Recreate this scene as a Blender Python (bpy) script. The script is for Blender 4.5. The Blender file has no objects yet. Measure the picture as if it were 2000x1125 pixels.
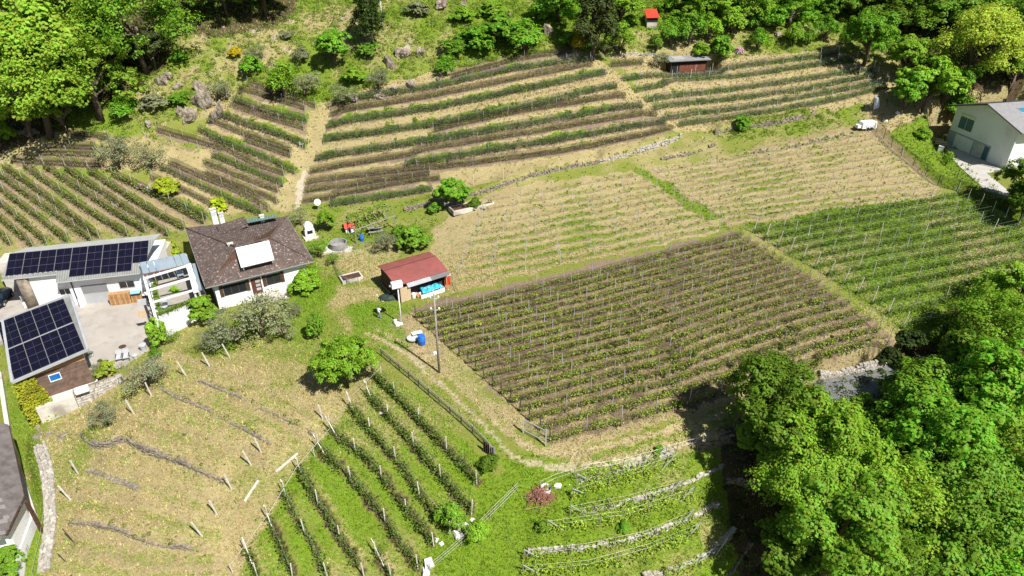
import bpy, bmesh, math, random
import numpy as np
from mathutils import Matrix, Vector
random.seed(7); rng = np.random.default_rng(7)
sc = bpy.context.scene
COL = sc.collection
# ------------------------------------------------------------------ camera, sky, sun, exposure
CAMZ = 46.0; PITCH = math.radians(31.0); F = 1333.3
cam = bpy.data.cameras.new('camera'); cam.lens = 24.0; cam.sensor_width = 36.0
cam.clip_start = 0.5; cam.clip_end = 3000.0
cam_o = bpy.data.objects.new('camera', cam); COL.objects.link(cam_o)
cam_o.location = (0, 0, CAMZ); cam_o.rotation_euler = (math.pi/2-PITCH, 0, 0)
sc.camera = cam_o
SUN_EL = math.radians(52); SUN_AZ = math.radians(135)      # azimuth clockwise from +Y: behind the camera, to its right
w = bpy.data.worlds.new('World'); sc.world = w; w.use_nodes = True
nt = w.node_tree; nt.nodes.clear()
sky = nt.nodes.new('ShaderNodeTexSky'); sky.sky_type = 'NISHITA'; sky.sun_disc = False
sky.sun_elevation = SUN_EL; sky.sun_rotation = SUN_AZ
bg = nt.nodes.new('ShaderNodeBackground'); bg.inputs['Strength'].default_value = 0.05
wo = nt.nodes.new('ShaderNodeOutputWorld')
nt.links.new(sky.outputs[0], bg.inputs[0]); nt.links.new(bg.outputs[0], wo.inputs[0])
sl = bpy.data.lights.new('sun', 'SUN'); sl.energy = 5.0; sl.angle = math.radians(0.5); sl.color = (1.0, 0.955, 0.87)
so = bpy.data.objects.new('sun', sl); COL.objects.link(so)
sdir = Vector((math.sin(SUN_AZ)*math.cos(SUN_EL), math.cos(SUN_AZ)*math.cos(SUN_EL), math.sin(SUN_EL)))
so.rotation_euler = sdir.to_track_quat('Z', 'Y').to_euler(); so.location = (60, -60, 120)
vs = sc.view_settings; vs.view_transform = 'Standard'; vs.look = 'None'; vs.gamma = 1.0; vs.exposure = 0.6
vs.use_curve_mapping = False
sc.cycles.max_bounces = 5; sc.cycles.transparent_max_bounces = 24; sc.cycles.diffuse_bounces = 2
sc.cycles.transmission_bounces = 3; sc.cycles.glossy_bounces = 2
# ------------------------------------------------------------------ geometry of the view (pixel of the 2000x1125 photograph -> world)
CP, SP = math.cos(PITCH), math.sin(PITCH)
def ray(px, py):
    a = (np.asarray(px, float)-1000)/F; b = (562.5-np.asarray(py, float))/F
    return np.stack([a, CP+b*SP, -SP+b*CP], -1)
def P(px, py, z=0.0):
    d = ray(px, py); t = (z-CAMZ)/d[2]; return np.array([d[0]*t, d[1]*t, z])
def atY(px, py, Y):
    d = ray(px, py); t = Y/d[1]; return np.array([d[0]*t, Y, CAMZ+d[2]*t])
# ------------------------------------------------------------------ materials
MATS = {}
def nodes_of(name):
    m = bpy.data.materials.new(name); m.use_nodes = True; t = m.node_tree; t.nodes.clear(); MATS[name] = m
    return m, t
def N(t, typ, **kw):
    n = t.nodes.new(typ)
    for k, v in kw.items():
        if k.startswith('i_'):
            key = k[2:]; key = int(key) if key.isdigit() else key.replace('_', ' ')
            n.inputs[key].default_value = v
        else: setattr(n, k, v)
    return n
def L(t, a, b): t.links.new(a, b)
def mixc(t, fac, a, b, bt='MIX'):
    n = t.nodes.new('ShaderNodeMix'); n.data_type = 'RGBA'; n.blend_type = bt; n.clamp_factor = True
    for i, v in ((0, fac), (6, a), (7, b)):
        if isinstance(v, (int, float)): n.inputs[i].default_value = v
        elif isinstance(v, tuple): n.inputs[i].default_value = (v+(1,))[:4]
        else: L(t, v, n.inputs[i])
    return n.outputs[2]
def math_n(t, op, a, b=None, c=None, clamp=False):
    n = t.nodes.new('ShaderNodeMath'); n.operation = op; n.use_clamp = clamp
    for i, v in enumerate((a, b, c)):
        if v is None: continue
        if isinstance(v, (int, float)): n.inputs[i].default_value = v
        else: L(t, v, n.inputs[i])
    return n.outputs[0]
def noise(t, scale, detail=4, rough=0.6, vec=None, out=0):
    n = N(t, 'ShaderNodeTexNoise'); n.inputs['Scale'].default_value = scale; n.inputs['Detail'].default_value = detail
    n.inputs['Roughness'].default_value = rough
    if vec is None:
        g = N(t, 'ShaderNodeNewGeometry'); vec = g.outputs['Position']
    L(t, vec, n.inputs['Vector']); return n.outputs[out]
def ramp(t, fac, lo, hi):
    n = N(t, 'ShaderNodeMapRange'); n.inputs[1].default_value = lo; n.inputs[2].default_value = hi
    L(t, fac, n.inputs[0]); return n.outputs[0]
def solid(name, c1, c2=None, scale=3.0, rough=0.8, metal=0.0, bump=0.0, bscale=8.0, spec=0.3, c3=None, s3=0.6, bdist=0.05, t3=(.5, .68)):
    m, t = nodes_of(name); o = N(t, 'ShaderNodeOutputMaterial'); p = N(t, 'ShaderNodeBsdfPrincipled')
    p.inputs['Roughness'].default_value = rough; p.inputs['Metallic'].default_value = metal
    p.inputs['Specular IOR Level'].default_value = spec
    if c2 is None: p.inputs['Base Color'].default_value = c1+(1,)
    else:
        col = mixc(t, ramp(t, noise(t, scale), 0.35, 0.65), c1, c2)
        if c3: col = mixc(t, ramp(t, noise(t, s3, 5), *t3), col, c3)
        L(t, col, p.inputs['Base Color'])
    if bump:
        b = N(t, 'ShaderNodeBump'); b.inputs['Strength'].default_value = bump; b.inputs['Distance'].default_value = bdist
        L(t, noise(t, bscale, 5), b.inputs['Height']); L(t, b.outputs[0], p.inputs['Normal'])
    L(t, p.outputs[0], o.inputs[0]); return m
def leaf_mat(name, trans=0.42, var=0.5):
    """colour comes from the object's own colour; every leaf differs a little"""
    m, t = nodes_of(name); o = N(t, 'ShaderNodeOutputMaterial')
    oi = N(t, 'ShaderNodeObjectInfo'); g = N(t, 'ShaderNodeNewGeometry')
    hs = N(t, 'ShaderNodeHueSaturation')
    r = g.outputs['Random Per Island']
    L(t, math_n(t, 'MULTIPLY_ADD', r, 0.06, 0.462), hs.inputs['Hue'])
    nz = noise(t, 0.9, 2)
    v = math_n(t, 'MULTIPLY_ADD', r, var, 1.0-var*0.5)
    v = math_n(t, 'MULTIPLY', v, math_n(t, 'MULTIPLY_ADD', nz, 1.3, 0.35))  # patchy value noise paints dark shaded gaps into the crowns
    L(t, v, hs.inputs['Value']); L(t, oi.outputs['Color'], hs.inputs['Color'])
    d = N(t, 'ShaderNodeBsdfPrincipled'); d.inputs['Roughness'].default_value = 0.55; d.inputs['Specular IOR Level'].default_value = 0.2
    tr = N(t, 'ShaderNodeBsdfTranslucent'); mx = N(t, 'ShaderNodeMixShader'); mx.inputs[0].default_value = trans
    L(t, hs.outputs[0], d.inputs['Base Color'])
    tc = mixc(t, 0.2, hs.outputs[0], (0.3, 0.5, 0.04)); L(t, tc, tr.inputs['Color'])
    L(t, d.outputs[0], mx.inputs[1]); L(t, tr.outputs[0], mx.inputs[2]); L(t, mx.outputs[0], o.inputs[0])
    return m
def net_mat(name, col, alpha):
    m, t = nodes_of(name); o = N(t, 'ShaderNodeOutputMaterial'); d = N(t, 'ShaderNodeBsdfDiffuse'); d.inputs[0].default_value = col+(1,)
    tr = N(t, 'ShaderNodeBsdfTransparent'); mx = N(t, 'ShaderNodeMixShader')
    fac = math_n(t, 'MULTIPLY_ADD', noise(t, 0.8, 3), alpha*0.9, alpha*0.55, clamp=True)
    L(t, fac, mx.inputs[0]); L(t, tr.outputs[0], mx.inputs[1]); L(t, d.outputs[0], mx.inputs[2]); L(t, mx.outputs[0], o.inputs[0])
    return m
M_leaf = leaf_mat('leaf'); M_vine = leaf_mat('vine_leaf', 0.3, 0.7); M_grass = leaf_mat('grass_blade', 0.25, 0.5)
M_net = net_mat('dark_net', (0.035, 0.027, 0.022), 0.42); M_netd = net_mat('thin_dark_net', (0.035, 0.027, 0.022), 0.3); M_netg = net_mat('green_net', (0.06, 0.11, 0.05), 0.1); M_netl = net_mat('olive_net', (0.05, 0.058, 0.03), 0.46)
M_netb = net_mat('blue_grey_net', (0.045, 0.06, 0.06), 0.36)
M_bark = solid('bark', (0.09, 0.065, 0.045), (0.17, 0.13, 0.1), 6, 0.9, bump=0.5)
M_vwood = solid('vine_wood', (0.06, 0.04, 0.03), (0.12, 0.08, 0.06), 8, 0.9)
M_steel = solid('galvanised_steel', (0.5, 0.51, 0.53), (0.66, 0.67, 0.68), 5, 0.45, 0.4)
M_conc = solid('post_concrete', (0.5, 0.47, 0.42), (0.68, 0.65, 0.6), 3, 0.85, bump=0.3)
M_oldwood = solid('weathered_wood', (0.2, 0.18, 0.16), (0.36, 0.33, 0.29), 5, 0.9, bump=0.4)
M_darkpost = solid('dark_post', (0.04, 0.04, 0.045), (0.08, 0.08, 0.085), 5, 0.6)
M_white = solid('white_render', (0.78, 0.78, 0.78), (0.84, 0.84, 0.84), 0.7, 0.85, bump=0.15, bscale=30, c3=(0.66, 0.65, 0.62), s3=0.35)
M_whitep = solid('white_paint', (0.8, 0.8, 0.8), (0.72, 0.72, 0.71), 2, 0.5)
M_greyr = solid('grey_render', (0.42, 0.44, 0.46), (0.5, 0.52, 0.54), 1, 0.85, bump=0.1, bscale=30)
M_glass = solid('dark_glass', (0.02, 0.025, 0.03), None, rough=0.08, spec=0.6)
M_darkin = solid('dark_interior', (0.015, 0.015, 0.017), None, rough=0.9)
M_wood = solid('larch_cladding', (0.12, 0.075, 0.055), (0.2, 0.13, 0.095), 2, 0.85, bump=0.4, bscale=12)
M_wood2 = solid('grey_larch', (0.09, 0.065, 0.055), (0.15, 0.11, 0.09), 2, 0.85, bump=0.4, bscale=12)
M_wood3 = solid('fresh_larch', (0.36, 0.2, 0.1), (0.46, 0.27, 0.14), 2, 0.8, bump=0.3, bscale=12)
M_wooddark = solid('dark_brown_wood', (0.05, 0.028, 0.018), (0.1, 0.05, 0.03), 4, 0.85, bump=0.3)
M_redwood = solid('red_brown_boards', (0.13, 0.04, 0.025), (0.22, 0.08, 0.045), 3, 0.8, bump=0.3)
M_pallet = solid('pallet_wood', (0.55, 0.33, 0.15), (0.42, 0.24, 0.11), 7, 0.85)
M_tile = solid('brown_roof_tile', (0.075, 0.055, 0.048), (0.125, 0.092, 0.082), 1.2, 0.85, bump=0.3, bscale=10, c3=(0.36, 0.31, 0.28), s3=3.4, t3=(.57, .66))
M_slate = solid('brown_grey_slate', (0.10, 0.085, 0.08), (0.17, 0.15, 0.145), 1.3, 0.8, bump=0.3, bscale=12)
M_slate2 = solid('pale_slate', (0.2, 0.18, 0.175), (0.27, 0.25, 0.24), 1.3, 0.8, bump=0.3, bscale=12)
M_metalroof = solid('grey_metal_roof', (0.2, 0.21, 0.2), (0.27, 0.275, 0.265), 0.8, 0.5, 0.2)
M_redroof = solid('red_roof_sheet', (0.23, 0.07, 0.062), (0.28, 0.09, 0.08), 0.9, 0.55, bump=0.15, c3=(.2, .075, .065), s3=.7)
M_anth = solid('anthracite_roof', (0.05, 0.05, 0.055), (0.085, 0.085, 0.09), 1.0, 0.6, bump=0.2, bscale=6)
M_frame = solid('aluminium_frame', (0.6, 0.61, 0.63), None, rough=0.35, metal=0.5)
M_cell = solid('solar_cell', (0.005, 0.005, 0.012), (0.008, 0.007, 0.022), 1.5, 0.2, spec=0.4)
M_pframe = solid('panel_frame', (0.13, 0.13, 0.145), None, rough=0.45, metal=0.3)
M_awn = solid('blue_grey_panel', (0.22, 0.28, 0.34), (0.26, 0.32, 0.38), 0.8, 0.4)
M_blue = solid('blue_plastic', (0.02, 0.12, 0.5), (0.03, 0.16, 0.6), 2, 0.4)
M_tarp = solid('turquoise_tarp', (0.02, 0.3, 0.5), (0.03, 0.42, 0.62), 2, 0.5, bump=0.6, bscale=3, c3=(0.55, 0.65, 0.68), s3=1.2)
M_red = solid('red_plastic', (0.55, 0.04, 0.02), (0.62, 0.06, 0.03), 2, 0.5)
M_pink = solid('pink_blossom', (0.62, 0.3, 0.5), (0.72, 0.42, 0.6), 9, 0.8)
M_yellow = solid('yellow_blossom', (0.75, 0.48, 0.01), (0.6, 0.38, 0.01), 9, 0.8)
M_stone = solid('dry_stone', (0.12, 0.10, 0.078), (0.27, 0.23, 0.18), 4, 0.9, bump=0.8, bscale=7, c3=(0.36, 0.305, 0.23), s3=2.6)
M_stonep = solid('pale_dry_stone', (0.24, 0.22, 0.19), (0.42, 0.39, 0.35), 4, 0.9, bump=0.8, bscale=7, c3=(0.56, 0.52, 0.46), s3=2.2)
M_paleston = solid('pale_granite', (0.6, 0.58, 0.55), (0.74, 0.72, 0.69), 2, 0.85, bump=0.4, bscale=6)
M_rock = solid('gneiss_rock', (0.13, 0.105, 0.08), (0.31, 0.26, 0.205), 1.1, 0.9, bump=1.0, bscale=2.2, c3=(0.44, 0.38, 0.3), s3=0.5, bdist=0.25)
M_concrete = solid('stained_concrete', (0.5, 0.47, 0.42), (0.6, 0.57, 0.52), 0.9, 0.9, bump=0.2, c3=(0.3, 0.27, 0.23), s3=0.5)
M_pave = solid('courtyard_concrete', (0.36, 0.33, 0.3), (0.41, 0.38, 0.345), 0.35, 0.9, bump=0.15, bscale=20, c3=(0.32, 0.29, 0.265), s3=0.9)
M_asph = solid('asphalt', (0.13, 0.13, 0.135), (0.18, 0.18, 0.185), 1.5, 0.9, bump=0.2, bscale=30)
M_tarmac2 = solid('pale_drive', (0.4, 0.38, 0.35), (0.46, 0.44, 0.41), 0.5, 0.9, bump=0.15, bscale=20)
M_carp = solid('car_paint', (0.006, 0.012, 0.02), None, rough=0.15, spec=0.6)
M_black = solid('black_rubber', (0.015, 0.015, 0.015), (0.03, 0.03, 0.03), 6, 0.8)
M_terr = solid('terracotta', (0.5, 0.2, 0.1), (0.58, 0.27, 0.15), 5, 0.85)
M_copper = solid('weathered_green_sheet', (0.12, 0.2, 0.18), (0.17, 0.26, 0.23), 2, 0.6)
M_skin = solid('skin', (0.5, 0.3, 0.2), None, rough=0.6)
M_denim = solid('denim', (0.2, 0.26, 0.36), None, rough=0.9)
M_hair = solid('hair', (0.05, 0.035, 0.025), None, rough=0.8)
M_vinetw = solid('red_brown_twigs', (0.25, 0.11, 0.08), (0.36, 0.18, 0.13), 6, 0.9)
M_screen = solid('grey_screen', (0.06, 0.12, 0.15), (0.07, 0.14, 0.17), 3, 0.5)
M_peach = solid('pale_tile', (0.3, 0.275, 0.245), (0.36, 0.33, 0.295), 1.5, 0.8)
M_ivory = solid('pale_wood', (0.5, 0.38, 0.24), (0.6, 0.47, 0.32), 6, 0.8)
M_cover = solid('white_cover', (0.8, 0.8, 0.8), (0.72, 0.73, 0.74), 1.5, 0.6, bump=0.4, bscale=3)
M_wire = solid('wire', (0.42, 0.41, 0.37), None, rough=0.4, metal=0.3)
# ------------------------------------------------------------------ mesh helpers
def fast_mesh(name, v, f, mat=None):
    """v (n,3) array, f (m,k) array of a single face size"""
    v = np.ascontiguousarray(v, np.float32); f = np.ascontiguousarray(f, np.int32)
    me = bpy.data.meshes.new(name); k = f.shape[1]; m = f.shape[0]
    me.vertices.add(len(v)); me.vertices.foreach_set('co', v.ravel())
    me.loops.add(m*k); me.loops.foreach_set('vertex_index', f.ravel())
    me.polygons.add(m); me.polygons.foreach_set('loop_start', np.arange(0, m*k, k, dtype=np.int32))
    me.update(calc_edges=True); me.validate()
    if mat: me.materials.append(mat)
    return me
ORG = {}
def link(o, parent=None):
    COL.objects.link(o)
    if parent is not None: o.parent = parent
    return o
def tag(o, label=None, cat=None, group=None, kind=None):
    if label: o['label'] = label
    if cat: o['category'] = cat
    if group: o['group'] = group
    if kind: o['kind'] = kind
    return o
def thing(name, loc, label, cat, group=None):
    o = bpy.data.objects.new(name, None); o.empty_display_size = 0.3; COL.objects.link(o); o.location = tuple(float(c) for c in loc)
    return tag(o, label, cat, group, 'thing')
def rootloc(o):
    l = Vector((0, 0, 0))
    while o is not None: l = l+o.location; o = o.parent
    return np.array(l)
class MB:
    def __init__(s): s.v = []; s.f = []; s.mi = []
    def add(s, vs, fs, mi=0):
        b = len(s.v); s.v += [tuple(map(float, q)) for q in vs]; s.f += [tuple(b+i for i in q) for q in fs]; s.mi += [mi]*len(fs); return s
    def hexa(s, lo, hi, mi=0):
        """lo/hi: 4 points each, counter-clockwise seen from above"""
        return s.add(list(lo)+list(hi), [(3, 2, 1, 0), (4, 5, 6, 7), (0, 1, 5, 4), (1, 2, 6, 5), (2, 3, 7, 6), (3, 0, 4, 7)], mi)
    def box(s, T, u0, u1, v0, v1, w0, w1, mi=0):
        return s.hexa([T(u0, v0, w0), T(u1, v0, w0), T(u1, v1, w0), T(u0, v1, w0)], [T(u0, v0, w1), T(u1, v0, w1), T(u1, v1, w1), T(u0, v1, w1)], mi)
    def prism(s, poly, z0, z1, mi=0):
        n = len(poly); lo = [(p[0], p[1], z0 if np.isscalar(z0) else z0[i]) for i, p in enumerate(poly)]
        hi = [(p[0], p[1], z1 if np.isscalar(z1) else z1[i]) for i, p in enumerate(poly)]
        return s.add(lo+hi, [tuple(range(n-1, -1, -1)), tuple(range(n, 2*n))]+[(i, (i+1) % n, n+(i+1) % n, n+i) for i in range(n)], mi)
    def slab(s, poly, th, mi=0):
        """3-D polygon (counter-clockwise from above) given thickness downwards along its normal"""
        p = [np.array(q, float) for q in poly]; nrm = np.cross(p[1]-p[0], p[-1]-p[0]); nrm /= np.linalg.norm(nrm); n = len(p)
        lo = [q-nrm*th for q in p]
        return s.add(lo+p, [tuple(range(n-1, -1, -1)), tuple(range(n, 2*n))]+[(i, (i+1) % n, n+(i+1) % n, n+i) for i in range(n)], mi)
    def tube(s, pts, r, n=6, mi=0, cap=True):
        pts = [np.array(p, float) for p in pts]; r = [r]*len(pts) if np.isscalar(r) else r; rings = []
        for i, p in enumerate(pts):
            d = pts[min(i+1, len(pts)-1)]-pts[max(i-1, 0)]; d = d/(np.linalg.norm(d)+1e-9)
            a = np.cross(d, (0, 0, 1.0)); a = np.array((1.0, 0, 0)) if np.linalg.norm(a) < 1e-3 else a/np.linalg.norm(a); b = np.cross(d, a)
            rings.append([p+r[i]*(math.cos(2*math.pi*k/n)*a+math.sin(2*math.pi*k/n)*b) for k in range(n)])
        vs = [q for rr in rings for q in rr]; fs = []
        for i in range(len(pts)-1):
            for k in range(n): fs.append((i*n+k, i*n+(k+1) % n, (i+1)*n+(k+1) % n, (i+1)*n+k))
        if cap: fs += [tuple(range(n)), tuple(range(len(vs)-1, len(vs)-n-1, -1))]
        return s.add(vs, fs, mi)
    def bar(s, a, b, wd, ht, mi=0):
        a = np.array(a, float); b = np.array(b, float); d = b-a; d /= np.linalg.norm(d); x = np.cross(d, (0, 0, 1.0)); x = np.array((1.0, 0, 0)) if np.linalg.norm(x) < 1e-3 else x/np.linalg.norm(x)
        y = np.cross(x, d); o = [(-wd/2, -ht/2), (wd/2, -ht/2), (wd/2, ht/2), (-wd/2, ht/2)]
        return s.hexa([a+x*p+y*q for p, q in o], [b+x*p+y*q for p, q in o], mi)
    def build(s, name, mat, parent=None, smooth=False, bevel=0):
        me = bpy.data.meshes.new(name); off = rootloc(parent) if parent is not None else np.zeros(3)
        me.from_pydata([tuple(np.array(q)-off) for q in s.v], [], s.f)
        for mm in (mat if isinstance(mat, (list, tuple)) else [mat]): me.materials.append(mm)
        bm = bmesh.new(); bm.from_mesh(me); bmesh.ops.recalc_face_normals(bm, faces=bm.faces); bm.to_mesh(me); bm.free()
        me.polygons.foreach_set('material_index', s.mi)
        if smooth: me.polygons.foreach_set('use_smooth', [True]*len(me.polygons))
        o = link(bpy.data.objects.new(name, me), parent)
        if bevel:
            b = o.modifiers.new('bevel', 'BEVEL'); b.width = bevel; b.segments = 2; b.limit_method = 'ANGLE'
        return o
def frame(o, ang):
    c, s = math.cos(math.radians(ang)), math.sin(math.radians(ang)); o = np.array(o, float)
    def T(u, v, wz): return np.array([o[0]+c*u-s*v, o[1]+s*u+c*v, o[2]+wz])
    return T
IDT = frame((0, 0, 0), 0)
def leaf_quads(c, nrm, size, aspect=1.0):
    """arrays of centres, normals, sizes -> quads (slightly folded rhombs)"""
    n = len(c); r = rng.normal(size=(n, 3)); a = np.cross(nrm, r); a /= np.linalg.norm(a, axis=1, keepdims=True)+1e-9
    b = np.cross(nrm, a); sz = np.asarray(size).reshape(-1, 1)*np.ones((n, 1))
    v = np.empty((n, 4, 3)); v[:, 0] = c-a*sz*0.5*aspect; v[:, 2] = c+a*sz*0.5*aspect
    v[:, 1] = c-b*sz*0.36+nrm*sz*0.12; v[:, 3] = c+b*sz*0.36+nrm*sz*0.12
    return v.reshape(-1, 3), np.arange(n*4).reshape(n, 4)
ORD = 'first second third fourth fifth sixth seventh eighth ninth tenth eleventh twelfth thirteenth fourteenth fifteenth sixteenth seventeenth eighteenth'.split()
# ------------------------------------------------------------------ the lie of the land (heights at points of the hillside)
CT = {1180: [(-100, -10), (300, -8), (700, -8), (1000, -8), (1300, -9), (1600, -13), (2100, -15)],
 1050: [(20, -7.5), (250, -5.5), (500, -5.2), (750, -5.5), (1000, -5.5), (1250, -6.5), (1450, -9), (1700, -12), (2000, -12)],
 950: [(60, -5.6), (300, -3.8), (550, -3.2), (800, -3.2), (950, -3), (1100, -3.2), (1300, -4), (1430, -5.5), (1700, -9.5), (2000, -9)],
 860: [(60, -4.6), (250, -3), (450, -2), (620, -1.6), (760, -1.5), (900, -1.6), (1060, -1.1), (1200, -1.3), (1350, -1.6), (1450, -2.5), (1700, -6), (2000, -6)],
 832: [(92, -5.0)], 803: [(150, -4.6)], 770: [(226, -3.6)],
 780: [(40, -4.4), (300, -2), (500, -1), (650, -.7), (760, -.6), (900, -.7), (1060, -.6), (1300, -.5), (1450, -.5), (1900, -4)],
 745: [(1680, -1.7), (1850, -3)],
 690: [(230, -2.2), (380, -1.6), (500, -.9), (650, -.3), (800, -.1), (1000, -.1), (1300, .3), (1600, .2), (1740, .2), (2000, -1)],
 600: [(60, -2.2), (220, -2.2), (420, -.5), (600, -.2), (760, 0), (900, .2), (1100, .6), (1400, 1.2), (1700, 1.5), (2000, 1.5)],
 500: [(-50, -1), (100, -.5), (300, .0), (600, .3), (700, .4), (850, .9), (1000, 1.5), (1200, 2), (1450, 2.2), (1700, 3), (2000, 3.5)],
 420: [(-150, 2), (0, 1.8), (200, 1.5), (400, 1.5), (580, 1.8), (700, 1.8), (900, 2.6), (1100, 3), (1350, 3.2), (1600, 4), (1850, 4.8), (2050, 4.8)],
 350: [(-150, 5), (0, 5), (200, 4.8), (400, 4.5), (590, 4), (700, 4.3), (900, 4.6), (1100, 4.8), (1260, 4.8), (1450, 5.2), (1700, 6.3), (1850, 6), (2100, 5.5)],
 300: [(0, 8), (200, 7.5), (400, 7.2), (600, 6.5), (750, 7), (950, 7.3), (1150, 6.8), (1300, 6.5), (1500, 7), (1750, 7.8), (1900, 7), (2050, 6.5)],
 250: [(-100, 10.5), (0, 10.5), (200, 10.3), (400, 10), (600, 9.6), (800, 10), (1000, 10.2), (1200, 9.6), (1320, 8.7), (1500, 8.8), (1700, 9.3), (1850, 8.5), (2050, 8.5)],
 200: [(50, 13.4), (250, 13.4), (400, 13.2), (600, 12.8), (800, 13), (1000, 13), (1200, 12.6), (1400, 11.5), (1650, 11.5), (1800, 12), (2050, 12)],
 150: [(-100, 16.3), (0, 16.3), (200, 16.3), (400, 16.3), (600, 16), (800, 16.1), (1000, 15.8), (1200, 15.4), (1350, 14.8), (1600, 14.6), (1800, 14.8), (2050, 15)],
 100: [(0, 19.6), (300, 19.6), (500, 19.5), (700, 19.4), (850, 19.3), (1000, 19), (1200, 18.5), (1400, 18), (1600, 17.8), (1800, 17.8), (2050, 18)],
 50: [(-100, 22.8), (0, 22.8), (300, 22.8), (500, 22.6), (700, 22.5), (900, 22.5), (1100, 22.2), (1300, 21.6), (1500, 21.2), (1800, 21), (2100, 21.2)],
 0: [(0, 26), (300, 26), (500, 25.8), (750, 25.8), (1000, 25.6), (1250, 25), (1500, 24.5), (1800, 24.3), (2100, 24.5)],
 -40: [(-150, 28.8), (500, 28.6), (1000, 28.4), (1500, 27.5), (2150, 27.3)]}
cpt = np.array([P(x, y, z) for y, l in CT.items() for x, z in l])
def tps_fit(p, lam):
    n = len(p); d = np.linalg.norm(p[:, None, :2]-p[None, :, :2], axis=2)/50
    K = np.where(d > 0, d*d*np.log(d+1e-12), 0)+lam*np.eye(n); Q = np.c_[np.ones(n), p[:, :2]/50]
    A = np.block([[K, Q], [Q.T, np.zeros((3, 3))]]); return np.linalg.solve(A, np.r_[p[:, 2], 0, 0, 0])
tw = tps_fit(cpt, 0.004)
def tps(x, y):
    x = np.asarray(x, float); y = np.asarray(y, float); xc = np.clip(x, -125, 130); yc = np.clip(y, 28, 165)
    q = np.stack([xc.ravel(), yc.ravel()], 1); out = np.empty(len(q)); n = len(cpt)
    for i in range(0, len(q), 4000):
        b = q[i:i+4000]; d = np.linalg.norm(b[:, None]-cpt[None, :, :2], axis=2)/50
        out[i:i+4000] = np.where(d > 0, d*d*np.log(d+1e-12), 0) @ tw[:n]+tw[n]+b[:, 0]/50*tw[n+1]+b[:, 1]/50*tw[n+2]
    z = out.reshape(x.shape); return z+np.maximum(y-165, 0)*0.45-np.maximum(28-y, 0)*0.3
def axis(lo, hi, st, ext):
    a = list(np.arange(lo, hi+1e-6, st)); s = st; l = []; p = lo
    while p > ext[0]: s *= 1.28; p -= s; l.append(p)
    s = st; r = []; p = a[-1]
    while p < ext[1]: s *= 1.28; p += s; r.append(p)
    return np.array(l[::-1]+a+r)
GX = axis(-112, 118, 0.36, (-500, 500)); GY = axis(30, 162, 0.36, (-120, 520))
cx, cy = np.linspace(-520, 520, 521), np.linspace(-140, 540, 341)
CZ = tps(*np.meshgrid(cx, cy))
def bil(xs, ys, Z, x, y):
    i = np.clip(np.searchsorted(xs, x)-1, 0, len(xs)-2); j = np.clip(np.searchsorted(ys, y)-1, 0, len(ys)-2)
    a = np.clip((x-xs[i])/(xs[i+1]-xs[i]), 0, 1); b = np.clip((y-ys[j])/(ys[j+1]-ys[j]), 0, 1)
    return (Z[j, i]*(1-a)+Z[j, i+1]*a)*(1-b)+(Z[j+1, i]*(1-a)+Z[j+1, i+1]*a)*b
MX, MY = np.meshgrid(GX, GY)
GZ = bil(cx, cy, CZ, MX.ravel(), MY.ravel()).reshape(MX.shape)
def zg(x, y): return bil(GX, GY, GZ, np.asarray(x, float), np.asarray(y, float))
TT = np.arange(25, 330, 0.6)
def G(px, py, up=0.0):
    """where the ray through a pixel meets the ground (raised by up)"""
    d = ray(px, py); d = np.atleast_2d(d); n = len(d); upv = np.broadcast_to(np.asarray(up, float), (n,))
    X = d[:, None, 0]*TT; Y = d[:, None, 1]*TT; Z = CAMZ+d[:, None, 2]*TT
    h = Z-zg(X, Y)-upv[:, None]; neg = h < 0; k = np.where(neg.any(1), neg.argmax(1), len(TT)-1); k = np.maximum(k, 1); r = np.arange(n)
    h0, h1 = h[r, k-1], h[r, k]; t = TT[k-1]+(TT[k]-TT[k-1])*np.clip(h0/(h0-h1+1e-9), 0, 1)
    p = d*t[:, None]; p[:, 2] = zg(p[:, 0], p[:, 1])
    return p if np.ndim(px) else p[0]
def resample(p, st):
    p = np.asarray(p, float); s = np.r_[0, np.cumsum(np.linalg.norm(np.diff(p[:, :2], axis=0), axis=1))]
    n = max(2, int(round(s[-1]/st))+1); q = np.linspace(0, s[-1], n); return np.stack([np.interp(q, s, p[:, k]) for k in range(p.shape[1])], 1)
def smoothpoly(px):
    """densify + soften a pixel polyline"""
    p = resample(np.array(px, float), 6)
    if len(px) > 2:
        for _ in range(6): p[1:-1] = p[1:-1]*0.5+(p[:-2]+p[2:])*0.25
    return p
def W(px, st=0.5):
    q = smoothpoly(px); w = G(q[:, 0], q[:, 1])[:, :2]
    for _ in range(3):
        if len(w) > 3: w[1:-1] = w[1:-1]*0.5+(w[:-2]+w[2:])*0.25
    return resample(w, st)
def near(poly, rad):
    x0, y0 = poly.min(0)-rad; x1, y1 = poly.max(0)+rad
    i0, i1 = np.searchsorted(GX, (x0, x1)); j0, j1 = np.searchsorted(GY, (y0, y1)); return slice(j0, j1), slice(i0, i1)
def sdist(poly, X, Y):
    """distance, side (+1 left of the direction), fraction along (0..1, clipped) for grids X, Y"""
    q = np.stack([X.ravel(), Y.ravel()], 1); best = np.full(len(q), 1e9); side = np.zeros(len(q)); par = np.zeros(len(q)); n = len(poly)-1
    for i in range(n):
        a, b = poly[i], poly[i+1]; d = b-a; l2 = d @ d+1e-9; r = q-a; t = np.clip((r @ d)/l2, 0, 1)
        e = r-t[:, None]*d; dd = np.hypot(e[:, 0], e[:, 1]); m = dd < best
        best[m] = dd[m]; side[m] = np.sign(d[0]*r[m, 1]-d[1]*r[m, 0]); par[m] = (i+t[m])/n
    return best.reshape(X.shape), side.reshape(X.shape), par.reshape(X.shape)
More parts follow.
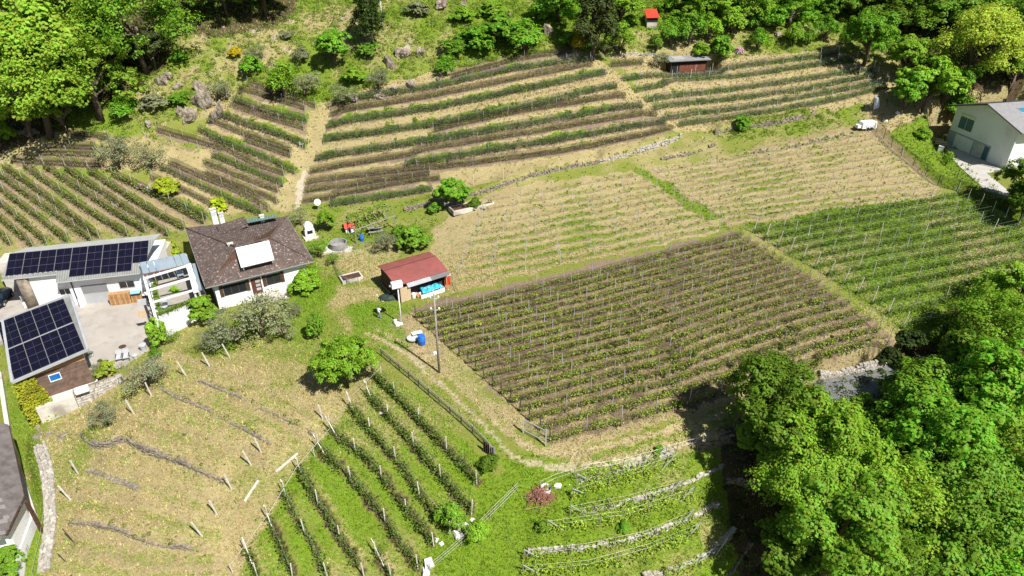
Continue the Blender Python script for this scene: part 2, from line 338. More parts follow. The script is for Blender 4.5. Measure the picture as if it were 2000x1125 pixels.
def inpoly(poly, X, Y):
    c = np.zeros(X.shape, bool); n = len(poly)
    for i in range(n):
        x0, y0 = poly[i][:2]; x1, y1 = poly[(i+1) % n][:2]
        if y0 == y1: continue
        c ^= ((y0 > Y) != (y1 > Y)) & (X < (x1-x0)*(Y-y0)/(y1-y0)+x0)
    return c
# ------------------------------------------------------------------ vine rows (pixel polylines, left to right)
ROWS = []      # dict(kind, w, label, group, block)
def lerp_rows(first, last, n, gamma=1.0):
    a = resample(W(first), 0.5); b = resample(W(last), 0.5); m = 60
    a = np.stack([np.interp(np.linspace(0, 1, m), np.linspace(0, 1, len(a)), a[:, k]) for k in (0, 1)], 1)
    b = np.stack([np.interp(np.linspace(0, 1, m), np.linspace(0, 1, len(b)), b[:, k]) for k in (0, 1)], 1)
    return [resample(a*(1-t)+b*t, 0.5) for t in np.linspace(0, 1, n)]
def block(kind, polys, fmt, group, name='vine_row', ids=None):
    n = len(polys)
    for i, p in enumerate(polys):
        o = ORD[i] if i < len(ORD) else 'last'
        ROWS.append(dict(kind=kind[i] if isinstance(kind, (list, tuple)) else kind, w=p, label=fmt.format(o=o), group=group, i=i, n=n, name=name))
block('D', lerp_rows([(812, 622), (1130, 545), (1449, 462)], [(1073, 862), (1340, 790), (1735, 668)], 17), '{o} netted vine row below the red-roofed shed in the brown-soil vineyard', 'netted rows of the brown-soil vineyard')
block('R', lerp_rows([(1471, 455), (1865, 385)], [(1760, 642), (2150, 548)], 12), '{o} vine row from the top of the bright green vineyard at right', 'rows of the green vineyard at right')
block('M', lerp_rows([(955, 392), (1252, 342)], [(885, 556), (1405, 447)], 10), '{o} young vine row from the top of the dry field above the netted vineyard', 'young rows in the dry middle field')
block('M', lerp_rows([(1285, 338), (1690, 262)], [(1425, 432), (1835, 376)], 11), '{o} young vine row from the top of the dry field below the white covered trailer', 'young rows in the dry field by the trailer')
U1 = [[(881, 158), (1000, 127), (1119, 108)], [(652, 206), (850, 177), (993, 143), (1153, 119)], [(645, 228), (830, 200), (1000, 163), (1156, 133)],
      [(640, 252), (830, 221), (1000, 184), (1184, 146)], [(632, 278), (864, 248), (1061, 207), (1204, 173)], [(847, 265), (1014, 224), (1221, 194)],
      [(618, 315), (864, 279), (1061, 245), (1252, 211)], [(606, 340), (898, 291), (1102, 257), (1282, 228)], [(790, 328), (1085, 282), (1299, 243)],
      [(600, 362), (898, 326), (1102, 299), (1313, 258)], [(596, 378), (700, 366), (840, 345)], [(592, 397), (700, 384), (860, 352)], [(645, 404), (740, 391), (845, 374)]]
block(['UN', 'UH', 'UN', 'UH', 'UH', 'UN', 'UH', 'UN', 'UH', 'UN', 'UN', 'UN', 'UH'], [W(p) for p in U1], '{o} terraced vine row from the top on the slope right of the straw path', 'terraced rows right of the straw path')
U2 = [[(1192, 131), (1255, 126)], [(1215, 158), (1320, 152), (1490, 130), (1636, 113)], [(1240, 180), (1400, 160), (1560, 136), (1672, 122)], [(1262, 200), (1400, 185), (1560, 163), (1705, 141)],
      [(1275, 215), (1420, 200), (1580, 180), (1712, 153)], [(1290, 236), (1440, 219), (1600, 191), (1728, 163)], [(1325, 247), (1440, 233), (1600, 206), (1731, 173)]]
block(['UN', 'UP', 'UP', 'UP', 'UP', 'UP', 'UP'], [W(p) for p in U2], '{o} vine row from the top on the terraces below the brown cabin', 'rows below the brown cabin')
L1 = [[(221, 344), (310, 388), (400, 438)], [(176, 338), (232, 375), (310, 423), (362, 450)], [(130, 333), (190, 373), (262, 420), (330, 462)], [(88, 329), (125, 353), (217, 413), (285, 455)], [(52, 329), (100, 365), (170, 413), (250, 462)],
      [(9, 330), (75, 375), (135, 420), (195, 465)], [(-30, 326), (0, 346), (110, 424), (180, 472)], [(-60, 327), (0, 371), (55, 413), (135, 474)], [(-88, 329), (0, 399), (37, 430), (92, 476)], [(-122, 330), (0, 428), (65, 482)], [(-150, 340), (0, 456), (22, 480)]]
block('L', [W(p) for p in L1], '{o} vine row from the right on the slope behind the solar roof', 'rows behind the solar roof')
L2 = [[(485, 168), (550, 192), (617, 212)], [(466, 181), (525, 200), (597, 221)], [(460, 203), (545, 231), (600, 240)], [(452, 214), (512, 235), (595, 259)], [(430, 231), (500, 257), (562, 277), (597, 287)], [(407, 241), (475, 270), (570, 300)], [(480, 284), (570, 314)],
      [(391, 261), (450, 290), (512, 315), (577, 341)], [(307, 258), (425, 291), (500, 330), (557, 350)], [(283, 266), (350, 286), (390, 295)], [(417, 310), (475, 335), (555, 367)], [(400, 322), (462, 352), (545, 380)], [(405, 347), (475, 375), (542, 400)], [(333, 325), (390, 352), (475, 387), (527, 415)], [(315, 333), (375, 362), (450, 397), (512, 422)], [(297, 350), (362, 382), (425, 412)], [(333, 396), (405, 428)]]
block(['UN', 'UN', 'UH', 'UN', 'UH', 'UN', 'UN', 'UH', 'UN', 'M', 'UH', 'UN', 'UN', 'UN', 'UH', 'UN', 'UH'], [W(p) for p in L2], '{o} vine row from the top on the slope left of the straw path', 'rows left of the straw path')
L3 = [[(135, 268), (215, 275)], [(90, 293), (190, 296)], [(75, 306), (190, 309)], [(24, 316), (52, 319), (200, 328)]]
block('UN', [W(p) for p in L3], '{o} short netted vine row from the top beside the two grey olive trees', 'short rows beside the grey olive trees')
B1 = [[(728, 735), (775, 780), (831, 840), (900, 912), (932, 948)], [(718, 772), (742, 803), (797, 860), (856, 931), (922, 1005)], [(684, 795), (708, 830), (765, 892), (792, 925), (822, 978), (880, 1045)], [(645, 842), (681, 877), (715, 899), (749, 940), (779, 985), (848, 1068)],
      [(622, 878), (655, 911), (686, 941), (715, 972), (747, 1012), (782, 1070), (817, 1112)], [(585, 922), (612, 972), (666, 1057), (712, 1128)], [(557, 968), (572, 1007), (610, 1067), (640, 1128)], [(525, 1018), (545, 1062), (572, 1128)], [(484, 1082), (504, 1130)], [(735, 1085), (765, 1130)]]
block('B', [W(p) for p in B1], '{o} vine row from the track fence in the steep grass vineyard', 'rows in the steep grass vineyard below the track')
B2 = [[(1125, 948), (1185, 932), (1250, 912), (1300, 893)], [(1116, 976), (1185, 957), (1250, 937), (1318, 912)], [(1112, 1010), (1200, 992), (1262, 980), (1330, 962)], [(1068, 1043), (1132, 1040), (1207, 1025), (1280, 1005), (1352, 978)],
      [(1022, 1094), (1142, 1080), (1217, 1067), (1292, 1047), (1352, 1016)], [(1020, 1124), (1100, 1118), (1167, 1110), (1232, 1095), (1307, 1075), (1364, 1046)], [(1300, 1126), (1375, 1104), (1415, 1077)]]
block('T', [W(p) for p in B2], '{o} vine row from the track on the curved stone-walled terraces', 'rows on the curved terraces')
# ------------------------------------------------------------------ dry stone walls and banks that step the ground
WALLS = [  # pixel line, height, name, label
 ([(1130, 941), (1182, 926), (1250, 904), (1314, 885)], .45, 'pale dry stone terrace wall nearest the curving track'),
 ([(1135, 1000), (1192, 987), (1262, 970), (1312, 955), (1375, 925), (1412, 907)], .5, 'pale dry stone terrace wall second below the curving track'),
 ([(1027, 1079), (1142, 1068), (1215, 1057), (1275, 1042), (1325, 1020), (1355, 1005), (1410, 980)], .6, 'long curved dry stone terrace wall third below the track'),
 ([(1255, 1128), (1312, 1108), (1375, 1088), (1410, 1062), (1430, 1043)], .7, 'pale dry stone terrace wall at the bottom edge beside the wood'),
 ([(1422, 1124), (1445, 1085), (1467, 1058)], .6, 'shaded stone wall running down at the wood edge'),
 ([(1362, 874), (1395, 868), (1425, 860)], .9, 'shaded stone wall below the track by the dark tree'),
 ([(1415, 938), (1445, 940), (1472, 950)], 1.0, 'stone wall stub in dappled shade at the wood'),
 ([(162, 846), (172, 868), (207, 877), (240, 862)], .7, 'rounded dry stone bastion on the straw slope'),
 ([(246, 856), (275, 879), (335, 899), (375, 914), (437, 941)], .75, 'long dry stone wall across the straw slope'),
 ([(135, 1020), (200, 1035), (250, 1046), (265, 1058), (305, 1068), (375, 1076)], .5, 'low dry stone wall near the foot of the straw slope'),
 ([(308, 752), (342, 775), (400, 795), (428, 813), (479, 840), (527, 868)], .2, 'low stone edging below the olive trees with one boulder'),
 ([(390, 744), (431, 758), (479, 782), (513, 799), (582, 830), (616, 850)], .22, 'low stone edging above the straw slope, nearest the lawn'),
 ([(790, 412), (850, 398), (950, 376), (1010, 352), (1100, 330), (1170, 318)], .7, 'grassy stone wall under the long terraces behind the garden'),
 ([(1170, 317), (1225, 303), (1290, 286), (1330, 268)], .9, 'bright stone wall between terraces and the dry middle field'),
 ([(1395, 262), (1440, 250), (1520, 243), (1590, 225)], 1.0, 'stone wall below the cabin terraces partly overgrown'),
 ([(1290, 312), (1350, 302), (1395, 284)], .5, 'short stone wall at the corner of the dry fields'),
 ([(1155, 105), (1200, 112), (1250, 108), (1290, 106)], .5, 'pale stone wall beside the yellow broom'),
 ([(1600, 728), (1660, 715), (1735, 690)], 1.0, 'stone retaining wall above the grey road'),
 ([(1470, 300), (1560, 285), (1650, 262)], .3, 'low rubble line above the trailer field'),
 ([(835, 405), (880, 396), (945, 408)], .4, 'pale kerb wall by the dark vegetable bed'),
]
for wl in WALLS: pass
HW = []
def soft(x): return x*x*(3-2*x)
def step(w, h, decay=3.0, width=0.15, flat=False):
    sl_ = near(w, decay+1); X, Y = MX[sl_], MY[sl_]; d, s, par = sdist(w, X, Y); e = soft(np.clip(np.minimum(par, 1-par)*12, 0, 1))
    up = np.clip(1-(d-width)/decay, 0, 1); inc = np.where(s > 0, np.where(d < width, d/width, soft(up)), 0)*h*e
    GZ[sl_] += inc
for px, h, lab in WALLS:
    w_ = W(px, 0.4); HW.append((w_, h, lab)); step(w_, h)
for r in ROWS:
    if r['kind'] in ('UH', 'UN', 'UP') : 
        n_ = np.gradient(r['w'], axis=0); n_ = np.stack([-n_[:, 1], n_[:, 0]], 1); n_ /= np.linalg.norm(n_, axis=1, keepdims=True)
        step(r['w']+n_*0.55, 0.55 if r['kind'] == 'UH' else 0.3, 2.2, 0.9)
    elif r['kind'] == 'B': step(r['w'], 0.35, 2.0, 0.5)
BANKS = [W(q, .5) for q in ([(110, 965), (220, 985), (330, 1010), (400, 1030)], [(120, 1090), (240, 1105), (360, 1115), (450, 1118)], [(175, 915), (270, 945), (360, 975), (430, 985)], [(330, 700), (450, 735), (560, 780), (640, 825)], [(280, 820), (370, 850), (460, 885), (540, 925)], [(440, 780), (520, 815), (600, 860)], [(115, 1055), (250, 1075), (420, 1090)])]
for b_ in BANKS: step(b_, .4, 2.6, .9)
# building platforms
PADS = [([(-92, 64), (-92, 86), (-47.5, 88), (-44.5, 75), (-43.2, 69.5), (-43.6, 66), (-49, 61.6), (-56, 66), (-62, 68)], -2.05, 1.2),
        ([(-45.2, 86), (-36.6, 71.2), (-26, 77.2), (-33, 90)], -0.45, 1.6),
        ([(-19, 79), (-14, 70.5), (-7.6, 75.2), (-12, 83.5)], 0.0, 1.0),
        ([(70, 89), (70.5, 107), (75.2, 119.5), (92, 124), (96, 96), (84, 88)], 6.0, 2.0),
        ([(28, 124.5), (28, 131), (38, 132), (38.6, 127)], float(zg(32, 126.5)), 1.2),
        ([tuple(P(x, y, -1.7)[:2]) for x, y in ((1585, 745), (1650, 733), (1745, 703), (1830, 688), (1900, 700), (1860, 770), (1740, 800), (1640, 795), (1585, 775))], -1.7, 1.0),
        ([(-70, 30), (-70, 53), (-52, 53), (-44.6, 43), (-44.6, 34)], -6.9, 1.5)]
for poly, z, b in PADS:
    pa = np.array(poly, float); sl_ = near(pa, b+1); X, Y = MX[sl_], MY[sl_]; d, _, _ = sdist(np.r_[pa, pa[:1]], X, Y)
    k = np.where(inpoly(pa, X, Y), 1.0, soft(np.clip(1-d/b, 0, 1))); GZ[sl_] = GZ[sl_]*(1-k)+z*k
# small-scale roughness, stronger on the wild hill
def vnoise(X, Y, s, seed):
    r_ = np.random.default_rng(seed); n = 256; T_ = r_.random((n, n)); x = X/s; y = Y/s; i = np.floor(x).astype(int); j = np.floor(y).astype(int)
    a = soft(x-i); b = soft(y-j); g = lambda p, q: T_[q % n, p % n]
    return (g(i, j)*(1-a)+g(i+1, j)*a)*(1-b)+(g(i, j+1)*(1-a)+g(i+1, j+1)*a)*b
nz1 = vnoise(MX, MY, 7, 1)-.5; nz2 = vnoise(MX, MY, 2.3, 2)-.5; nz3 = vnoise(MX, MY, 0.9, 3)-.5
JX, JY = MX+nz2*1.0+nz3*0.7, MY+np.roll(nz2, 57, 1)*1.0+np.roll(nz3, 31, 0)*0.7
# ------------------------------------------------------------------ what covers the ground: weights painted by area
LAY = {k: np.zeros(MX.shape) for k in ('dry', 'soil', 'path', 'lush', 'rock', 'litter')}  # last layer: woodland floor, plus shade painted under vine rows
PIXP = lambda poly: G(np.array([p[0] for p in poly], float), np.array([p[1] for p in poly], float))[:, :2]
def area(poly, blur=0.0, **kw):
    pa = PIXP(poly); sl_ = near(pa, 2+blur); m = inpoly(pa, JX[sl_], JY[sl_]).astype(float)
    if blur:
        d, _, _ = sdist(np.r_[pa, pa[:1]], JX[sl_], JY[sl_]); m = np.where(m > 0, 1.0, soft(np.clip(1-d/blur, 0, 1)))
    for k, v in kw.items(): LAY[k][sl_] = LAY[k][sl_]*(1-m)+v*m
def strip(w, d0, d1, jit=True, **kw):
    sl_ = near(w, max(abs(d0), abs(d1))+1); X, Y = (JX[sl_]*.6+MX[sl_]*.4, JY[sl_]*.6+MY[sl_]*.4) if jit else (MX[sl_], MY[sl_])
    d, s, par = sdist(w, X, Y); sd = d*s; m = ((sd >= d0) & (sd <= d1) & (par > 1e-5) & (par < 1-1e-5)).astype(float)
    for k, v in kw.items(): LAY[k][sl_] = LAY[k][sl_]*(1-m)+v*m
LAY['dry'] += 0.35
area([(-200, -60), (2200, -60), (2200, 120), (1640, 110), (1200, 100), (640, 200), (560, 180), (300, 250), (0, 330), (-200, 330)], dry=.36, rock=.18, lush=.55)
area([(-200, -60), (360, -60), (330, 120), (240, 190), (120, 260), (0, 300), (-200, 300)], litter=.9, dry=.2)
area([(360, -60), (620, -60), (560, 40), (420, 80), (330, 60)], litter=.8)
area([(340, 60), (560, 40), (700, 10), (720, 120), (600, 140), (480, 160), (380, 160)], dry=.5, lush=.4, rock=.3)
area([(120, 200), (330, 190), (400, 120), (470, 150), (350, 230), (260, 270), (130, 250)], lush=.6, dry=.2, litter=0)
area([(470, 130), (640, 120), (660, 180), (610, 210), (500, 170)], lush=.6, dry=.15)
area([(660, 100), (900, 60), (1000, 100), (880, 150), (680, 200)], rock=.3, dry=.35, lush=.5)
area([(880, 40), (1060, 40), (1060, 95), (900, 130)], lush=.7, dry=.1)
area([(1150, 95), (1250, 60), (1640, 50), (1640, 110), (1400, 110), (1250, 115)], dry=.5, rock=.2, lush=.3)
area([(1060, -60), (1640, -60), (1620, 40), (1500, 45), (1250, 60), (1100, 60)], lush=.9, dry=.05, litter=0)
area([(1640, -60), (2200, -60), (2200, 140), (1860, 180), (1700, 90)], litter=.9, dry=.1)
area([(0, 270), (160, 250), (330, 290), (300, 330), (0, 325)], dry=.85, rock=.2, lush=0)
area([(430, 200), (620, 200), (590, 290), (570, 410), (300, 420), (290, 330), (220, 335), (330, 290), (380, 270)], dry=1.0, soil=.1, lush=0, rock=0)
area([(600, 195), (655, 195), (620, 300), (600, 400), (560, 412), (575, 330)], dry=1, soil=.1, lush=0)
area([(-200, 325), (220, 340), (420, 440), (320, 470), (0, 500), (-200, 500)], dry=.35, lush=.25, soil=.1)
area([(650, 200), (1120, 95), (1190, 130), (1320, 250), (1200, 310), (900, 370), (590, 405), (600, 330)], dry=1.0, soil=.0, lush=0, rock=0)
area([(1190, 100), (1640, 100), (1760, 150), (1740, 190), (1700, 200), (1400, 250), (1310, 255)], dry=1.0, soil=.05, rock=0, lush=0)
area([(1640, 110), (1760, 140), (1740, 200), (1700, 195)], dry=.95)
area([(1380, 250), (1600, 215), (1700, 200), (1720, 230), (1560, 265), (1400, 275)], lush=.5, dry=.35)
area([(850, 440), (960, 370), (1255, 330), (1395, 432), (1400, 450), (880, 575), (840, 520)], dry=.8, soil=.32)
area([(1265, 330), (1680, 245), (1720, 250), (1845, 370), (1420, 440)], dry=.76, soil=.42)
area([(1240, 330), (1270, 332), (1410, 425), (1380, 432)], lush=.8, dry=.1)
area([(1395, 425), (1420, 440), (1455, 470), (1745, 660), (1720, 668), (1430, 460)], dry=.45, lush=.4)
area([(1450, 440), (1860, 375), (2200, 470), (2200, 600), (1760, 660)], lush=.75, dry=.36)
area([(800, 600), (1435, 452), (1745, 668), (1500, 740), (1070, 868)], soil=.9, dry=.35, lush=0)
area([(690, 620), (800, 610), (900, 700), (1065, 870), (1020, 850), (870, 740), (780, 690)], dry=.75, path=.25)
area([(770, 610), (800, 600), (860, 670), (900, 740), (860, 720), (790, 690), (760, 640)], soil=.35, dry=.8)
area([(455, 500), (700, 500), (800, 600), (760, 640), (740, 700), (640, 760), (440, 690), (430, 640), (560, 590)], lush=.35, dry=.35, blur=1)
area([(640, 560), (740, 570), (740, 630), (680, 640), (640, 600)], dry=.75, lush=.0, blur=1)
area([(560, 480), (650, 500), (650, 580), (600, 600), (560, 560)], lush=.7, dry=.1, blur=1)
area([(690, 600), (770, 590), (790, 690), (700, 660)], lush=.55, dry=.2, blur=1)
area([(440, 690), (640, 740), (670, 800), (620, 850), (440, 750), (380, 720)], dry=.6, lush=.05, blur=1.5)
area([(100, 830), (200, 770), (330, 690), (420, 720), (640, 800), (620, 860), (560, 960), (480, 1090), (440, 1160), (40, 1160), (75, 1000), (85, 880)], dry=.76, lush=.08, soil=.1, blur=.5)
area([(30, 720), (80, 850), (110, 1000), (80, 1160), (40, 1160), (70, 1000), (40, 880), (0, 760)], lush=.45, dry=.25)
area([(640, 850), (740, 730), (800, 760), (990, 960), (900, 1050), (830, 1125), (450, 1160), (560, 960)], lush=.62, dry=.33, blur=.5)
area([(1000, 900), (1100, 925), (1360, 880), (1480, 900), (1480, 1160), (830, 1160), (900, 1040)], lush=.75, dry=.25)
area([(750, 690), (1000, 880), (1110, 900), (1440, 790), (1440, 845), (1250, 895), (1100, 925), (1000, 905), (950, 860)], lush=.5, dry=.45)
area([(970, 900), (1040, 930), (1110, 930), (1020, 960)], lush=.9, dry=0)
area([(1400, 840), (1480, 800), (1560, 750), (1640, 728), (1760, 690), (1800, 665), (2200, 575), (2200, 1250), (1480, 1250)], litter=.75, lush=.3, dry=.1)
area([(1710, 230), (1860, 200), (1860, 300), (1990, 430), (1840, 360)], lush=.8, dry=.15)
area([(1680, 200), (1880, 170), (2060, 120), (2060, 160), (1900, 195), (1720, 260)], dry=.85, lush=.1)
area([(560, 400), (640, 395), (860, 385), (840, 470), (740, 520), (620, 520)], dry=.45, lush=.3)
area([(655, 500), (700, 480), (790, 470), (760, 540), (690, 555)], soil=.25, dry=.8)
area([(590, 330), (600, 330), (585, 405), (570, 408)], path=.7)
TRK = [W([(715, 650), (790, 690), (850, 742), (930, 815), (985, 875), (1030, 904), (1085, 916), (1160, 909), (1260, 887), (1350, 862), (1440, 838)])]
tw_ = TRK[0]
strip(tw_, -0.28, 0.25, path=.5, dry=.7, lush=0); strip(tw_+np.array([.9, .75]), -.25, .25, path=.25, dry=.8)
strip(W([(960, 815), (1020, 868), (1060, 888), (1140, 880), (1290, 845), (1420, 805)]), -0.35, 0.35, dry=.9, lush=0, path=.3)
for r in ROWS:
    k = r['kind']; w_ = r['w']
    if k == 'D': strip(w_, -0.3, .4, soil=.8, lush=.1, litter=.5); strip(w_, -1.2, -0.3, soil=.4, dry=1.0)  # dark base under the vines is shade painted into the ground
    elif k == 'R': strip(w_, -0.05, .35, lush=.4, soil=.4, dry=0); strip(w_, -1.3, -0.8, dry=.45+.3*random.random())  # soil on the uphill side paints in the shade each row casts
    elif k == 'M': strip(w_, -0.2, .25, dry=.6, soil=.62); strip(w_, .3, .8, lush=.35+.15*random.random(), dry=.42+.15*random.random(), soil=0); strip(w_, -.75, -.2, dry=1.0, soil=.2*random.random())
    elif k == 'UH': strip(w_, 0.1, 1.2, lush=.6, dry=.25); strip(w_, -.4, .15, soil=.85)
    elif k == 'UN': strip(w_, -.45, .55, soil=.85, dry=.4); strip(w_, .55, .95, lush=.25, dry=.55, soil=.35)
    elif k == 'UP': strip(w_, 0, 1.0, lush=.55, dry=.25); strip(w_, -.4, .0, soil=.55)
    elif k == 'L': strip(w_, -.35, .3, soil=.85, lush=.2, dry=.2); strip(w_, -1.1, -.35, soil=.5, dry=.7); strip(w_, .4, 1.0, lush=.5, dry=.4)
    elif k == 'B': strip(w_, -.2, .4, litter=.9, lush=0, dry=0); strip(w_, .4, .9, dry=.3+.4*random.random(), lush=.3)  # near-black strip stands for the shadow under the row
    elif k == 'T': strip(w_, -.3, .6, lush=.6, dry=.2)
pz = vnoise(MX, MY, 3.1, 21)-.5; pz2 = vnoise(MX, MY, 9, 22)-.5
LAY['dry'] = np.clip(LAY['dry']-.07+(pz*.5+pz2*.45)*(LAY['dry'] > .02), 0, 1.1); LAY['lush'] = np.clip(LAY['lush']-(pz*.4+pz2*.35)*(LAY['lush'] > .02), 0, 1)
wild = np.clip((MY-104)/14, 0, 1)
for b_ in BANKS: strip(b_, -.2, .7, soil=.35, dry=.8); strip(b_, -.8, -.2, lush=.2, dry=.48)
GZ += nz2*0.10+nz3*0.05+wild*(nz1*1.2+nz2*0.35)*np.clip(1-LAY['soil']*2, 0, 1)*np.clip(LAY['rock']*3+LAY['litter']+LAY['lush']*.3, 0, 1)
m_, t = nodes_of('hillside_ground'); o = N(t, 'ShaderNodeOutputMaterial'); p = N(t, 'ShaderNodeBsdfPrincipled'); p.inputs['Roughness'].default_value = 0.95; p.inputs['Specular IOR Level'].default_value = 0.1
a1 = N(t, 'ShaderNodeAttribute', attribute_name='cov1'); a2 = N(t, 'ShaderNodeAttribute', attribute_name='cov2')
s1 = N(t, 'ShaderNodeSeparateColor'); s2 = N(t, 'ShaderNodeSeparateColor'); L(t, a1.outputs['Color'], s1.inputs[0]); L(t, a2.outputs['Color'], s2.inputs[0])
g = N(t, 'ShaderNodeNewGeometry'); pos = g.outputs['Position']
nA = noise(t, 0.35, 5, .65); nB = noise(t, 1.3, 6, .7); nC = noise(t, 5.0, 5, .7)
mp = N(t, 'ShaderNodeMapping'); mp.inputs['Scale'].default_value = (2.2, 7.5, 4); mp.inputs['Rotation'].default_value = (0, 0, .6); L(t, pos, mp.inputs[0])
nD = noise(t, 1.0, 5, .75, vec=mp.outputs[0])
def wgt(sock, n_, k, soft_=0.25):
    v = math_n(t, 'ADD', sock, math_n(t, 'MULTIPLY', math_n(t, 'SUBTRACT', n_, 0.5), k))
    return ramp(t, v, 0.5-soft_, 0.5+soft_)
fine = ramp(t, math_n(t, 'ADD', math_n(t, 'MULTIPLY', nC, .6), math_n(t, 'MULTIPLY', nD, .5)), .36, .72)
grass = mixc(t, fine, (0.085, 0.115, 0.02), (0.27, 0.29, 0.06))
grass = mixc(t, ramp(t, nB, .38, .68), grass, (0.19, 0.21, 0.045))
lush = mixc(t, fine, (0.04, 0.09, 0.008), (0.215, 0.31, 0.024))
dry = mixc(t, fine, (0.19, 0.148, 0.07), (0.50, 0.425, 0.22))
dry = mixc(t, ramp(t, nA, .45, .75), dry, (0.29, 0.23, 0.115))
soil = mixc(t, fine, (0.10, 0.07, 0.046), (0.32, 0.245, 0.17))
path = mixc(t, fine, (0.36, 0.31, 0.23), (0.56, 0.5, 0.4))
rock = mixc(t, fine, (0.20, 0.17, 0.15), (0.5, 0.44, 0.38))
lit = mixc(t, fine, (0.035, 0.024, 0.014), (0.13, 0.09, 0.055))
nW = math_n(t, 'ADD', math_n(t, 'MULTIPLY', nB, .62), math_n(t, 'MULTIPLY', nC, .38))
nW2 = math_n(t, 'ADD', math_n(t, 'MULTIPLY', nA, .45), math_n(t, 'MULTIPLY', nD, .55))
c = mixc(t, wgt(s2.outputs[0], nW, 1.2), grass, lush)
c = mixc(t, wgt(s1.outputs[0], nW2, 1.9, .2), c, dry)
c = mixc(t, wgt(s1.outputs[1], nW, .9), c, soil)
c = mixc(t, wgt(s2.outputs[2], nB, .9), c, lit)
c = mixc(t, wgt(s2.outputs[1], nA, 1.5, .08), c, rock)
c = mixc(t, wgt(s1.outputs[2], nC, .9), c, path)
L(t, c, p.inputs['Base Color'])
b = N(t, 'ShaderNodeBump'); b.inputs['Strength'].default_value = 0.75; b.inputs['Distance'].default_value = 0.22
L(t, math_n(t, 'ADD', math_n(t, 'MULTIPLY', nC, .6), math_n(t, 'ADD', math_n(t, 'MULTIPLY', nB, .7), math_n(t, 'MULTIPLY', nD, .5))), b.inputs['Height']); L(t, b.outputs[0], p.inputs['Normal']); L(t, p.outputs[0], o.inputs[0])
M_ground = m_
nx, ny = len(GX), len(GY); idx = np.arange(nx*ny).reshape(ny, nx)
fq = np.stack([idx[:-1, :-1], idx[:-1, 1:], idx[1:, 1:], idx[1:, :-1]], -1).reshape(-1, 4)
me = fast_mesh('ground', np.stack([MX, MY, GZ], -1).reshape(-1, 3), fq, M_ground)
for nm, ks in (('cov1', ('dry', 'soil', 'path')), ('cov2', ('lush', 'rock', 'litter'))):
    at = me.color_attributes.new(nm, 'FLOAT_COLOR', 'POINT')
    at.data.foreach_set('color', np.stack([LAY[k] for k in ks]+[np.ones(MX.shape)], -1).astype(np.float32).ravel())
me.polygons.foreach_set('use_smooth', [True]*len(me.polygons))
tag(link(bpy.data.objects.new('ground', me)), kind='structure')
def lay(k, x, y): return bil(GX, GY, LAY[k], x, y)
# ------------------------------------------------------------------ vine rows
def post_mesh(name, h, r, mat, n=5):
    return MB().tube([(0, 0, -0.25), (0, 0, h)], r, n), mat
def shared(name, mb, mat, smooth=False):
    me = bpy.data.meshes.new(name); me.from_pydata(mb.v, [], mb.f)
    for mm in (mat if isinstance(mat, (list, tuple)) else [mat]): me.materials.append(mm)
    bm = bmesh.new(); bm.from_mesh(me); bmesh.ops.recalc_face_normals(bm, faces=bm.faces); bm.to_mesh(me); bm.free()
    me.polygons.foreach_set('material_index', mb.mi)
    if smooth: me.polygons.foreach_set('use_smooth', [True]*len(me.polygons))
    return me
ME_POST = {'D': shared('post', MB().tube([(0, 0, -.2), (0, 0, 2.15)], .042, 4), M_steel), 'DE': shared('end_post', MB().tube([(0, 0, -.2), (0, 0, 1.75)], .06, 6), M_darkpost),
           'R': shared('post', MB().tube([(0, 0, -.2), (0, 0, 2.3)], .05, 4), M_conc), 'RE': shared('end_post', MB().tube([(0, 0, -.2), (0.25, 0, 2.4)], .06, 6), M_conc),
           'M': shared('post', MB().tube([(0, 0, -.2), (0, 0, 1.75)], .04, 4), M_steel), 'U': shared('post', MB().tube([(0, 0, -.2), (0, 0, 1.75)], .032, 4), M_steel),
           'UP': shared('post', MB().tube([(0, 0, -.2), (0, 0, 2.1)], .045, 4), M_conc), 'B': shared('post', MB().box(frame((0, 0, 0), 10), -.045, .045, -.04, .04, -.2, 1.95), M_conc),
           'T': shared('post', MB().tube([(0, 0, -.2), (0, 0, 1.55)], .04, 4), M_oldwood)}
SPEC = {  # leaf colour, leaves per vine, vine spacing, height band, net (mat, z0, z1), post kind, post spacing, leaf size, spread
 'D': ((.26, .36, .042), 44, .85, (.42, .78), (M_netd, .3, .95), 'D', 3.9, .17, .2),
 'R': ((.12, .2, .025), 62, .9, (.15, .7), (M_netg, .3, .9), 'R', 4.4, .2, .22),
 'M': ((.2, .24, .06), 2, 1.1, (.25, .6), None, 'M', 4.6, .15, .12),
 'UH': ((.115, .14, .05), 46, .8, (.25, .95), (M_netb, .3, 1.2), 'U', 4.5, .2, .22),
 'UN': ((.24, .31, .07), 18, 1.0, (.45, .95), (M_net, .25, 1.15), 'U', 4.5, .18, .17),
 'UP': ((.15, .19, .06), 30, .85, (.25, .8), (M_netb, .25, 1.05), 'UP', 3.6, .2, .2),
 'L': ((.19, .23, .06), 66, .8, (.2, 1.1), (M_netl, .3, 1.25), 'D', 4.2, .2, .17),
 'B': ((.115, .18, .03), 96, .95, (.1, 1.05), None, 'B', 4.2, .2, .22),
 'T': ((.29, .42, .045), 44, .8, (.2, .8), None, 'T', 4.3, .2, .25)}
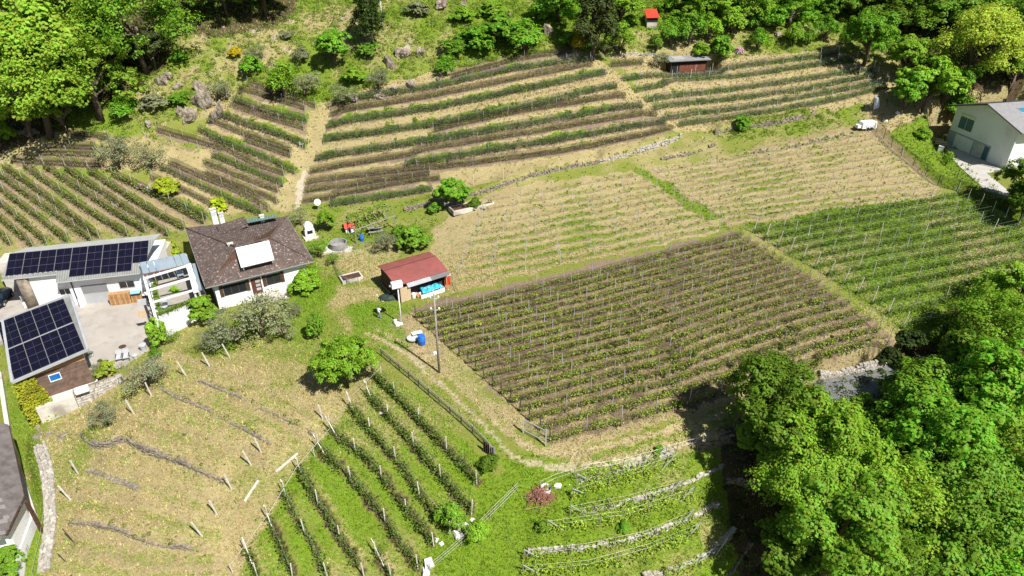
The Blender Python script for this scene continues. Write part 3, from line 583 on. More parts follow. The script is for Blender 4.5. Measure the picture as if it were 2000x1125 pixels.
for r in ROWS:
    k = r['kind']; colr, nl, vsp, (h0, h1), net, pk, psp, ls, sp = SPEC[k]; w_ = r['w']
    if len(w_) < 3: continue
    zz = zg(w_[:, 0], w_[:, 1]); p3 = np.c_[w_, zz]; ln = (len(w_)-1)*0.5
    tn = np.gradient(w_, axis=0); tn /= np.linalg.norm(tn, axis=1, keepdims=True)+1e-9; nn = np.stack([-tn[:, 1], tn[:, 0]], 1)
    loc = p3[0]; root = thing(r['name'], loc, r['label'], 'vine row', r['group'])
    s_ = np.linspace(0, ln, len(w_))
    def at(s): return np.array([np.interp(s, s_, p3[:, q]) for q in range(3)])
    nv = max(2, int(ln/vsp)); vp = np.linspace(.3, ln-.3, nv)+rng.normal(0, .08, nv)
    keep = rng.random(nv) > (.04 if k not in 'M' else .3); vig = np.clip(rng.normal(1, .3, nv), .3, 1.7)*keep
    vig *= .65+.7*vnoise(np.interp(vp, s_, w_[:, 0]), np.interp(vp, s_, w_[:, 1]), 6, 11)
    cnt = np.maximum(0, (nl*vig)).astype(int); rep = np.repeat(np.arange(nv), cnt); n = len(rep)
    if n:
        s = vp[rep]+rng.normal(0, vsp*.42, n); s = np.clip(s, 0, ln); off = rng.normal(0, sp, n)-(.16 if net else 0); hh = h0+(h1-h0)*rng.random(n)**.8*np.clip(vig[rep], .5, 1.25)
        c = np.stack([np.interp(s, s_, p3[:, q]) for q in range(3)], 1); nx_ = np.stack([np.interp(s, s_, nn[:, q]) for q in (0, 1)], 1)
        c[:, :2] += nx_*off[:, None]; c[:, 2] = zg(c[:, 0], c[:, 1])+hh
        nr = rng.normal(0, .7, (n, 3))+np.array([.1, -.1, .8]); nr /= np.linalg.norm(nr, axis=1, keepdims=True)
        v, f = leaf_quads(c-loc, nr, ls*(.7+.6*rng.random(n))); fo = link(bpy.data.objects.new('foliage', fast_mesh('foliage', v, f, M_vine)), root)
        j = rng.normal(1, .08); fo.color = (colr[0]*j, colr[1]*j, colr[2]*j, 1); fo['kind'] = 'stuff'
    # stems
    mb = MB()
    for q in range(nv):
        if not keep[q]: continue
        a = at(vp[q]); lean = rng.normal(0, .08, 2); mb.tube([(a[0], a[1], a[2]-.1), (a[0]+lean[0], a[1]+lean[1], a[2]+h0+.25)], .022, 3, cap=False)
    st = mb.build('stems', M_vwood, root); st['kind'] = 'stuff'
    if net:
        mat, z0, z1 = net
        for sd, nmx in ((-.24, 'front_net'), (.24, 'back_net')):
            q = resample(w_+nn*sd, 1.0); zq = zg(q[:, 0], q[:, 1]); m_n = len(q); sag = rng.normal(0, .05, m_n)
            v = np.r_[np.c_[q, zq+z0+rng.normal(0, .05, m_n)], np.c_[q-0*q, zq+z1+sag]]-loc
            i = np.arange(m_n-1); f = np.stack([i, i+1, m_n+i+1, m_n+i], 1); link(bpy.data.objects.new('net', fast_mesh('net', v, f, mat)), root)
    npost = max(2, int(round(ln/psp))+1)
    for q, s in enumerate(np.linspace(0.05, ln-.05, npost)):
        a = at(s); end = q in (0, npost-1); key = pk
        if end and pk == 'D' and k == 'D' and q == 0: key = 'DE'
        if end and pk == 'R' and q == 0: key = 'RE'
        po = link(bpy.data.objects.new('post', ME_POST[key]), root); po.location = tuple(a-loc); po.rotation_euler = (rng.normal(0, .03), rng.normal(0, .03), rng.normal(0, .2)); po.scale = (1, 1, rng.uniform(.94, 1.05))
    if k in ('B', 'T', 'R'):
        mb = MB()
        for hw in ((.9, 1.5) if k != 'T' else (.75, 1.3)):
            mb.tube([at(s)+np.array([0, 0, hw]) for s in np.linspace(0, ln, max(3, int(ln/4)))], .005, 3, cap=False)
        mb.build('wire', M_wire, root)
    if k == 'T':      # slanting end braces
        for e, dr in ((.05, 1), (ln-.05, -1)):
            a = at(e); b_ = at(e+dr*1.5); mb = MB().bar(a+np.array([0, 0, 1.45]), b_+np.array([0, 0, -.05]), .065, .065); mb.build('brace', M_steel, root)
    if k == 'B':
        a = at(.05); b_ = at(1.2); MB().bar(a+np.array([-.55*tn[0, 0], -.55*tn[0, 1], 1.75]), b_+np.array([0, 0, .0]), .07, .07).build('brace', M_conc, root)
# ------------------------------------------------------------------ stone walls: separate stones
def stone_mesh(seed):
    r_ = np.random.default_rng(seed); mb = MB(); q = lambda: r_.uniform(-.07, .07)
    lo = [(-.5+q(), -.5+q(), 0), (.5+q(), -.5+q(), 0), (.5+q(), .5+q(), 0), (-.5+q(), .5+q(), 0)]
    md = [(x*1.06, y*1.06, .55+q()) for x, y, _ in lo]; hi = [(x*.82+q(), y*.82+q(), 1+q()) for x, y, _ in lo]
    mb.add(lo+md+hi, [(3, 2, 1, 0), (8, 9, 10, 11)]+[(i, (i+1) % 4, 4+(i+1) % 4, 4+i) for i in range(4)]+[(4+i, 4+(i+1) % 4, 8+(i+1) % 4, 8+i) for i in range(4)])
    return mb
STONES = [shared('stone', stone_mesh(i), M_stone) for i in range(7)]
MSTONES = [shared('stone', stone_mesh(i+30), M_stonep) for i in range(5)]
PSTONES = [shared('stone', stone_mesh(i+20), M_paleston) for i in range(4)]
def put_stone(parent, p, sx, sy, sz, rz, loc, pal=None):
    o_ = link(bpy.data.objects.new('stone', random.choice(pal or STONES)), parent); o_.location = tuple(np.array(p)-loc); o_.scale = (sx, sy, sz); o_.rotation_euler = (random.uniform(-.1, .1), random.uniform(-.1, .1), rz+random.uniform(-.15, .15)); return o_
def stone_mass(parent, plist, loc, mat=None):
    V = []; Fc = []
    tmpl = [stone_mesh(i+40) for i in range(5)]
    mb = MB()
    for (p, sx, sy, sz, rz) in plist:
        tm = random.choice(tmpl); c_, s_2 = math.cos(rz), math.sin(rz)
        mb.add([(p[0]+c_*x*sx-s_2*y*sy, p[1]+s_2*x*sx+c_*y*sy, p[2]+z*sz) for x, y, z in tm.v], tm.f)
    o_ = mb.build('small_stones', mat or M_stone, parent); o_['kind'] = 'stuff'; return o_
for w_, h, lab in HW:
    p0 = np.r_[w_[0], zg(w_[0, 0], w_[0, 1])]; root = thing('dry_stone_wall', p0, lab, 'stone wall')
    q = resample(w_, .1); d = np.gradient(q, axis=0); ang = np.arctan2(d[:, 1], d[:, 0]); nn = np.stack([-np.sin(ang), np.cos(ang)], 1); ln = (len(q)-1)*.1
    courses = max(2, int(round((h+.18)/.24))); ch = (h+.1)/courses; lst = []; big = 0
    for cidx in range(courses):
        s = random.uniform(0, .2)
        while s < ln-.15:
            l = random.uniform(.32, .7); i = min(len(q)-1, int((s+l/2)/.1)); low = q[i]-nn[i]*.35
            z = float(zg(low[0], low[1]))-.1+cidx*ch; pp = np.array([q[i, 0]+nn[i, 0]*(.04*cidx-.1+random.uniform(-.05, .05)), q[i, 1]+nn[i, 1]*(.04*cidx-.1+random.uniform(-.05, .05)), z])
            s += l
            if random.random() < .08 or cidx > courses*(.25+1.1*float(vnoise(np.array([s]), np.array([p0[0]]), 2.2, 33)[0])): continue
            lst.append((pp, l*.95, random.uniform(.28, .42), ch*random.uniform(.85, 1.15), ang[i]))
    top = lst[-min(len(lst), 110):]; rest = lst[:-min(len(lst), 110)]
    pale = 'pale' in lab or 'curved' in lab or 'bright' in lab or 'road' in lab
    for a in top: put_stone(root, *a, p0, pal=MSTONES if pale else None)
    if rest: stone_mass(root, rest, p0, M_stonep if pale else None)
# ------------------------------------------------------------------ buildings
def A3(*a): return np.array(a, float)
def ribbed(mb, poly, sp, amp, mi=0, lift=0.0):
    """corrugated skin over a convex 3-D polygon; ribs run down the slope"""
    p = [np.array(q, float) for q in poly]; n_ = np.cross(p[1]-p[0], p[2]-p[0]); n_ /= np.linalg.norm(n_); n_ = n_ if n_[2] > 0 else -n_
    hz = np.cross(n_, (0, 0, 1.0)); hz /= np.linalg.norm(hz); dn = np.cross(n_, hz); o_ = p[0]; uv = [((q-o_) @ hz, (q-o_) @ dn) for q in p]
    s0, s1 = min(u for u, _ in uv), max(u for u, _ in uv); cnt = max(3, int((s1-s0)/(sp/2))); ss = np.linspace(s0+1e-3, s1-1e-3, cnt); vs = []
    for i, s in enumerate(ss):
        ts = []
        for k in range(len(uv)):
            (u0, t0), (u1, t1) = uv[k], uv[(k+1) % len(uv)]
            if (u0-s)*(u1-s) <= 0 and abs(u1-u0) > 1e-9: ts.append(t0+(t1-t0)*(s-u0)/(u1-u0))
        if not ts: ts = [0, 0]
        h = lift+(amp if i % 2 else 0)
        vs += [o_+hz*s+dn*min(ts)+n_*h, o_+hz*s+dn*max(ts)+n_*h]
    mb.add(vs, [(2*i, 2*i+1, 2*i+3, 2*i+2) for i in range(cnt-1)], mi)
def wall_window(parent, T, u0, u1, z0, z1, v, name='window', fr=M_whitep, glass=M_glass, mull=1, depth=.05, sub=True):
    """window on a wall face whose outside is -v; frame and pane as parts"""
    f = MB(); t_ = .07
    f.box(T, u0, u1, v-depth, v+.1, z0, z0+t_).box(T, u0, u1, v-depth, v+.1, z1-t_, z1).box(T, u0, u0+t_, v-depth, v+.1, z0+t_, z1-t_).box(T, u1-t_, u1, v-depth, v+.1, z0+t_, z1-t_)
    for k in range(mull):
        c = u0+(u1-u0)*(k+1)/(mull+1); f.box(T, c-.035, c+.035, v-depth, v+.1, z0+t_, z1-t_)
    w_ = f.build(name, fr, parent); MB().box(T, u0+t_, u1-t_, v-.02, v+.09, z0+t_, z1-t_).build('pane', glass, w_); return w_
def board_wall(parent, T, u0, u1, z0, z1, v, bh, mat, name='board', top=None):
    """horizontal boards, each its own piece; top(u) limits the height"""
    z = z0
    while z < z1-.02:
        zt = min(z+bh-.012, z1)
        MB().box(T, u0+random.uniform(0, .02), u1-random.uniform(0, .02), v-.03-random.uniform(0, .008), v, z, zt).build(name, mat, parent); z += bh
def place(o_, M, parent):
    l = rootloc(parent); o_.matrix_basis = Matrix.Translation(Vector(tuple(-l))) @ M
def solar_mesh(wd, ht, hlines=1, vlines=1, lw=.014):
    mb = MB(); mb.box(IDT, 0, wd, 0, ht, 0, .035, 0)
    xs = np.linspace(0.018, wd-.018, vlines+2); ys = np.linspace(.018, ht-.018, hlines+2)
    for i in range(len(xs)-1):
        for j in range(len(ys)-1):
            x0 = xs[i]+(lw/2 if i else 0); x1 = xs[i+1]-(lw/2 if i < len(xs)-2 else 0); y0 = ys[j]+(lw/2 if j else 0); y1 = ys[j+1]-(lw/2 if j < len(ys)-2 else 0)
            mb.add([(x0, y0, .04), (x1, y0, .04), (x1, y1, .04), (x0, y1, .04)], [(0, 1, 2, 3)], 1)
    return shared('solar_panel', mb, [M_pframe, M_cell])
def basis(o_, ex, ey):
    ex = np.array(ex, float)/np.linalg.norm(ex); ey = np.array(ey, float); ey = ey-ex*(ey @ ex); ey /= np.linalg.norm(ey); ez = np.cross(ex, ey)
    return Matrix(((ex[0], ey[0], ez[0], o_[0]), (ex[1], ey[1], ez[1], o_[1]), (ex[2], ey[2], ez[2], o_[2]), (0, 0, 0, 1)))
# ---- main house
eA, eB, eC, eD = P(362, 446, 3.4), P(402, 563, 3.4), P(613, 511, 3.4), P(560, 424, 3.4)
HT = frame((eB[0], eB[1], 0), 30)
house = thing('farmhouse', (eB[0], eB[1], -0.5), 'white farmhouse with lichened brown tile hip roof beside the olive trees', 'house')
r1, r2 = P(462, 484, 6.0), P(528, 466, 6.0)
roof = MB(); und = MB()
for poly in ([eB, eC, r2, r1], [eC, eD, r2], [eD, eA, r1, r2], [eA, eB, r1]):
    ribbed(roof, poly, .3, .05, lift=.06); und.slab(poly, .14)
und.build('roof_boarding', M_wooddark, house); ro = roof.build('roof', M_tile, house)
for a, b in ((eB, r1), (eC, r2), (r1, r2), (eD, r2), (eA, r1)):
    mb = MB(); k = max(3, int(np.linalg.norm(b-a)/.45))
    for i in range(k): 
        q0 = a+(b-a)*i/k; q1 = a+(b-a)*(i+.95)/k; mb.tube([q0+A3(0, 0, .13), q1+A3(0, 0, .15)], [.13, .11], 6)
    mb.build('ridge_tiles', M_tile, ro)
gut = MB()
for a, b in ((eA, eB), (eB, eC), (eC, eD)): gut.bar(a+A3(0, 0, .02), b+A3(0, 0, .02), .14, .12)
gut.build('gutter', solid('pale_gutter', (.5, .5, .5), None, rough=.4, metal=.5), house)
def sh(u, v): q = HT(u, v, 0); return (q[0], q[1])
MB().prism([sh(.95, .75), sh(12.3, .75), sh(12.3, 13.5), sh(.95, 15.5)], -1.6, 3.35).build('wall', M_white, house)
MB().prism([sh(.9, .7), sh(12.35, .7), sh(12.35, 3), sh(.9, 3)], -1.6, -.35).build('plinth', M_concrete, house)
wall_window(house, HT, 1.9, 4.6, 1.3, 2.75, .75, mull=2, fr=M_wooddark); 
for su in (1.45, 4.62): MB().box(HT, su, su+.42, .68, .745, 1.25, 2.8).build('shutter', M_wooddark, house)
dr = MB().box(HT, 5.25, 6.45, .66, .8, .55, 2.75).build('front_door', solid('red_brown_door', (.09, .03, .02), (.12, .045, .03), 3, .5), house)
for k in range(3): MB().box(HT, 5.75, 6.3, .64, .665, 1.0+k*.55, 1.35+k*.55).build('door_pane', M_frame, dr)
wall_window(house, HT, 7.1, 8.9, 1.3, 2.75, .75, mull=1, fr=M_wooddark)
for su in (6.65, 8.92): MB().box(HT, su, su+.42, .68, .745, 1.25, 2.8).build('shutter', M_wooddark, house)
MB().box(HT, 5.0, 8.0, -1.0, .64, -1.2, .45).build('landing', M_concrete, house)
for k in range(4): MB().box(HT, 8.0+k*.32, 8.32+k*.32, -1.0, .6, -1.2, .45-.2*(k+1)).build('step', M_concrete, house)
MB().box(HT, 9.3, 10.3, .64, .75, -.3, .1).build('cellar_window', M_darkin, house)
T2 = frame((HT(.95, .75, 0)[0], HT(.95, .75, 0)[1], 0), 120)
MB().box(T2, 1.2, 2.6, -.06, -.002, .2, 2.4).build('side_door', M_darkin, house)
# collector on the roof, standing proud of the tiles; white paint stands in for sun glare
c0, c1, c2, c3 = P(472, 526.5, 4.62), P(536.5, 511, 4.62), P(526, 473.5, 5.95), P(460.5, 488, 5.95)
col = thing('roof_collector', (c0+c2)/2-A3(0, 0, .35), 'white glaring collector panel on the farmhouse roof', 'solar panel'); mb = MB(); mb.slab([c0+A3(0, 0, .28), c1+A3(0, 0, .28), c2+A3(0, 0, .28), c3+A3(0, 0, .28)], .12); mb.build('panel', M_whitep, col)
mb = MB()
for a in (c0, c1, c2, c3): b = a+((c0+c2)/2-a)*.12; mb.tube([b+A3(0, 0, -.3), b+A3(0, 0, .2)], .05, 5)
mb.build('stand', M_steel, col)
def chimney(px, py, z0, h, s, parent, rows=4):
    q = P(px, py, z0); T = frame(q, 30); c = MB().box(T, -s, s, -s*.75, s*.75, -1.2, h).build('chimney', M_white, parent)
    for k in range(rows): MB().box(T, -s-.03, s+.03, -s*.75-.03, s*.75+.03, h*.62+k*.14, h*.62+k*.14+.07).build('chimney_slat', M_greyr, c)
    MB().box(T, -s-.08, s+.08, -s*.75-.08, s*.75+.08, h+.0, h+.1).build('chimney_cap', M_concrete, c)
chimney(422, 437, 3.3, 2.3, .36, house); chimney(435, 434, 3.4, 1.4, .3, house, 3); chimney(513, 432, 4.0, .9, .27, house, 3); chimney(452, 487, 5.1, .8, .3, house, 3)
# raised rear bay with green sheet
b0, b1, b2, b3 = P(425, 455, 4.6), P(537, 428, 4.9), P(540, 424, 4.2), P(480, 430, 4.2)
rb = MB(); ra = [P(430, 460, 4.55), P(484, 438, 4.9), P(478, 424, 4.6), P(423, 440, 4.3)]; ribbed(rb, ra, .3, .05, lift=.1); rb.build('rear_bay_roof', M_tile, house); MB().slab([q+A3(0, 0, .03) for q in ra], .3).build('rear_bay', M_tile, house)
rg = [P(484, 437, 4.75), P(543, 425, 4.6), P(541, 419, 4.3), P(480, 427, 4.5)]; g_ = MB(); ribbed(g_, rg, .35, .06, lift=.05); g_.build('green_sheet', M_copper, house)
# ---- long annex with solar roof
annex = thing('annex_building', (-57, 75, -2), 'long white annex with grey metal roof and two rows deep of solar panels', 'building')
AT = frame((-57.2, 74.9, -2.0), 14)
# front wall block (right) and recessed left block
MB().box(AT, .2, 10.6, .55, 9.5, -.3, 4.0).build('wall', M_white, annex)
MB().box(AT, -4.3, .2, 1.2, 9.5, -.3, 4.35).build('wall', M_white, annex)
MB().box(AT, -9.6, -4.3, 6.5, 9.5, -.3, 4.35).build('carport_back_wall', M_concrete, annex)
# roof planes
L0, L1_ = P(3, 546.5, 2.7), P(112, 535, 2.7); g0, g1 = P(20, 495, 4.6), P(302, 468, 4.6); pn_ = np.cross(g1-g0, L0-g0)
def onroof(px, py): d_ = ray(px, py); c_ = A3(0, 0, CAMZ); return c_+d_*(((g0-c_) @ pn_)/(d_ @ pn_))
L1_ = onroof(112, 535); e0, e1 = onroof(109, 551.5), onroof(273, 533); print('annex eave', e0, e1)
bk0, bk1 = P(50, 484, 4.3), P(314, 457, 4.3)
gm = g0+(g1-g0)*((112-20)/(302-20.)*1.0); up_dir = (g1-e1)/np.linalg.norm(g1-e1)
q_l = L1_+(e0-L1_)*0
rf = MB(); polyR = [e0, e1, g1, gm]; polyL = [L0, L1_+(L1_-L0)*.0, gm, g0]
ribbed(rf, polyR, .28, .035, lift=.02); ribbed(rf, polyL, .28, .035, lift=.02); rfo = rf.build('roof', M_metalroof, annex)
sb = MB(); sb.slab(polyR, .16).slab(polyL, .16); sb.slab([g0, g1, bk1, bk0], .12); sb.build('roof_deck', solid('pale_sheet', (.36, .38, .37), (.42, .43, .42), .7, .5), annex)
mb = MB().bar(e0+A3(0, -.05, -.05), e1+A3(0, -.05, -.05), .14, .12).bar(L0+A3(0, -.05, -.05), L1_+A3(0, -.05, -.05), .14, .12); mb.build('gutter', M_steel, annex)
for t_ in np.linspace(.03, .97, 11):
    q = L0+(L1_-L0)*t_; q = q+(g0-L0)*.08; MB().box(frame(q, 14), -.12, .12, -.03, .03, .05, .16).build('snow_guard', M_steel, annex)
def solar_grid(parent, o_, ex, ey, cols, rows, mesh, wd, ht, skip=lambda c, r: False, gapx=.06, gapy=.02):
    for c in range(cols):
        for r_ in range(rows):
            if skip(c, r_): continue
            q = np.array(o_)+ex*(c*(wd+gapx))+ey*(r_*(ht+gapy)); ob = link(bpy.data.objects.new('solar_panel', mesh), parent); place(ob, basis(q, ex, ey), parent)
# panel corners read on the roof: top edge y~ (20,497)-(289,470), rows going down
tl, tr = g0+(L0-g0)*.03, g1+(e1-g1)*.02
ex = (tr-tl); tlen = np.linalg.norm(ex); ex = ex/tlen; dn = (L0-g0); dn = dn-ex*(dn @ ex); dn /= np.linalg.norm(dn)
pw = tlen*.965/9-.06; slope = np.linalg.norm(np.cross(L0-g0, ex)); ph = slope*.86/3-.02
sm1 = solar_mesh(pw, ph, 0, 1)
M_line = None
solar_grid(annex, tl+dn*(3*(ph+.02))+np.cross(ex, -dn)*.10, ex, -dn, 9, 3, sm1, pw, ph)
solar_grid(annex, tl+dn*(4*(ph+.02))+np.cross(ex, -dn)*.10, ex, -dn, 8, 1, sm1, pw, ph, skip=lambda c, r_: c < 4)
# openings
gd = MB().box(AT, 1.55, 4.6, .5, .6, -.05, 2.75).build('garage_door', solid('grey_garage_door', (.36, .37, .39), (.4, .41, .43), 2, .5), annex)
MB().box(AT, 1.58, 4.57, .49, .51, 1.55, 2.7).build('garage_door_upper', solid('taupe_shade', (.2, .2, .21), (.22, .22, .23), 2, .5), gd)
wall_window(annex, AT, 6.0, 7.9, 1.7, 2.75, .55, mull=1, fr=M_steel)
wall_window(annex, AT, -1.35, .0, 1.35, 2.35, 1.2, mull=1)
wall_window(annex, AT, .15, .19, 1.35, 2.3, .9, mull=0)
MB().box(AT, .62, .72, .42, .54, -.05, 3.7).build('downpipe', solid('dark_blue_pipe', (.01, .015, .06), None, rough=.4), annex)
MB().box(AT, 8.7, 9.6, .48, .56, -.05, 2.1).build('side_door', M_whitep, annex)
MB().box(AT, 1.0, 1.45, -.3, .5, -.05, 1.3).build('buttress', M_white, annex)
# brown drum-like pillar of the carport
cp = AT(-4.9, 1.4, 0); mb = MB().tube([(cp[0], cp[1], -2.2), (cp[0], cp[1], 2.4)], .75, 16); mb.build('round_pillar', solid('streaked_concrete', (.12, .095, .075), (.3, .25, .2), 1.2, .9), annex, smooth=True)
# yellowish rear terrace
MB().prism([P(300, 488, 1)[:2], P(312, 470, 1)[:2], P(334, 472, 1)[:2], P(322, 490, 1)[:2]], -1, 1.0).build('rear_terrace', solid('ochre_paving', (.5, .45, .28), (.56, .5, .33), 1, .9), annex)
# ---- garage with solar roof
gB, gR, gT, gT2 = P(24, 747, 1.0), P(172, 683, 2.0), P(5, 626, 3.0), P(138, 576, 4.0)
gar = thing('garage', (gB[0], gB[1], -4), 'timber clad garage under a big tilted solar roof at the courtyard edge', 'garage')
sb = MB(); rp = [gB, gR, gT2, gT]; sb.slab(rp, .22); sb.build('roof', M_metalroof, gar)
fr_ = MB()
for a, b in ((gB, gR), (gR, gT2), (gT2, gT), (gT, gB)): fr_.bar(a+A3(0, 0, .0), b+A3(0, 0, .0), .26, .26)
fr_.build('roof_edge', solid('grey_zinc', (.42, .44, .45), (.5, .52, .53), 1, .4, .3), gar)
ex = gR-gB; wl_ = np.linalg.norm(ex); ex = ex/wl_; ey = gT-gB; ey = ey-ex*(ey @ ex); dl = np.linalg.norm(ey); ey = ey/dl; nz_ = np.cross(ex, ey)
pw = (wl_-.5)/4-.05; ph = (dl-.62)/8-.012; sm2 = solar_mesh(pw, ph, 0, 1)
for half in (0, 1): solar_grid(gar, gB+ex*.27+ey*(.22+half*(4*(ph+.012)+.2))+nz_*.06, ex, ey, 4, 4, sm2, pw, ph, gapx=.05, gapy=.012)
MB().bar(gB+ex*.3+ey*(.22+4*(ph+.012)+.1)+nz_*.05, gR-ex*.3+ey*(.22+4*(ph+.012)+.1)+nz_*.05, .1, .1).build('roof_rail', M_frame, gar)
ga = math.degrees(math.atan2(ex[1], ex[0])); GT = frame((gB[0], gB[1], 0), ga)
ins = GT(.6, .9, 0)
def gr(u, v): q = GT(u, v, 0); return (q[0], q[1])
wtop = lambda u, v: float((gB[2]-.25)+(ex[2]/math.hypot(ex[0], ex[1]))*u+(2.0/ (dl*.98))*v*.9)
foot = [(.7, .75), (6.7, .75), (6.7, 9.2), (.7, 9.2)]
MB().prism([gr(*q) for q in foot], -5.5, [wtop(*q) for q in foot]).build('wall', M_white, gar)
# timber boards on the front, stepped up under the roof slope
z = -2.55; 
while z < 1.6:
    zt = z+.17; u_ok = [u for u in np.linspace(.7, 6.7, 40) if wtop(u, .75) > zt+.02]
    if u_ok: MB().box(GT, max(.7, min(u_ok))-.02, 6.73, .70-random.uniform(0, .01), .75, z, zt).build('board', M_wood3 if (z > .35 and random.random() < .85) or z > .8 else random.choice((M_wood, M_wood2, M_wood)), gar)
    z += .182
wall_window(gar, GT, 3.0, 4.1, -.85, .05, .70, name='window', mull=0, glass=solid('blue_reflecting_glass', (.01, .12, .42), (.015, .17, .5), 2, .15), depth=.1)
# concrete and stone footing below the boards
ft = thing('retaining_wall', GT(2, -.5, -4), 'stained pale concrete retaining wall under the timber garage', 'wall')
MB().prism([gr(.9, -.6), gr(4.5, -.6), gr(4.5, .62), gr(.9, .62)], -6, -2.7).build('concrete_wall', M_concrete, ft)
sw = thing('stone_retaining_wall', GT(6, -.5, -4), 'grey coursed stone retaining wall right of the pale concrete', 'stone wall'); p0 = rootloc(sw); lst = []
for c in range(7):
    u = 4.55
    while u < 9.3:
        l = random.uniform(.35, .8); q = GT(u+l/2, -.35+.05*c, 0); zb = -4.6+c*.29+max(0, (u-7)*.12); 
        if zb < -2.45: put_stone(sw, (q[0], q[1], zb), l*.97, .55, .3*random.uniform(.9, 1.1), math.radians(ga), p0, pal=MSTONES)
        u += l
MB().prism([gr(4.55, -.15), gr(9.2, -.15), gr(9.0, .6), gr(4.55, .6)], -6, -2.6).build('wall_core', M_stone, sw)
# ---- creeper on the garage corner
# ---- terrace, pergola and awning between house and annex
pL0, pL1 = P(282, 543, 3.2), P(306, 627, 1.7)
terr = thing('raised_terrace', (-43, 70, -2), 'raised terrace with pale tiled floor and white walls between farmhouse and annex', 'terrace')
fl = [P(306, 629, 1.0), P(383, 598, 1.0), P(402, 570, 1.0), P(372, 512, 1.0), P(288, 535, 1.0)]; fl = [q[:2] for q in fl]
MB().prism(fl, -2.6, .85).build('wall', M_white, terr)
# tiles, each its own slab
fo_, fe = np.array(fl[0]), np.array(fl[1])-np.array(fl[0]); fe /= np.linalg.norm(fe); fn = np.array([-fe[1], fe[0]]); pf = np.array(fl)
tile_me = shared('tile', MB().box(IDT, -.38, .38, -.38, .38, 0, .03), M_peach)
for i in range(-6, 12):
    for j in range(0, 16):
        q = fo_+fe*(i*.78+.4)+fn*(j*.78+.4)
        cs = [q+fe*a*.4+fn*b*.4 for a in (-1, 1) for b in (-1, 1)]
        if all(inpoly(pf, np.array([c_[0]]), np.array([c_[1]]))[0] for c_ in cs):
            ob = link(bpy.data.objects.new('tile', tile_me), terr); ob.location = tuple(A3(q[0], q[1], .85)-rootloc(terr)); ob.rotation_euler = (0, 0, math.atan2(fe[1], fe[0]))
perg = thing('pergola', pL1-A3(0, 0, .8), 'white beam pergola over the raised terrace', 'pergola')
MB().bar(pL0, pL1, .28, .25).build('side_beam', M_whitep, perg)
for (a, b, za, zb) in (((281, 544), (366, 519), 3.2, 3.4), ((287, 568), (373, 543), 2.75, 3.4), ((297, 591), (381, 566), 2.35, 3.4)): MB().bar(P(*a, za), P(*b, zb), .2, .22).build('cross_beam', M_whitep, perg)
MB().slab([P(377, 569, 3.45), P(387, 566, 3.45), P(373, 514, 3.45), P(363, 517, 3.45)], .3).build('wide_beam', M_whitep, perg)
MB().slab([P(388, 566, 3.3), P(394, 563.5, 3.3), P(381, 514, 3.3), P(375, 515, 3.3)], .2).build('fascia', M_awn, perg)
for q in (pL0, pL1, P(297, 591, 2.3), P(379, 567, 3.4)): MB().bar(A3(q[0], q[1], .8), A3(q[0], q[1], q[2]-.1), .16, .16).build('pergola_post', M_whitep, perg)
awn = thing('awning_roof', P(320, 520, 2.2), 'blue-grey panelled canopy between annex and farmhouse', 'canopy')
w0, w1, w2, w3 = P(279, 535, 3.0), P(372, 515, 3.0), P(363, 494, 3.5), P(272, 513, 3.5)
for k in range(7):
    a, b = k/7+.006, (k+1)/7-.006; MB().slab([w0+(w1-w0)*a, w0+(w1-w0)*b, w3+(w2-w3)*b, w3+(w2-w3)*a], .05).build('canopy_panel', M_awn, awn)
MB().bar(w0-A3(0, 0, .14), w1-A3(0, 0, .14), .08, .12).bar(w3-A3(0, 0, .14), w2-A3(0, 0, .14), .08, .12).build('canopy_beam', M_redwood, awn)
for q in (w0, w1, w3, w2): MB().bar(A3(q[0], q[1], -1.5), q-A3(0, 0, .2), .1, .1).build('canopy_post', M_whitep, awn)
# planters on the terrace front
for k in range(4):
    a = P(308, 622, 1.0)+(P(381, 592, 1.0)-P(308, 622, 1.0))*(k/4+.01); b = P(308, 622, 1.0)+(P(381, 592, 1.0)-P(308, 622, 1.0))*((k+1)/4-.01)
    pt = thing('planter', a, ['grey trough planter at the left end of the terrace front', 'grey trough planter second from the left on the terrace front', 'grey trough planter third from the left on the terrace front', 'grey trough planter at the right end of the terrace front'][k], 'planter', 'trough planters')
    MB().bar(a+A3(0, 0, .12), b+A3(0, 0, .12), .6, .42).build('trough', M_greyr, pt)
    n = 260; s = rng.random(n); c = a+(b-a)*s[:, None]+np.c_[rng.normal(0, .18, n), rng.normal(0, .18, n), .35+rng.random(n)*.35]; v, f = leaf_quads(c-rootloc(pt), np.array([0, -.2, 1])+rng.normal(0, .6, (n, 3)), .16); ob = link(bpy.data.objects.new('plants', fast_mesh('plants', v, f, M_leaf)), pt); ob.color = (.16, .25, .04, 1)
hd = thing('terrace_hedge', P(300, 600, 1.0), 'narrow green hedge along the left side of the terrace floor', 'hedge'); n = 900; s = rng.random(n); c = P(296, 560, .9)+(P(309, 618, .9)-P(296, 560, .9))*s[:, None]+np.c_[.35+rng.normal(0, .16, n), rng.normal(0, .16, n), rng.random(n)*.7]
v, f = leaf_quads(c-rootloc(hd), np.array([0, -.2, 1])+rng.normal(0, .6, (n, 3)), .17); ob = link(bpy.data.objects.new('foliage', fast_mesh('foliage', v, f, M_leaf)), hd); ob.color = (.17, .28, .04, 1)
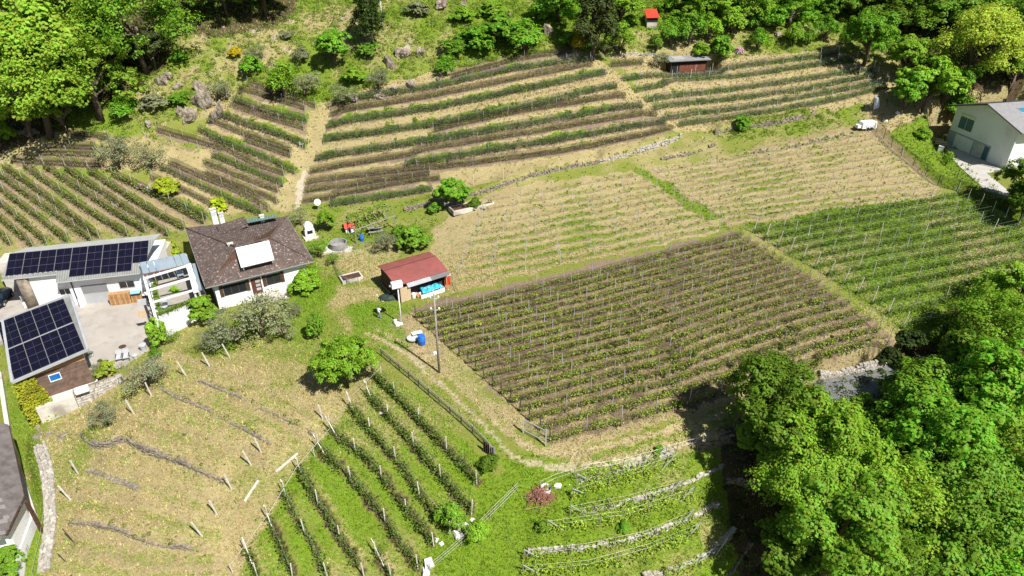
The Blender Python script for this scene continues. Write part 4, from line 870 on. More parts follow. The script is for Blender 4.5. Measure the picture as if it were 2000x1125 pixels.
# ---- red roofed shed
q = [P(743, 512, 2.75), P(775, 556, 2.5), P(870, 523, 2.5), P(842, 490, 2.75)]; SA = 33; ST = frame((q[1][0], q[1][1], 0), SA)
shed = thing('garden_shed', (q[1][0], q[1][1], 0), 'open-fronted garden shed with curved red roof', 'shed')
rl = MB(); ns = 10; dep = 5.4; wid = 7.1
def sroof(t): return -.15+dep*t, 2.45+.95*math.sin(math.pi*(.12+.62*t))-.95*math.sin(math.pi*.12)
for i in range(ns):
    v0, z0 = sroof(i/ns); v1, z1 = sroof((i+1)/ns); rl.hexa([ST(-.3, v0, z0-.08), ST(wid, v0, z0-.08), ST(wid, v1, z1-.08), ST(-.3, v1, z1-.08)], [ST(-.3, v0, z0), ST(wid, v0, z0), ST(wid, v1, z1), ST(-.3, v1, z1)])
rl.build('roof', M_redroof, shed); v5, z5 = sroof(.62); MB().box(ST, -.3, wid, v5-.03, v5+.03, z5-.02, z5+.05).build('roof_seam', M_wooddark, shed)
mb = MB(); 
for u in np.arange(-.2, wid-.1, .35): mb.box(ST, u, u+.2, -.2, -.12, 2.36, 2.46)
mb.build('roof_clips', M_redroof, shed)
MB().slab([ST(1.2, -.75, 2.05), ST(4.5, -.75, 2.05), ST(4.5, -.15, 2.38), ST(1.2, -.15, 2.38)], .04).build('front_apron', solid('pale_sheet_apron', (.3, .31, .33), (.36, .37, .39), 1, .5), shed)
MB().slab([ST(4.5, -.75, 2.05), ST(wid, -.75, 2.05), ST(wid, -.15, 2.38), ST(4.5, -.15, 2.38)], .04).build('front_apron', solid('dark_sheet_apron', (.12, .12, .125), (.15, .15, .155), 1, .5), shed)
MB().prism([ST(0, 5, 0)[:2], ST(0, 0, 0)[:2], ST(.12, 0, 0)[:2], ST(.12, 5, 0)[:2]], -.3, [2.9, 2.4, 2.4, 2.9]).build('side_wall', M_wooddark, shed)
MB().prism([ST(6.6, 5, 0)[:2], ST(6.6, .0, 0)[:2], ST(6.72, 0, 0)[:2], ST(6.72, 5, 0)[:2]], -.3, [2.9, 2.4, 2.4, 2.9]).build('side_wall', M_redwood, shed)
MB().box(ST, .12, 6.6, 4.9, 5.0, -.3, 2.9).build('back_wall', M_redwood, shed)
for u in (.1, 6.65): MB().box(ST, u-.06, u+.06, -.55, -.43, -.2, 2.12).build('shed_post', M_terr if u > 1 else M_wooddark, shed)
for k in range(12): MB().box(ST, .15, 1.55, -.45, -.38, .05+k*.17, .18+k*.17).build('slat', M_ivory, shed)
MB().box(ST, .1, .22, -.42, -.34, 0, 2.1).box(ST, 1.5, 1.6, -.42, -.34, 0, 2.1).build('slat_frame', M_ivory, shed)
MB().box(ST, -.1, 6.7, -.2, 5, -.2, .06).build('floor_slab', M_concrete, shed)
bx = thing('sand_box', ST(4.3, -.9, 0), 'long low white box at the front of the red-roofed shed', 'box'); MB().box(ST, 2.7, 6.1, -1.05, -.98, 0, .55).box(ST, 2.7, 6.1, -.3, -.23, .06, .55).box(ST, 2.7, 2.77, -.98, -.3, .06, .55).box(ST, 6.03, 6.1, -.98, -.3, .06, .55).build('box_sides', M_whitep, bx)
tp = MB(); gx, gy = 14, 6
for i in range(gx+1):
    for j in range(gy+1): tp.v.append(tuple(ST(3.1+2.8*i/gx, -.85+1.5*j/gy, .6+.35*math.sin(math.pi*j/gy)*(1+.4*math.sin(i*1.3))+random.uniform(-.06, .06))))
tp.f = [(i*(gy+1)+j, (i+1)*(gy+1)+j, (i+1)*(gy+1)+j+1, i*(gy+1)+j+1) for i in range(gx) for j in range(gy)]; tp.mi = [0]*len(tp.f)
tag(tp.build('tarpaulin', M_tarp), 'crumpled turquoise tarpaulin heaped in the red-roofed shed', 'tarpaulin')
for nm, (u, v), r_, h, mt, lab, ct in (('dark_barrel', (6.0, .2), .38, .95, M_black, 'black barrel with pale lid at the right of the shed', 'barrel'), ('white_bucket', (2.0, -.3), .28, .6, M_whitep, 'white tub behind the slatted panel of the shed', 'tub'), ('orange_tub', (2.5, -.5), .2, .35, M_terr, 'small orange tub on the shed floor', 'tub')):
    c = ST(u, v, .07); MB().tube([c, c+A3(0, 0, h*.5), c+A3(0, 0, h)], [r_*.9, r_, r_*.92], 12).tube([c+A3(0, 0, h), c+A3(0, 0, h+.06)], [r_, r_*.9], 12).build(nm, mt); ob = COL.objects[-1]; tag(ob, lab, ct)
c = ST(1.5, -2.0, 0)
# red machine right of the shed
rm = thing('red_tank', ST(7.25, .4, 0), 'red gas cabinet against the right side of the shed', 'cabinet'); MB().box(ST, 7.0, 7.5, .0, .6, 0, 1.5).build('cabinet', M_red, rm, bevel=.04); MB().box(ST, 6.95, 7.55, -.05, .65, 1.5, 1.62).build('cabinet_top', M_whitep, rm); MB().box(ST, 7.0, 7.5, .8, 2.2, .0, 1.9).build('white_sheet', M_whitep, rm)
# pale curb left of the shed
kb = thing('shed_kerb', ST(-2.0, 2, 0), 'pale L-shaped kerb on the lawn left of the shed', 'kerb'); MB().box(ST, -1.75, -1.6, 1.0, 4.6, -.1, .07).box(ST, -1.6, -.9, 1.0, 1.15, -.1, .07).build('kerb_stones', M_concrete, kb)
# ---- house at the right edge
RT = frame((76.0, 116.4, 6.0), -78.2)
rh = thing('gable_house', (77, 110, 6), 'pale gable house with dark and light roof halves at the right edge', 'house')
wdt = 13.9
MB().prism([RT(.5, 0, 0)[:2], RT(wdt-.5, 0, 0)[:2], RT(wdt-.5, 16, 0)[:2], RT(.5, 16, 0)[:2]], 4.5, 12.6).build('wall', M_white, rh)
MB().add([RT(.5, 0, 6.6), RT(wdt-.5, 0, 6.6), RT(wdt/2, 0, 8.62), RT(.5, 16, 6.6), RT(wdt-.5, 16, 6.6), RT(wdt/2, 16, 8.62)], [(0, 1, 2), (3, 5, 4), (0, 2, 5, 3), (1, 4, 5, 2)]).build('gable', M_white, rh)
ap, bp = RT(wdt/2, -.9, 8.85), RT(wdt/2, 17, 8.85)
MB().slab([RT(-.9, -.9, 6.5), ap, bp, RT(-.9, 17, 6.5)][::-1] if False else [ap, RT(-.9, -.9, 6.45), RT(-.9, 17, 6.45), bp][::-1], .22).build('roof_half', M_anth, rh)
rl2 = MB().slab([RT(wdt+.9, -.9, 6.45), ap, bp, RT(wdt+.9, 17, 6.45)][::-1], .22).build('roof_half', solid('pale_grey_roof', (.22, .22, .23), (.28, .27, .28), 2.0, .6, bump=.3, bscale=7), rh)
for o_ in (rh.children[-1], rh.children[-2]): pass
skc = [RT(wdt/2+1.6, 3.2, 8.85-.55+.04), RT(wdt/2+2.9, 3.2, 8.85-1.0+.04), RT(wdt/2+2.9, 4.6, 8.85-1.0+.04), RT(wdt/2+1.6, 4.6, 8.85-.55+.04)]
sk = MB().slab([c_+A3(0, 0, .1) for c_ in skc], .12).build('skylight', M_frame, rl2); cc = sum(skc)/4; MB().slab([cc+(c_-cc)*.82+A3(0, 0, .13) for c_ in skc], .04).build('pane', solid('sky_glass', (.05, .2, .3), None, rough=.1), sk)
for u, v in ((4.2, 5), (4.0, 5.6), (4.2, 11), (4.0, 11.6)): c = RT(u, v, 6.5+(u+.9)/(wdt/2+.9)*2.35); MB().tube([c, c+A3(0, 0, .55)], .12, 8).build('roof_vent', M_black, rh)
wf = MB().box(RT, 1.9, 5.0, -.06, .02, 3.3, 5.9).build('window', M_whitep, rh); MB().box(RT, 2.0, 3.4, -.09, -.065, 3.4, 5.35).build('pane', M_screen, wf); MB().box(RT, 3.5, 4.9, -.09, -.065, 3.4, 5.35).build('pane', M_screen, wf); MB().box(RT, 1.95, 4.95, -.1, -.065, 5.4, 5.85).build('shutter_box', M_frame, wf)
MB().box(RT, .45, 9.6, -.03, .3, -.2, 2.55).build('ground_floor', solid('grey_base', (.34, .37, .4), (.38, .41, .44), 1, .8), rh)
MB().box(RT, 2.2, 6.0, -.09, -.035, .05, 2.3).build('garage_door', M_whitep, rh); MB().box(RT, 6.3, 8.4, -.07, -.035, .05, 2.3).build('open_bay', M_concrete, rh); MB().box(RT, 8.5, 9.4, -.09, -.035, .05, 2.25).build('door', M_screen, rh)
MB().bar(RT(wdt-.3, -.3, 1.5), RT(wdt-.3, -.3, 6.3), .16, .16).build('downpipe', M_whitep, rh)
tag(MB().prism([RT(-.6, 0.4, 0)[:2], P(1838, 283, 6)[:2], P(1873, 325, 6)[:2], P(1925, 372, 6)[:2], P(1990, 390, 6)[:2], RT(14, -4, 0)[:2], RT(14, .4, 0)[:2]][::-1], 5.5, 6.06).build('driveway', M_tarmac2), kind='structure')
# garden furniture by the patio
pt = thing('patio_table', P(1853, 270, 6), 'white folding table in the shade of the right-hand house', 'table'); TT_ = frame(P(1849, 272, 6.06), -60); MB().box(TT_, -.6, .6, -.5, .5, .72, .77).build('table_top', M_whitep, pt)
for a in (-.5, .5):
    for b in (-.4, .4): MB().box(TT_, a-.03, a+.03, b-.03, b+.03, 0, .72).build('leg', M_steel, pt)
for k, (px, py, lab) in enumerate(((1829, 281, 'pale wooden garden bench at the patio edge, left one'), (1836, 286, 'pale wooden garden bench at the patio edge, right one'))):
    T_ = frame(P(px, py, 6.05), -35); bn = thing('garden_bench', P(px, py, 6.05), lab, 'bench', 'benches at the patio'); 
    for j in range(3): MB().box(T_, -.9, .9, -.3+j*.2, -.12+j*.2, .42, .46).build('seat_slat', M_ivory, bn)
    for j in range(2): MB().box(T_, -.9, .9, .32, .36, .55+j*.22, .72+j*.22).build('back_slat', M_ivory, bn)
    for a in (-.8, .8):
        for b in (-.25, .3): MB().box(T_, a-.04, a+.04, b-.04, b+.04, 0, .42 if b < 0 else .95).build('leg', M_ivory, bn)
bb = thing('white_bin', P(1836, 296, 6.05), 'small white cabinet beside the patio benches', 'cabinet'); MB().box(frame(P(1836, 296, 6.05), -35), -.4, .4, -.3, .3, 0, .9).build('body', M_whitep, bb, bevel=.03); MB().box(frame(P(1836, 296, 6.05), -35), -.43, .43, -.33, .33, .91, .98).build('lid', M_greyr, bb)
# ---- slate-roofed house at the lower left edge
bl = thing('slate_house', P(20, 1000, -6), 'white house with brown-grey slate roof cut by the left edge', 'house')
s0, s1, s2, s3 = P(17, 833, -1.4), P(47.5, 972, -2.4), P(13, 1045, -2.4), P(-120, 1045, -.4); s4 = P(-120, 800, .6)
pl = np.array([s0, s1, s2, s3, s4])
MB().slab([s0, s4, s3, s2, s1][::-1], .25).build('roof', M_slate, bl)
# individual slates on the visible slope
ea = s1-s0; la = np.linalg.norm(ea); ea /= la; eb = s3-s1; eb = eb-ea*(eb @ ea); eb /= np.linalg.norm(eb); nn_ = np.cross(eb, ea); nn_ = nn_ if nn_[2] > 0 else -nn_
sl_me = [shared('slate', MB().box(IDT, -.29, .29, -.24, .24, 0, .03), m_) for m_ in (M_slate, M_slate, M_slate2)]
for i in range(34):
    for j in range(14):
        q = s0+ea*(i*.44+.22)+eb*(j*.6+.3+(.3 if i % 2 else 0))+nn_*(.02+.012*(i % 2))
        # stay inside the front eave
        if (q-s1) @ np.cross(nn_, (s2-s1)/np.linalg.norm(s2-s1)) < -.2 and False: continue
        T_l = (s2-s1)/np.linalg.norm(s2-s1); side = np.cross(T_l, q-s1) @ nn_
        if side > -.25: continue
        ob = link(bpy.data.objects.new('slate', random.choice(sl_me)), bl); place(ob, basis(q, eb, ea), bl)
ed = MB(); ed.bar(s0, s1, .18, .2).bar(s1, s2, .18, .2); ed.build('roof_edge', M_wooddark, bl)
i0 = [s0+A3(-.9, -.5, 0), s1+A3(-.9, .5, 0), s2+A3(-.7, .9, 0), s3, s4]
MB().prism([q[:2] for q in i0][::-1], -8, [q[2]-.3 for q in i0][::-1]).build('wall', M_white, bl)
MB().prism([P(47, 985, -5)[:2], P(60, 1000, -5)[:2], P(30, 1110, -6)[:2], P(8, 1080, -6)[:2]][::-1], -8.5, -5.6).build('porch_wall', M_white, bl)
MB().bar(s1+A3(.1, -.1, -.4), s1+A3(.1, -.1, -4.5), .25, .25).build('corner_post', M_wooddark, bl)
kw = thing('concrete_kerb_wall', P(60, 990, -6), 'grey concrete edge wall along the grass by the slate-roofed house', 'wall')
kp = [(2, 735), (12, 800), (20, 850), (38, 915), (70, 1012), (52, 1075), (38, 1135)]
for a, b in zip(kp[:-1], kp[1:]): 
    qa, qb = G(*a), G(*b); MB().bar(qa+A3(0, 0, .0), qb+A3(0, 0, .0), .4, 1.3).build('wall_section', M_concrete, kw)
# ---- brown cabin and small hut on the hill
CT_ = frame(P(1306, 144, float(zg(30, 126.5)))*A3(1, 1, 0)+A3(0, 0, float(zg(32, 126.8))), 12)
cb = thing('brown_cabin', CT_(0, 0, 0), 'long red-brown timber cabin with flat grey roof among the upper terraces', 'cabin')
MB().box(CT_, .3, 7.3, 0, 2.8, -.5, 2.1).build('wall', M_darkin, cb); board_wall(cb, CT_, 2.0, 7.3, .05, 1.55, 0, .18, M_redwood)
MB().slab([CT_(-.3, -.6, 2.35), CT_(7.9, -.6, 2.35), CT_(7.9, 3.2, 2.75), CT_(-.3, 3.2, 2.75)], .14).build('roof', solid('grey_felt', (.2, .2, .21), (.27, .27, .28), 1.2, .7), cb)
MB().slab([CT_(.8, .0, 2.48), CT_(3.0, .0, 2.48), CT_(3.0, 1.8, 2.67), CT_(.8, 1.8, 2.67)], .05).build('roof_patch', M_frame, cb)
for u in (.35, 7.25): MB().box(CT_, u-.06, u+.06, -.06, .06, -.2, 2.3).build('corner_post', M_wooddark, cb)
HT2 = frame(P(1264, 56, float(zg(25.5, 134))), 0); hz0 = float(zg(G(1272, 55)[0], G(1272, 55)[1])); gq = G(1263, 56); HT2 = frame(gq, 6)
hu = thing('small_hut', gq, 'tiny white hut with bright red roof at the top of the slope', 'hut'); MB().box(HT2, 0, 1.9, 0, 1.8, -.5, 2.0).build('wall', M_concrete, hu); MB().slab([HT2(-.25, -.3, 2.0), HT2(2.2, -.3, 2.0), HT2(2.2, 2.1, 3.2), HT2(-.25, 2.1, 3.2)], .12).build('roof', M_red, hu); MB().box(HT2, -.1, 2.0, -.05, .0, 1.2, 1.95).build('dark_gap', M_darkin, hu)
# ---- courtyard
cyp = [(-85, 67), (-84, 78), (-56.5, 80), (-43.8, 80), (-43.4, 70), (-43.0, 65.4), (-46, 62.3), (-48.6, 61.8), (-50, 64), (-56, 68.5), (-70, 66)]
tag(MB().prism(cyp[::-1], -2.6, -1.98).build('courtyard_pavement', M_pave), kind='structure')
c = P(239, 677, -1.97); mh = MB().tube([c, c+A3(0, 0, .015)], .42, 18).build('manhole_cover', M_wooddark); tag(mh, 'round brown manhole cover in the courtyard', 'manhole cover')
# road at the right
rd = [(1590, 744), (1650, 734), (1745, 704), (1830, 690), (1890, 702), (1850, 768), (1740, 798), (1640, 792), (1590, 772)]
tag(MB().prism([P(x, y, -1.64)[:2] for x, y in rd], -2.2, -1.64).build('road', M_asph), kind='structure')
# ------------------------------------------------------------------ trees, shrubs, rocks, grass
def unit(n):
    v = rng.normal(size=(n, 3)); return v/np.linalg.norm(v, axis=1, keepdims=True)
def crown(name, R, H, lobes, subs, per, leaf, zmin=-.45, fine=.1, jag=.22, shape=None, mat=None, lrr=(.18, .38)):
    """crown of radius R (m) and half height H: lobes > clumps > leaves"""
    d = unit(lobes*6); d = d[d[:, 2] > zmin][:lobes]; rad = rng.uniform(.45, .9, len(d))
    C = d*rad[:, None]; C = np.r_[C, [[0, 0, .1]]]; lr = np.r_[rng.uniform(*lrr, len(d)), .5]
    if shape is not None:
        for i in range(len(C)): k = shape(C[i, 2]); C[i, :2] *= k; lr[i] *= .55+.45*k
    cc = []; cn = []
    for c, r_ in zip(C, lr):
        q = unit(subs); q[:, 2] = np.where(q[:, 2] < -.35, -q[:, 2], q[:, 2]); p_ = c+q*r_*rng.uniform(1-jag, 1+jag*.6, (subs, 1))
        ins = np.zeros(len(p_), bool)
        for c2, r2_ in zip(C, lr): ins |= np.linalg.norm(p_-c2, axis=1) < r2_*.72
        cc.append(p_[~ins]); cn.append(q[~ins])
    cc = np.concatenate(cc); cn = np.concatenate(cn); n = len(cc)*per; rep = np.repeat(np.arange(len(cc)), per)
    l = unit(n); pos = cc[rep]+l*fine*rng.uniform(.4, 1.15, (n, 1))*np.array([1, 1, .8]); nr = l*.5+cn[rep]*.6+np.array([.12, -.12, .5])+rng.normal(0, .3, (n, 3)); nr /= np.linalg.norm(nr, axis=1, keepdims=True)
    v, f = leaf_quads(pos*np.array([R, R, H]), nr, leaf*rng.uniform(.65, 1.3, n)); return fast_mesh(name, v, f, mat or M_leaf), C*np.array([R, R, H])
def conif(z): return max(.12, .95-.75*(z+.3))
PROTO = {}
for i in range(3): PROTO['big%d' % i] = crown('crown', 4.0, 3.6, 30, 22, 38, .27, fine=.11)+(4.0, 3.6)
for i in range(2): PROTO['mid%d' % i] = crown('crown', 2.2, 1.9, 20, 18, 26, .24, fine=.12)+(2.2, 1.9)
for i in range(2): PROTO['bush%d' % i] = crown('crown', 1.1, .95, 18, 22, 24, .14, zmin=-.5, fine=.12, jag=.1, lrr=(.3, .44))+(1.1, .95)
for i in range(2): PROTO['olive%d' % i] = crown('crown', 2.2, 1.5, 22, 11, 14, .17, fine=.2, jag=.45)+(2.2, 1.5)
PROTO['upright'] = crown('crown', 1.0, 1.7, 20, 22, 24, .14, zmin=-.9, fine=.11, jag=.1, lrr=(.28, .42))+(1.0, 1.7)
for i in range(2): PROTO['bigf%d' % i] = crown('crown', 4.0, 3.7, 36, 18, 34, .2, fine=.15, jag=.42, lrr=(.16, .32))+(4.0, 3.7)
PROTO['conifer'] = crown('crown', 3.0, 5.0, 40, 22, 18, .3, zmin=-.9, fine=.12, jag=.3, shape=conif)+(3.0, 5.0)
PROTO['spray'] = crown('crown', 1.3, 1.7, 16, 14, 16, .2, zmin=-.2, fine=.2, jag=.5)+(1.3, 1.7)
TRUNKS = {}
def trunk_mesh(key, R, H, C, seed):
    r_ = random.Random(seed); mb = MB(); hb = H*1.35; mb.tube([(0, 0, -hb-H*.9-.6), (r_.uniform(-.1, .1)*R, r_.uniform(-.1, .1)*R, -hb*.55), (0, 0, -H*.05)], [R*.085, R*.062, R*.035], 7)
    for c in C[:12]: mb.tube([(0, 0, -hb*.5+r_.uniform(-.2, .2)*H), tuple(c*.5+np.array([0, 0, -.2*H])), tuple(c*1.0), tuple(c*1.18+np.array([r_.uniform(-.1, .1)*R, r_.uniform(-.1, .1)*R, .06*R]))], [R*.04, R*.028, R*.014, R*.006], 5, cap=False)
    return shared('trunk', mb, M_bark, True)
for k, (m_, C, R, H) in PROTO.items(): TRUNKS[k] = trunk_mesh(k, R, H, C, hash(k) % 99)
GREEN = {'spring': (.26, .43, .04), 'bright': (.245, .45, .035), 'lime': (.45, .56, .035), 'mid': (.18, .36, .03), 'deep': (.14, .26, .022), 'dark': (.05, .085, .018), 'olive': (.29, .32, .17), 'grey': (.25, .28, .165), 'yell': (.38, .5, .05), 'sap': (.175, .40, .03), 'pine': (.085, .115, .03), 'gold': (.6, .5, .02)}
tree_n = 0
def tree(px, py, rpx, proto, colr, label, cat='tree', name=None, lift=None, squash=1.0, group=None):
    """px,py: middle of the crown in the photo, rpx its half width there"""
    global tree_n
    tree_n += 1
    me_, C, R, H = PROTO[proto]
    lift_k = {'big': 1.15, 'mid': 1.2, 'bus': .68, 'oli': 1.25, 'upr': .8, 'con': 1.05, 'spr': .8}[proto[:3]] if lift is None else lift
    p = G(px, py); rad = rpx*np.linalg.norm(p-A3(0, 0, CAMZ))/F
    for _ in range(4):
        s = rad/R; up = H*s*squash*lift_k; p = G(px, py, up); rad = rpx*np.linalg.norm(p+A3(0, 0, up)-A3(0, 0, CAMZ))/F
    s = rad/R; root = thing(name or ('shrub' if proto[:3] in ('bus', 'spr', 'upr') else 'tree'), p, label, cat, group); rz = (tree_n*2.39) % 6.28
    cr = link(bpy.data.objects.new('crown', me_), root); cr.location = (0, 0, up); cr.scale = (s, s*(.95+.1*((tree_n*7) % 3)/2), s*squash); cr.rotation_euler = (0, 0, rz)
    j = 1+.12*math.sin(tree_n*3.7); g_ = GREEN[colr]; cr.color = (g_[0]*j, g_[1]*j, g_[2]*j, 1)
    tk = link(bpy.data.objects.new('trunk', TRUNKS[proto]), root); tk.location = (0, 0, up); tk.scale = (s, s, up/(H*1.35)*.72 if proto[:3] == 'big' else s*squash); tk.rotation_euler = (0, 0, rz)
    return root
BG = 'trees of the lower right wood'
for a in [
 (1520, 775, 84, 'big0', 'deep', 'dark green tree at the wood edge beside the netted vineyard corner'),
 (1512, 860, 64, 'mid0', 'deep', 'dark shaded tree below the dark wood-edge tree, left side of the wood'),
 (1585, 850, 88, 'big1', 'bright', 'bright green tree directly right of the dark wood-edge tree'),
 (1650, 842, 52, 'mid1', 'mid', 'mid green tree just below the grey road'),
 (1560, 945, 82, 'bigf0', 'bright', 'pale green tree bulging over the shaded terrace walls'),
 (1655, 915, 92, 'big0', 'bright', 'light green tree in the middle of the lower right wood'),
 (1640, 1025, 100, 'big1', 'mid', 'mid green tree above the bottom edge at the left of the wood'),
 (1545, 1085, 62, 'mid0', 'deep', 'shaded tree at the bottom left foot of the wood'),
 (1740, 1000, 98, 'bigf1', 'spring', 'bright tree at the bottom of the wood right of the paler gap'),
 (1720, 850, 62, 'mid0', 'mid', 'smaller green tree beside the dark gap in the wood'),
 (1822, 785, 76, 'big1', 'mid', 'green tree right of the grey road'),
 (1860, 860, 105, 'big0', 'sap', 'large green tree in the upper middle of the wood'),
 (1870, 985, 105, 'bigf0', 'mid', 'large rounded tree in the lower middle of the wood'),
 (1955, 760, 92, 'big2', 'sap', 'tree at the right edge below the green vineyard'),
 (1975, 890, 88, 'bigf1', 'spring', 'tree at the right edge halfway down the wood'),
 (1980, 1020, 92, 'big2', 'sap', 'tree at the right edge low in the wood'),
 (1700, 1110, 90, 'bigf1', 'deep', 'tree on the bottom edge at the left middle of the wood'),
 (1830, 1110, 95, 'big2', 'mid', 'tree on the bottom edge at the right middle of the wood'),
 (1960, 1125, 95, 'big1', 'sap', 'tree in the bottom right corner'),
 (1945, 640, 72, 'bigf0', 'bright', 'bright tree overlapping the lower rows of the green vineyard'),
 (2000, 575, 62, 'big0', 'bright', 'tree cut by the right edge beside the green vineyard'),
 (1890, 710, 58, 'mid1', 'deep', 'dark tree between the road and the right edge'),
 (1860, 660, 34, 'mid0', 'deep', 'dark bush-like tree at the lower corner of the green vineyard'),
 (1778, 668, 26, 'bush0', 'dark', 'dark shrub at the end of the netted vineyard above the road wall'),
 (1735, 700, 20, 'bush1', 'dark', 'small dark shrub hanging over the road wall')]: tree(*a, group=BG, lift=(2.6 if a[0] < 1650 else .9 if a[1] < 720 else 1.6) if a[3][:3] == 'big' else (2.4 if a[0] < 1560 else None))
UG = 'trees of the upper left wood'
for a in [
 (55, 60, 95, 'big0', 'spring', 'bright green tree in the upper left corner'),
 (150, 55, 80, 'bigf0', 'spring', 'bright tree at the top second from the upper left corner'),
 (265, 45, 85, 'bigf1', 'mid', 'rounded tree left of the dry hill at the top'),
 (60, 165, 88, 'bigf1', 'spring', 'large bright tree at the left edge above the netted short rows'),
 (170, 150, 78, 'big0', 'spring', 'bright tree standing out at the front of the upper left wood'),
 (45, 215, 45, 'mid0', 'spring', 'small bright tree at the left foot of the upper left wood'),
 (210, 100, 50, 'mid1', 'mid', 'tree in the middle of the upper left wood'),
 (110, 100, 60, 'big1', 'spring', 'tree between the bright ones in the upper left wood'),
 (292, 92, 34, 'mid0', 'pine', 'brownish green conifer at the dark edge of the upper left wood'),
 (110, 205, 45, 'mid1', 'spring', 'low bright tree over the dark slope'),
 (0, 115, 70, 'big1', 'spring', 'tree cut by the left edge in the upper left wood'),
 (350, -18, 50, 'big0', 'deep', 'dark tree on the top edge left of the dry hill'),
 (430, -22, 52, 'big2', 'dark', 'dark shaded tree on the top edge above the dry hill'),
 (510, -22, 48, 'big1', 'deep', 'dark tree on the top edge at the right end of the shade'),
 (-5, 265, 26, 'bush0', 'spring', 'round bright bush at the left edge above the short rows')]: tree(*a, group=UG, lift=1.05 if a[3][:3] == 'big' else None)
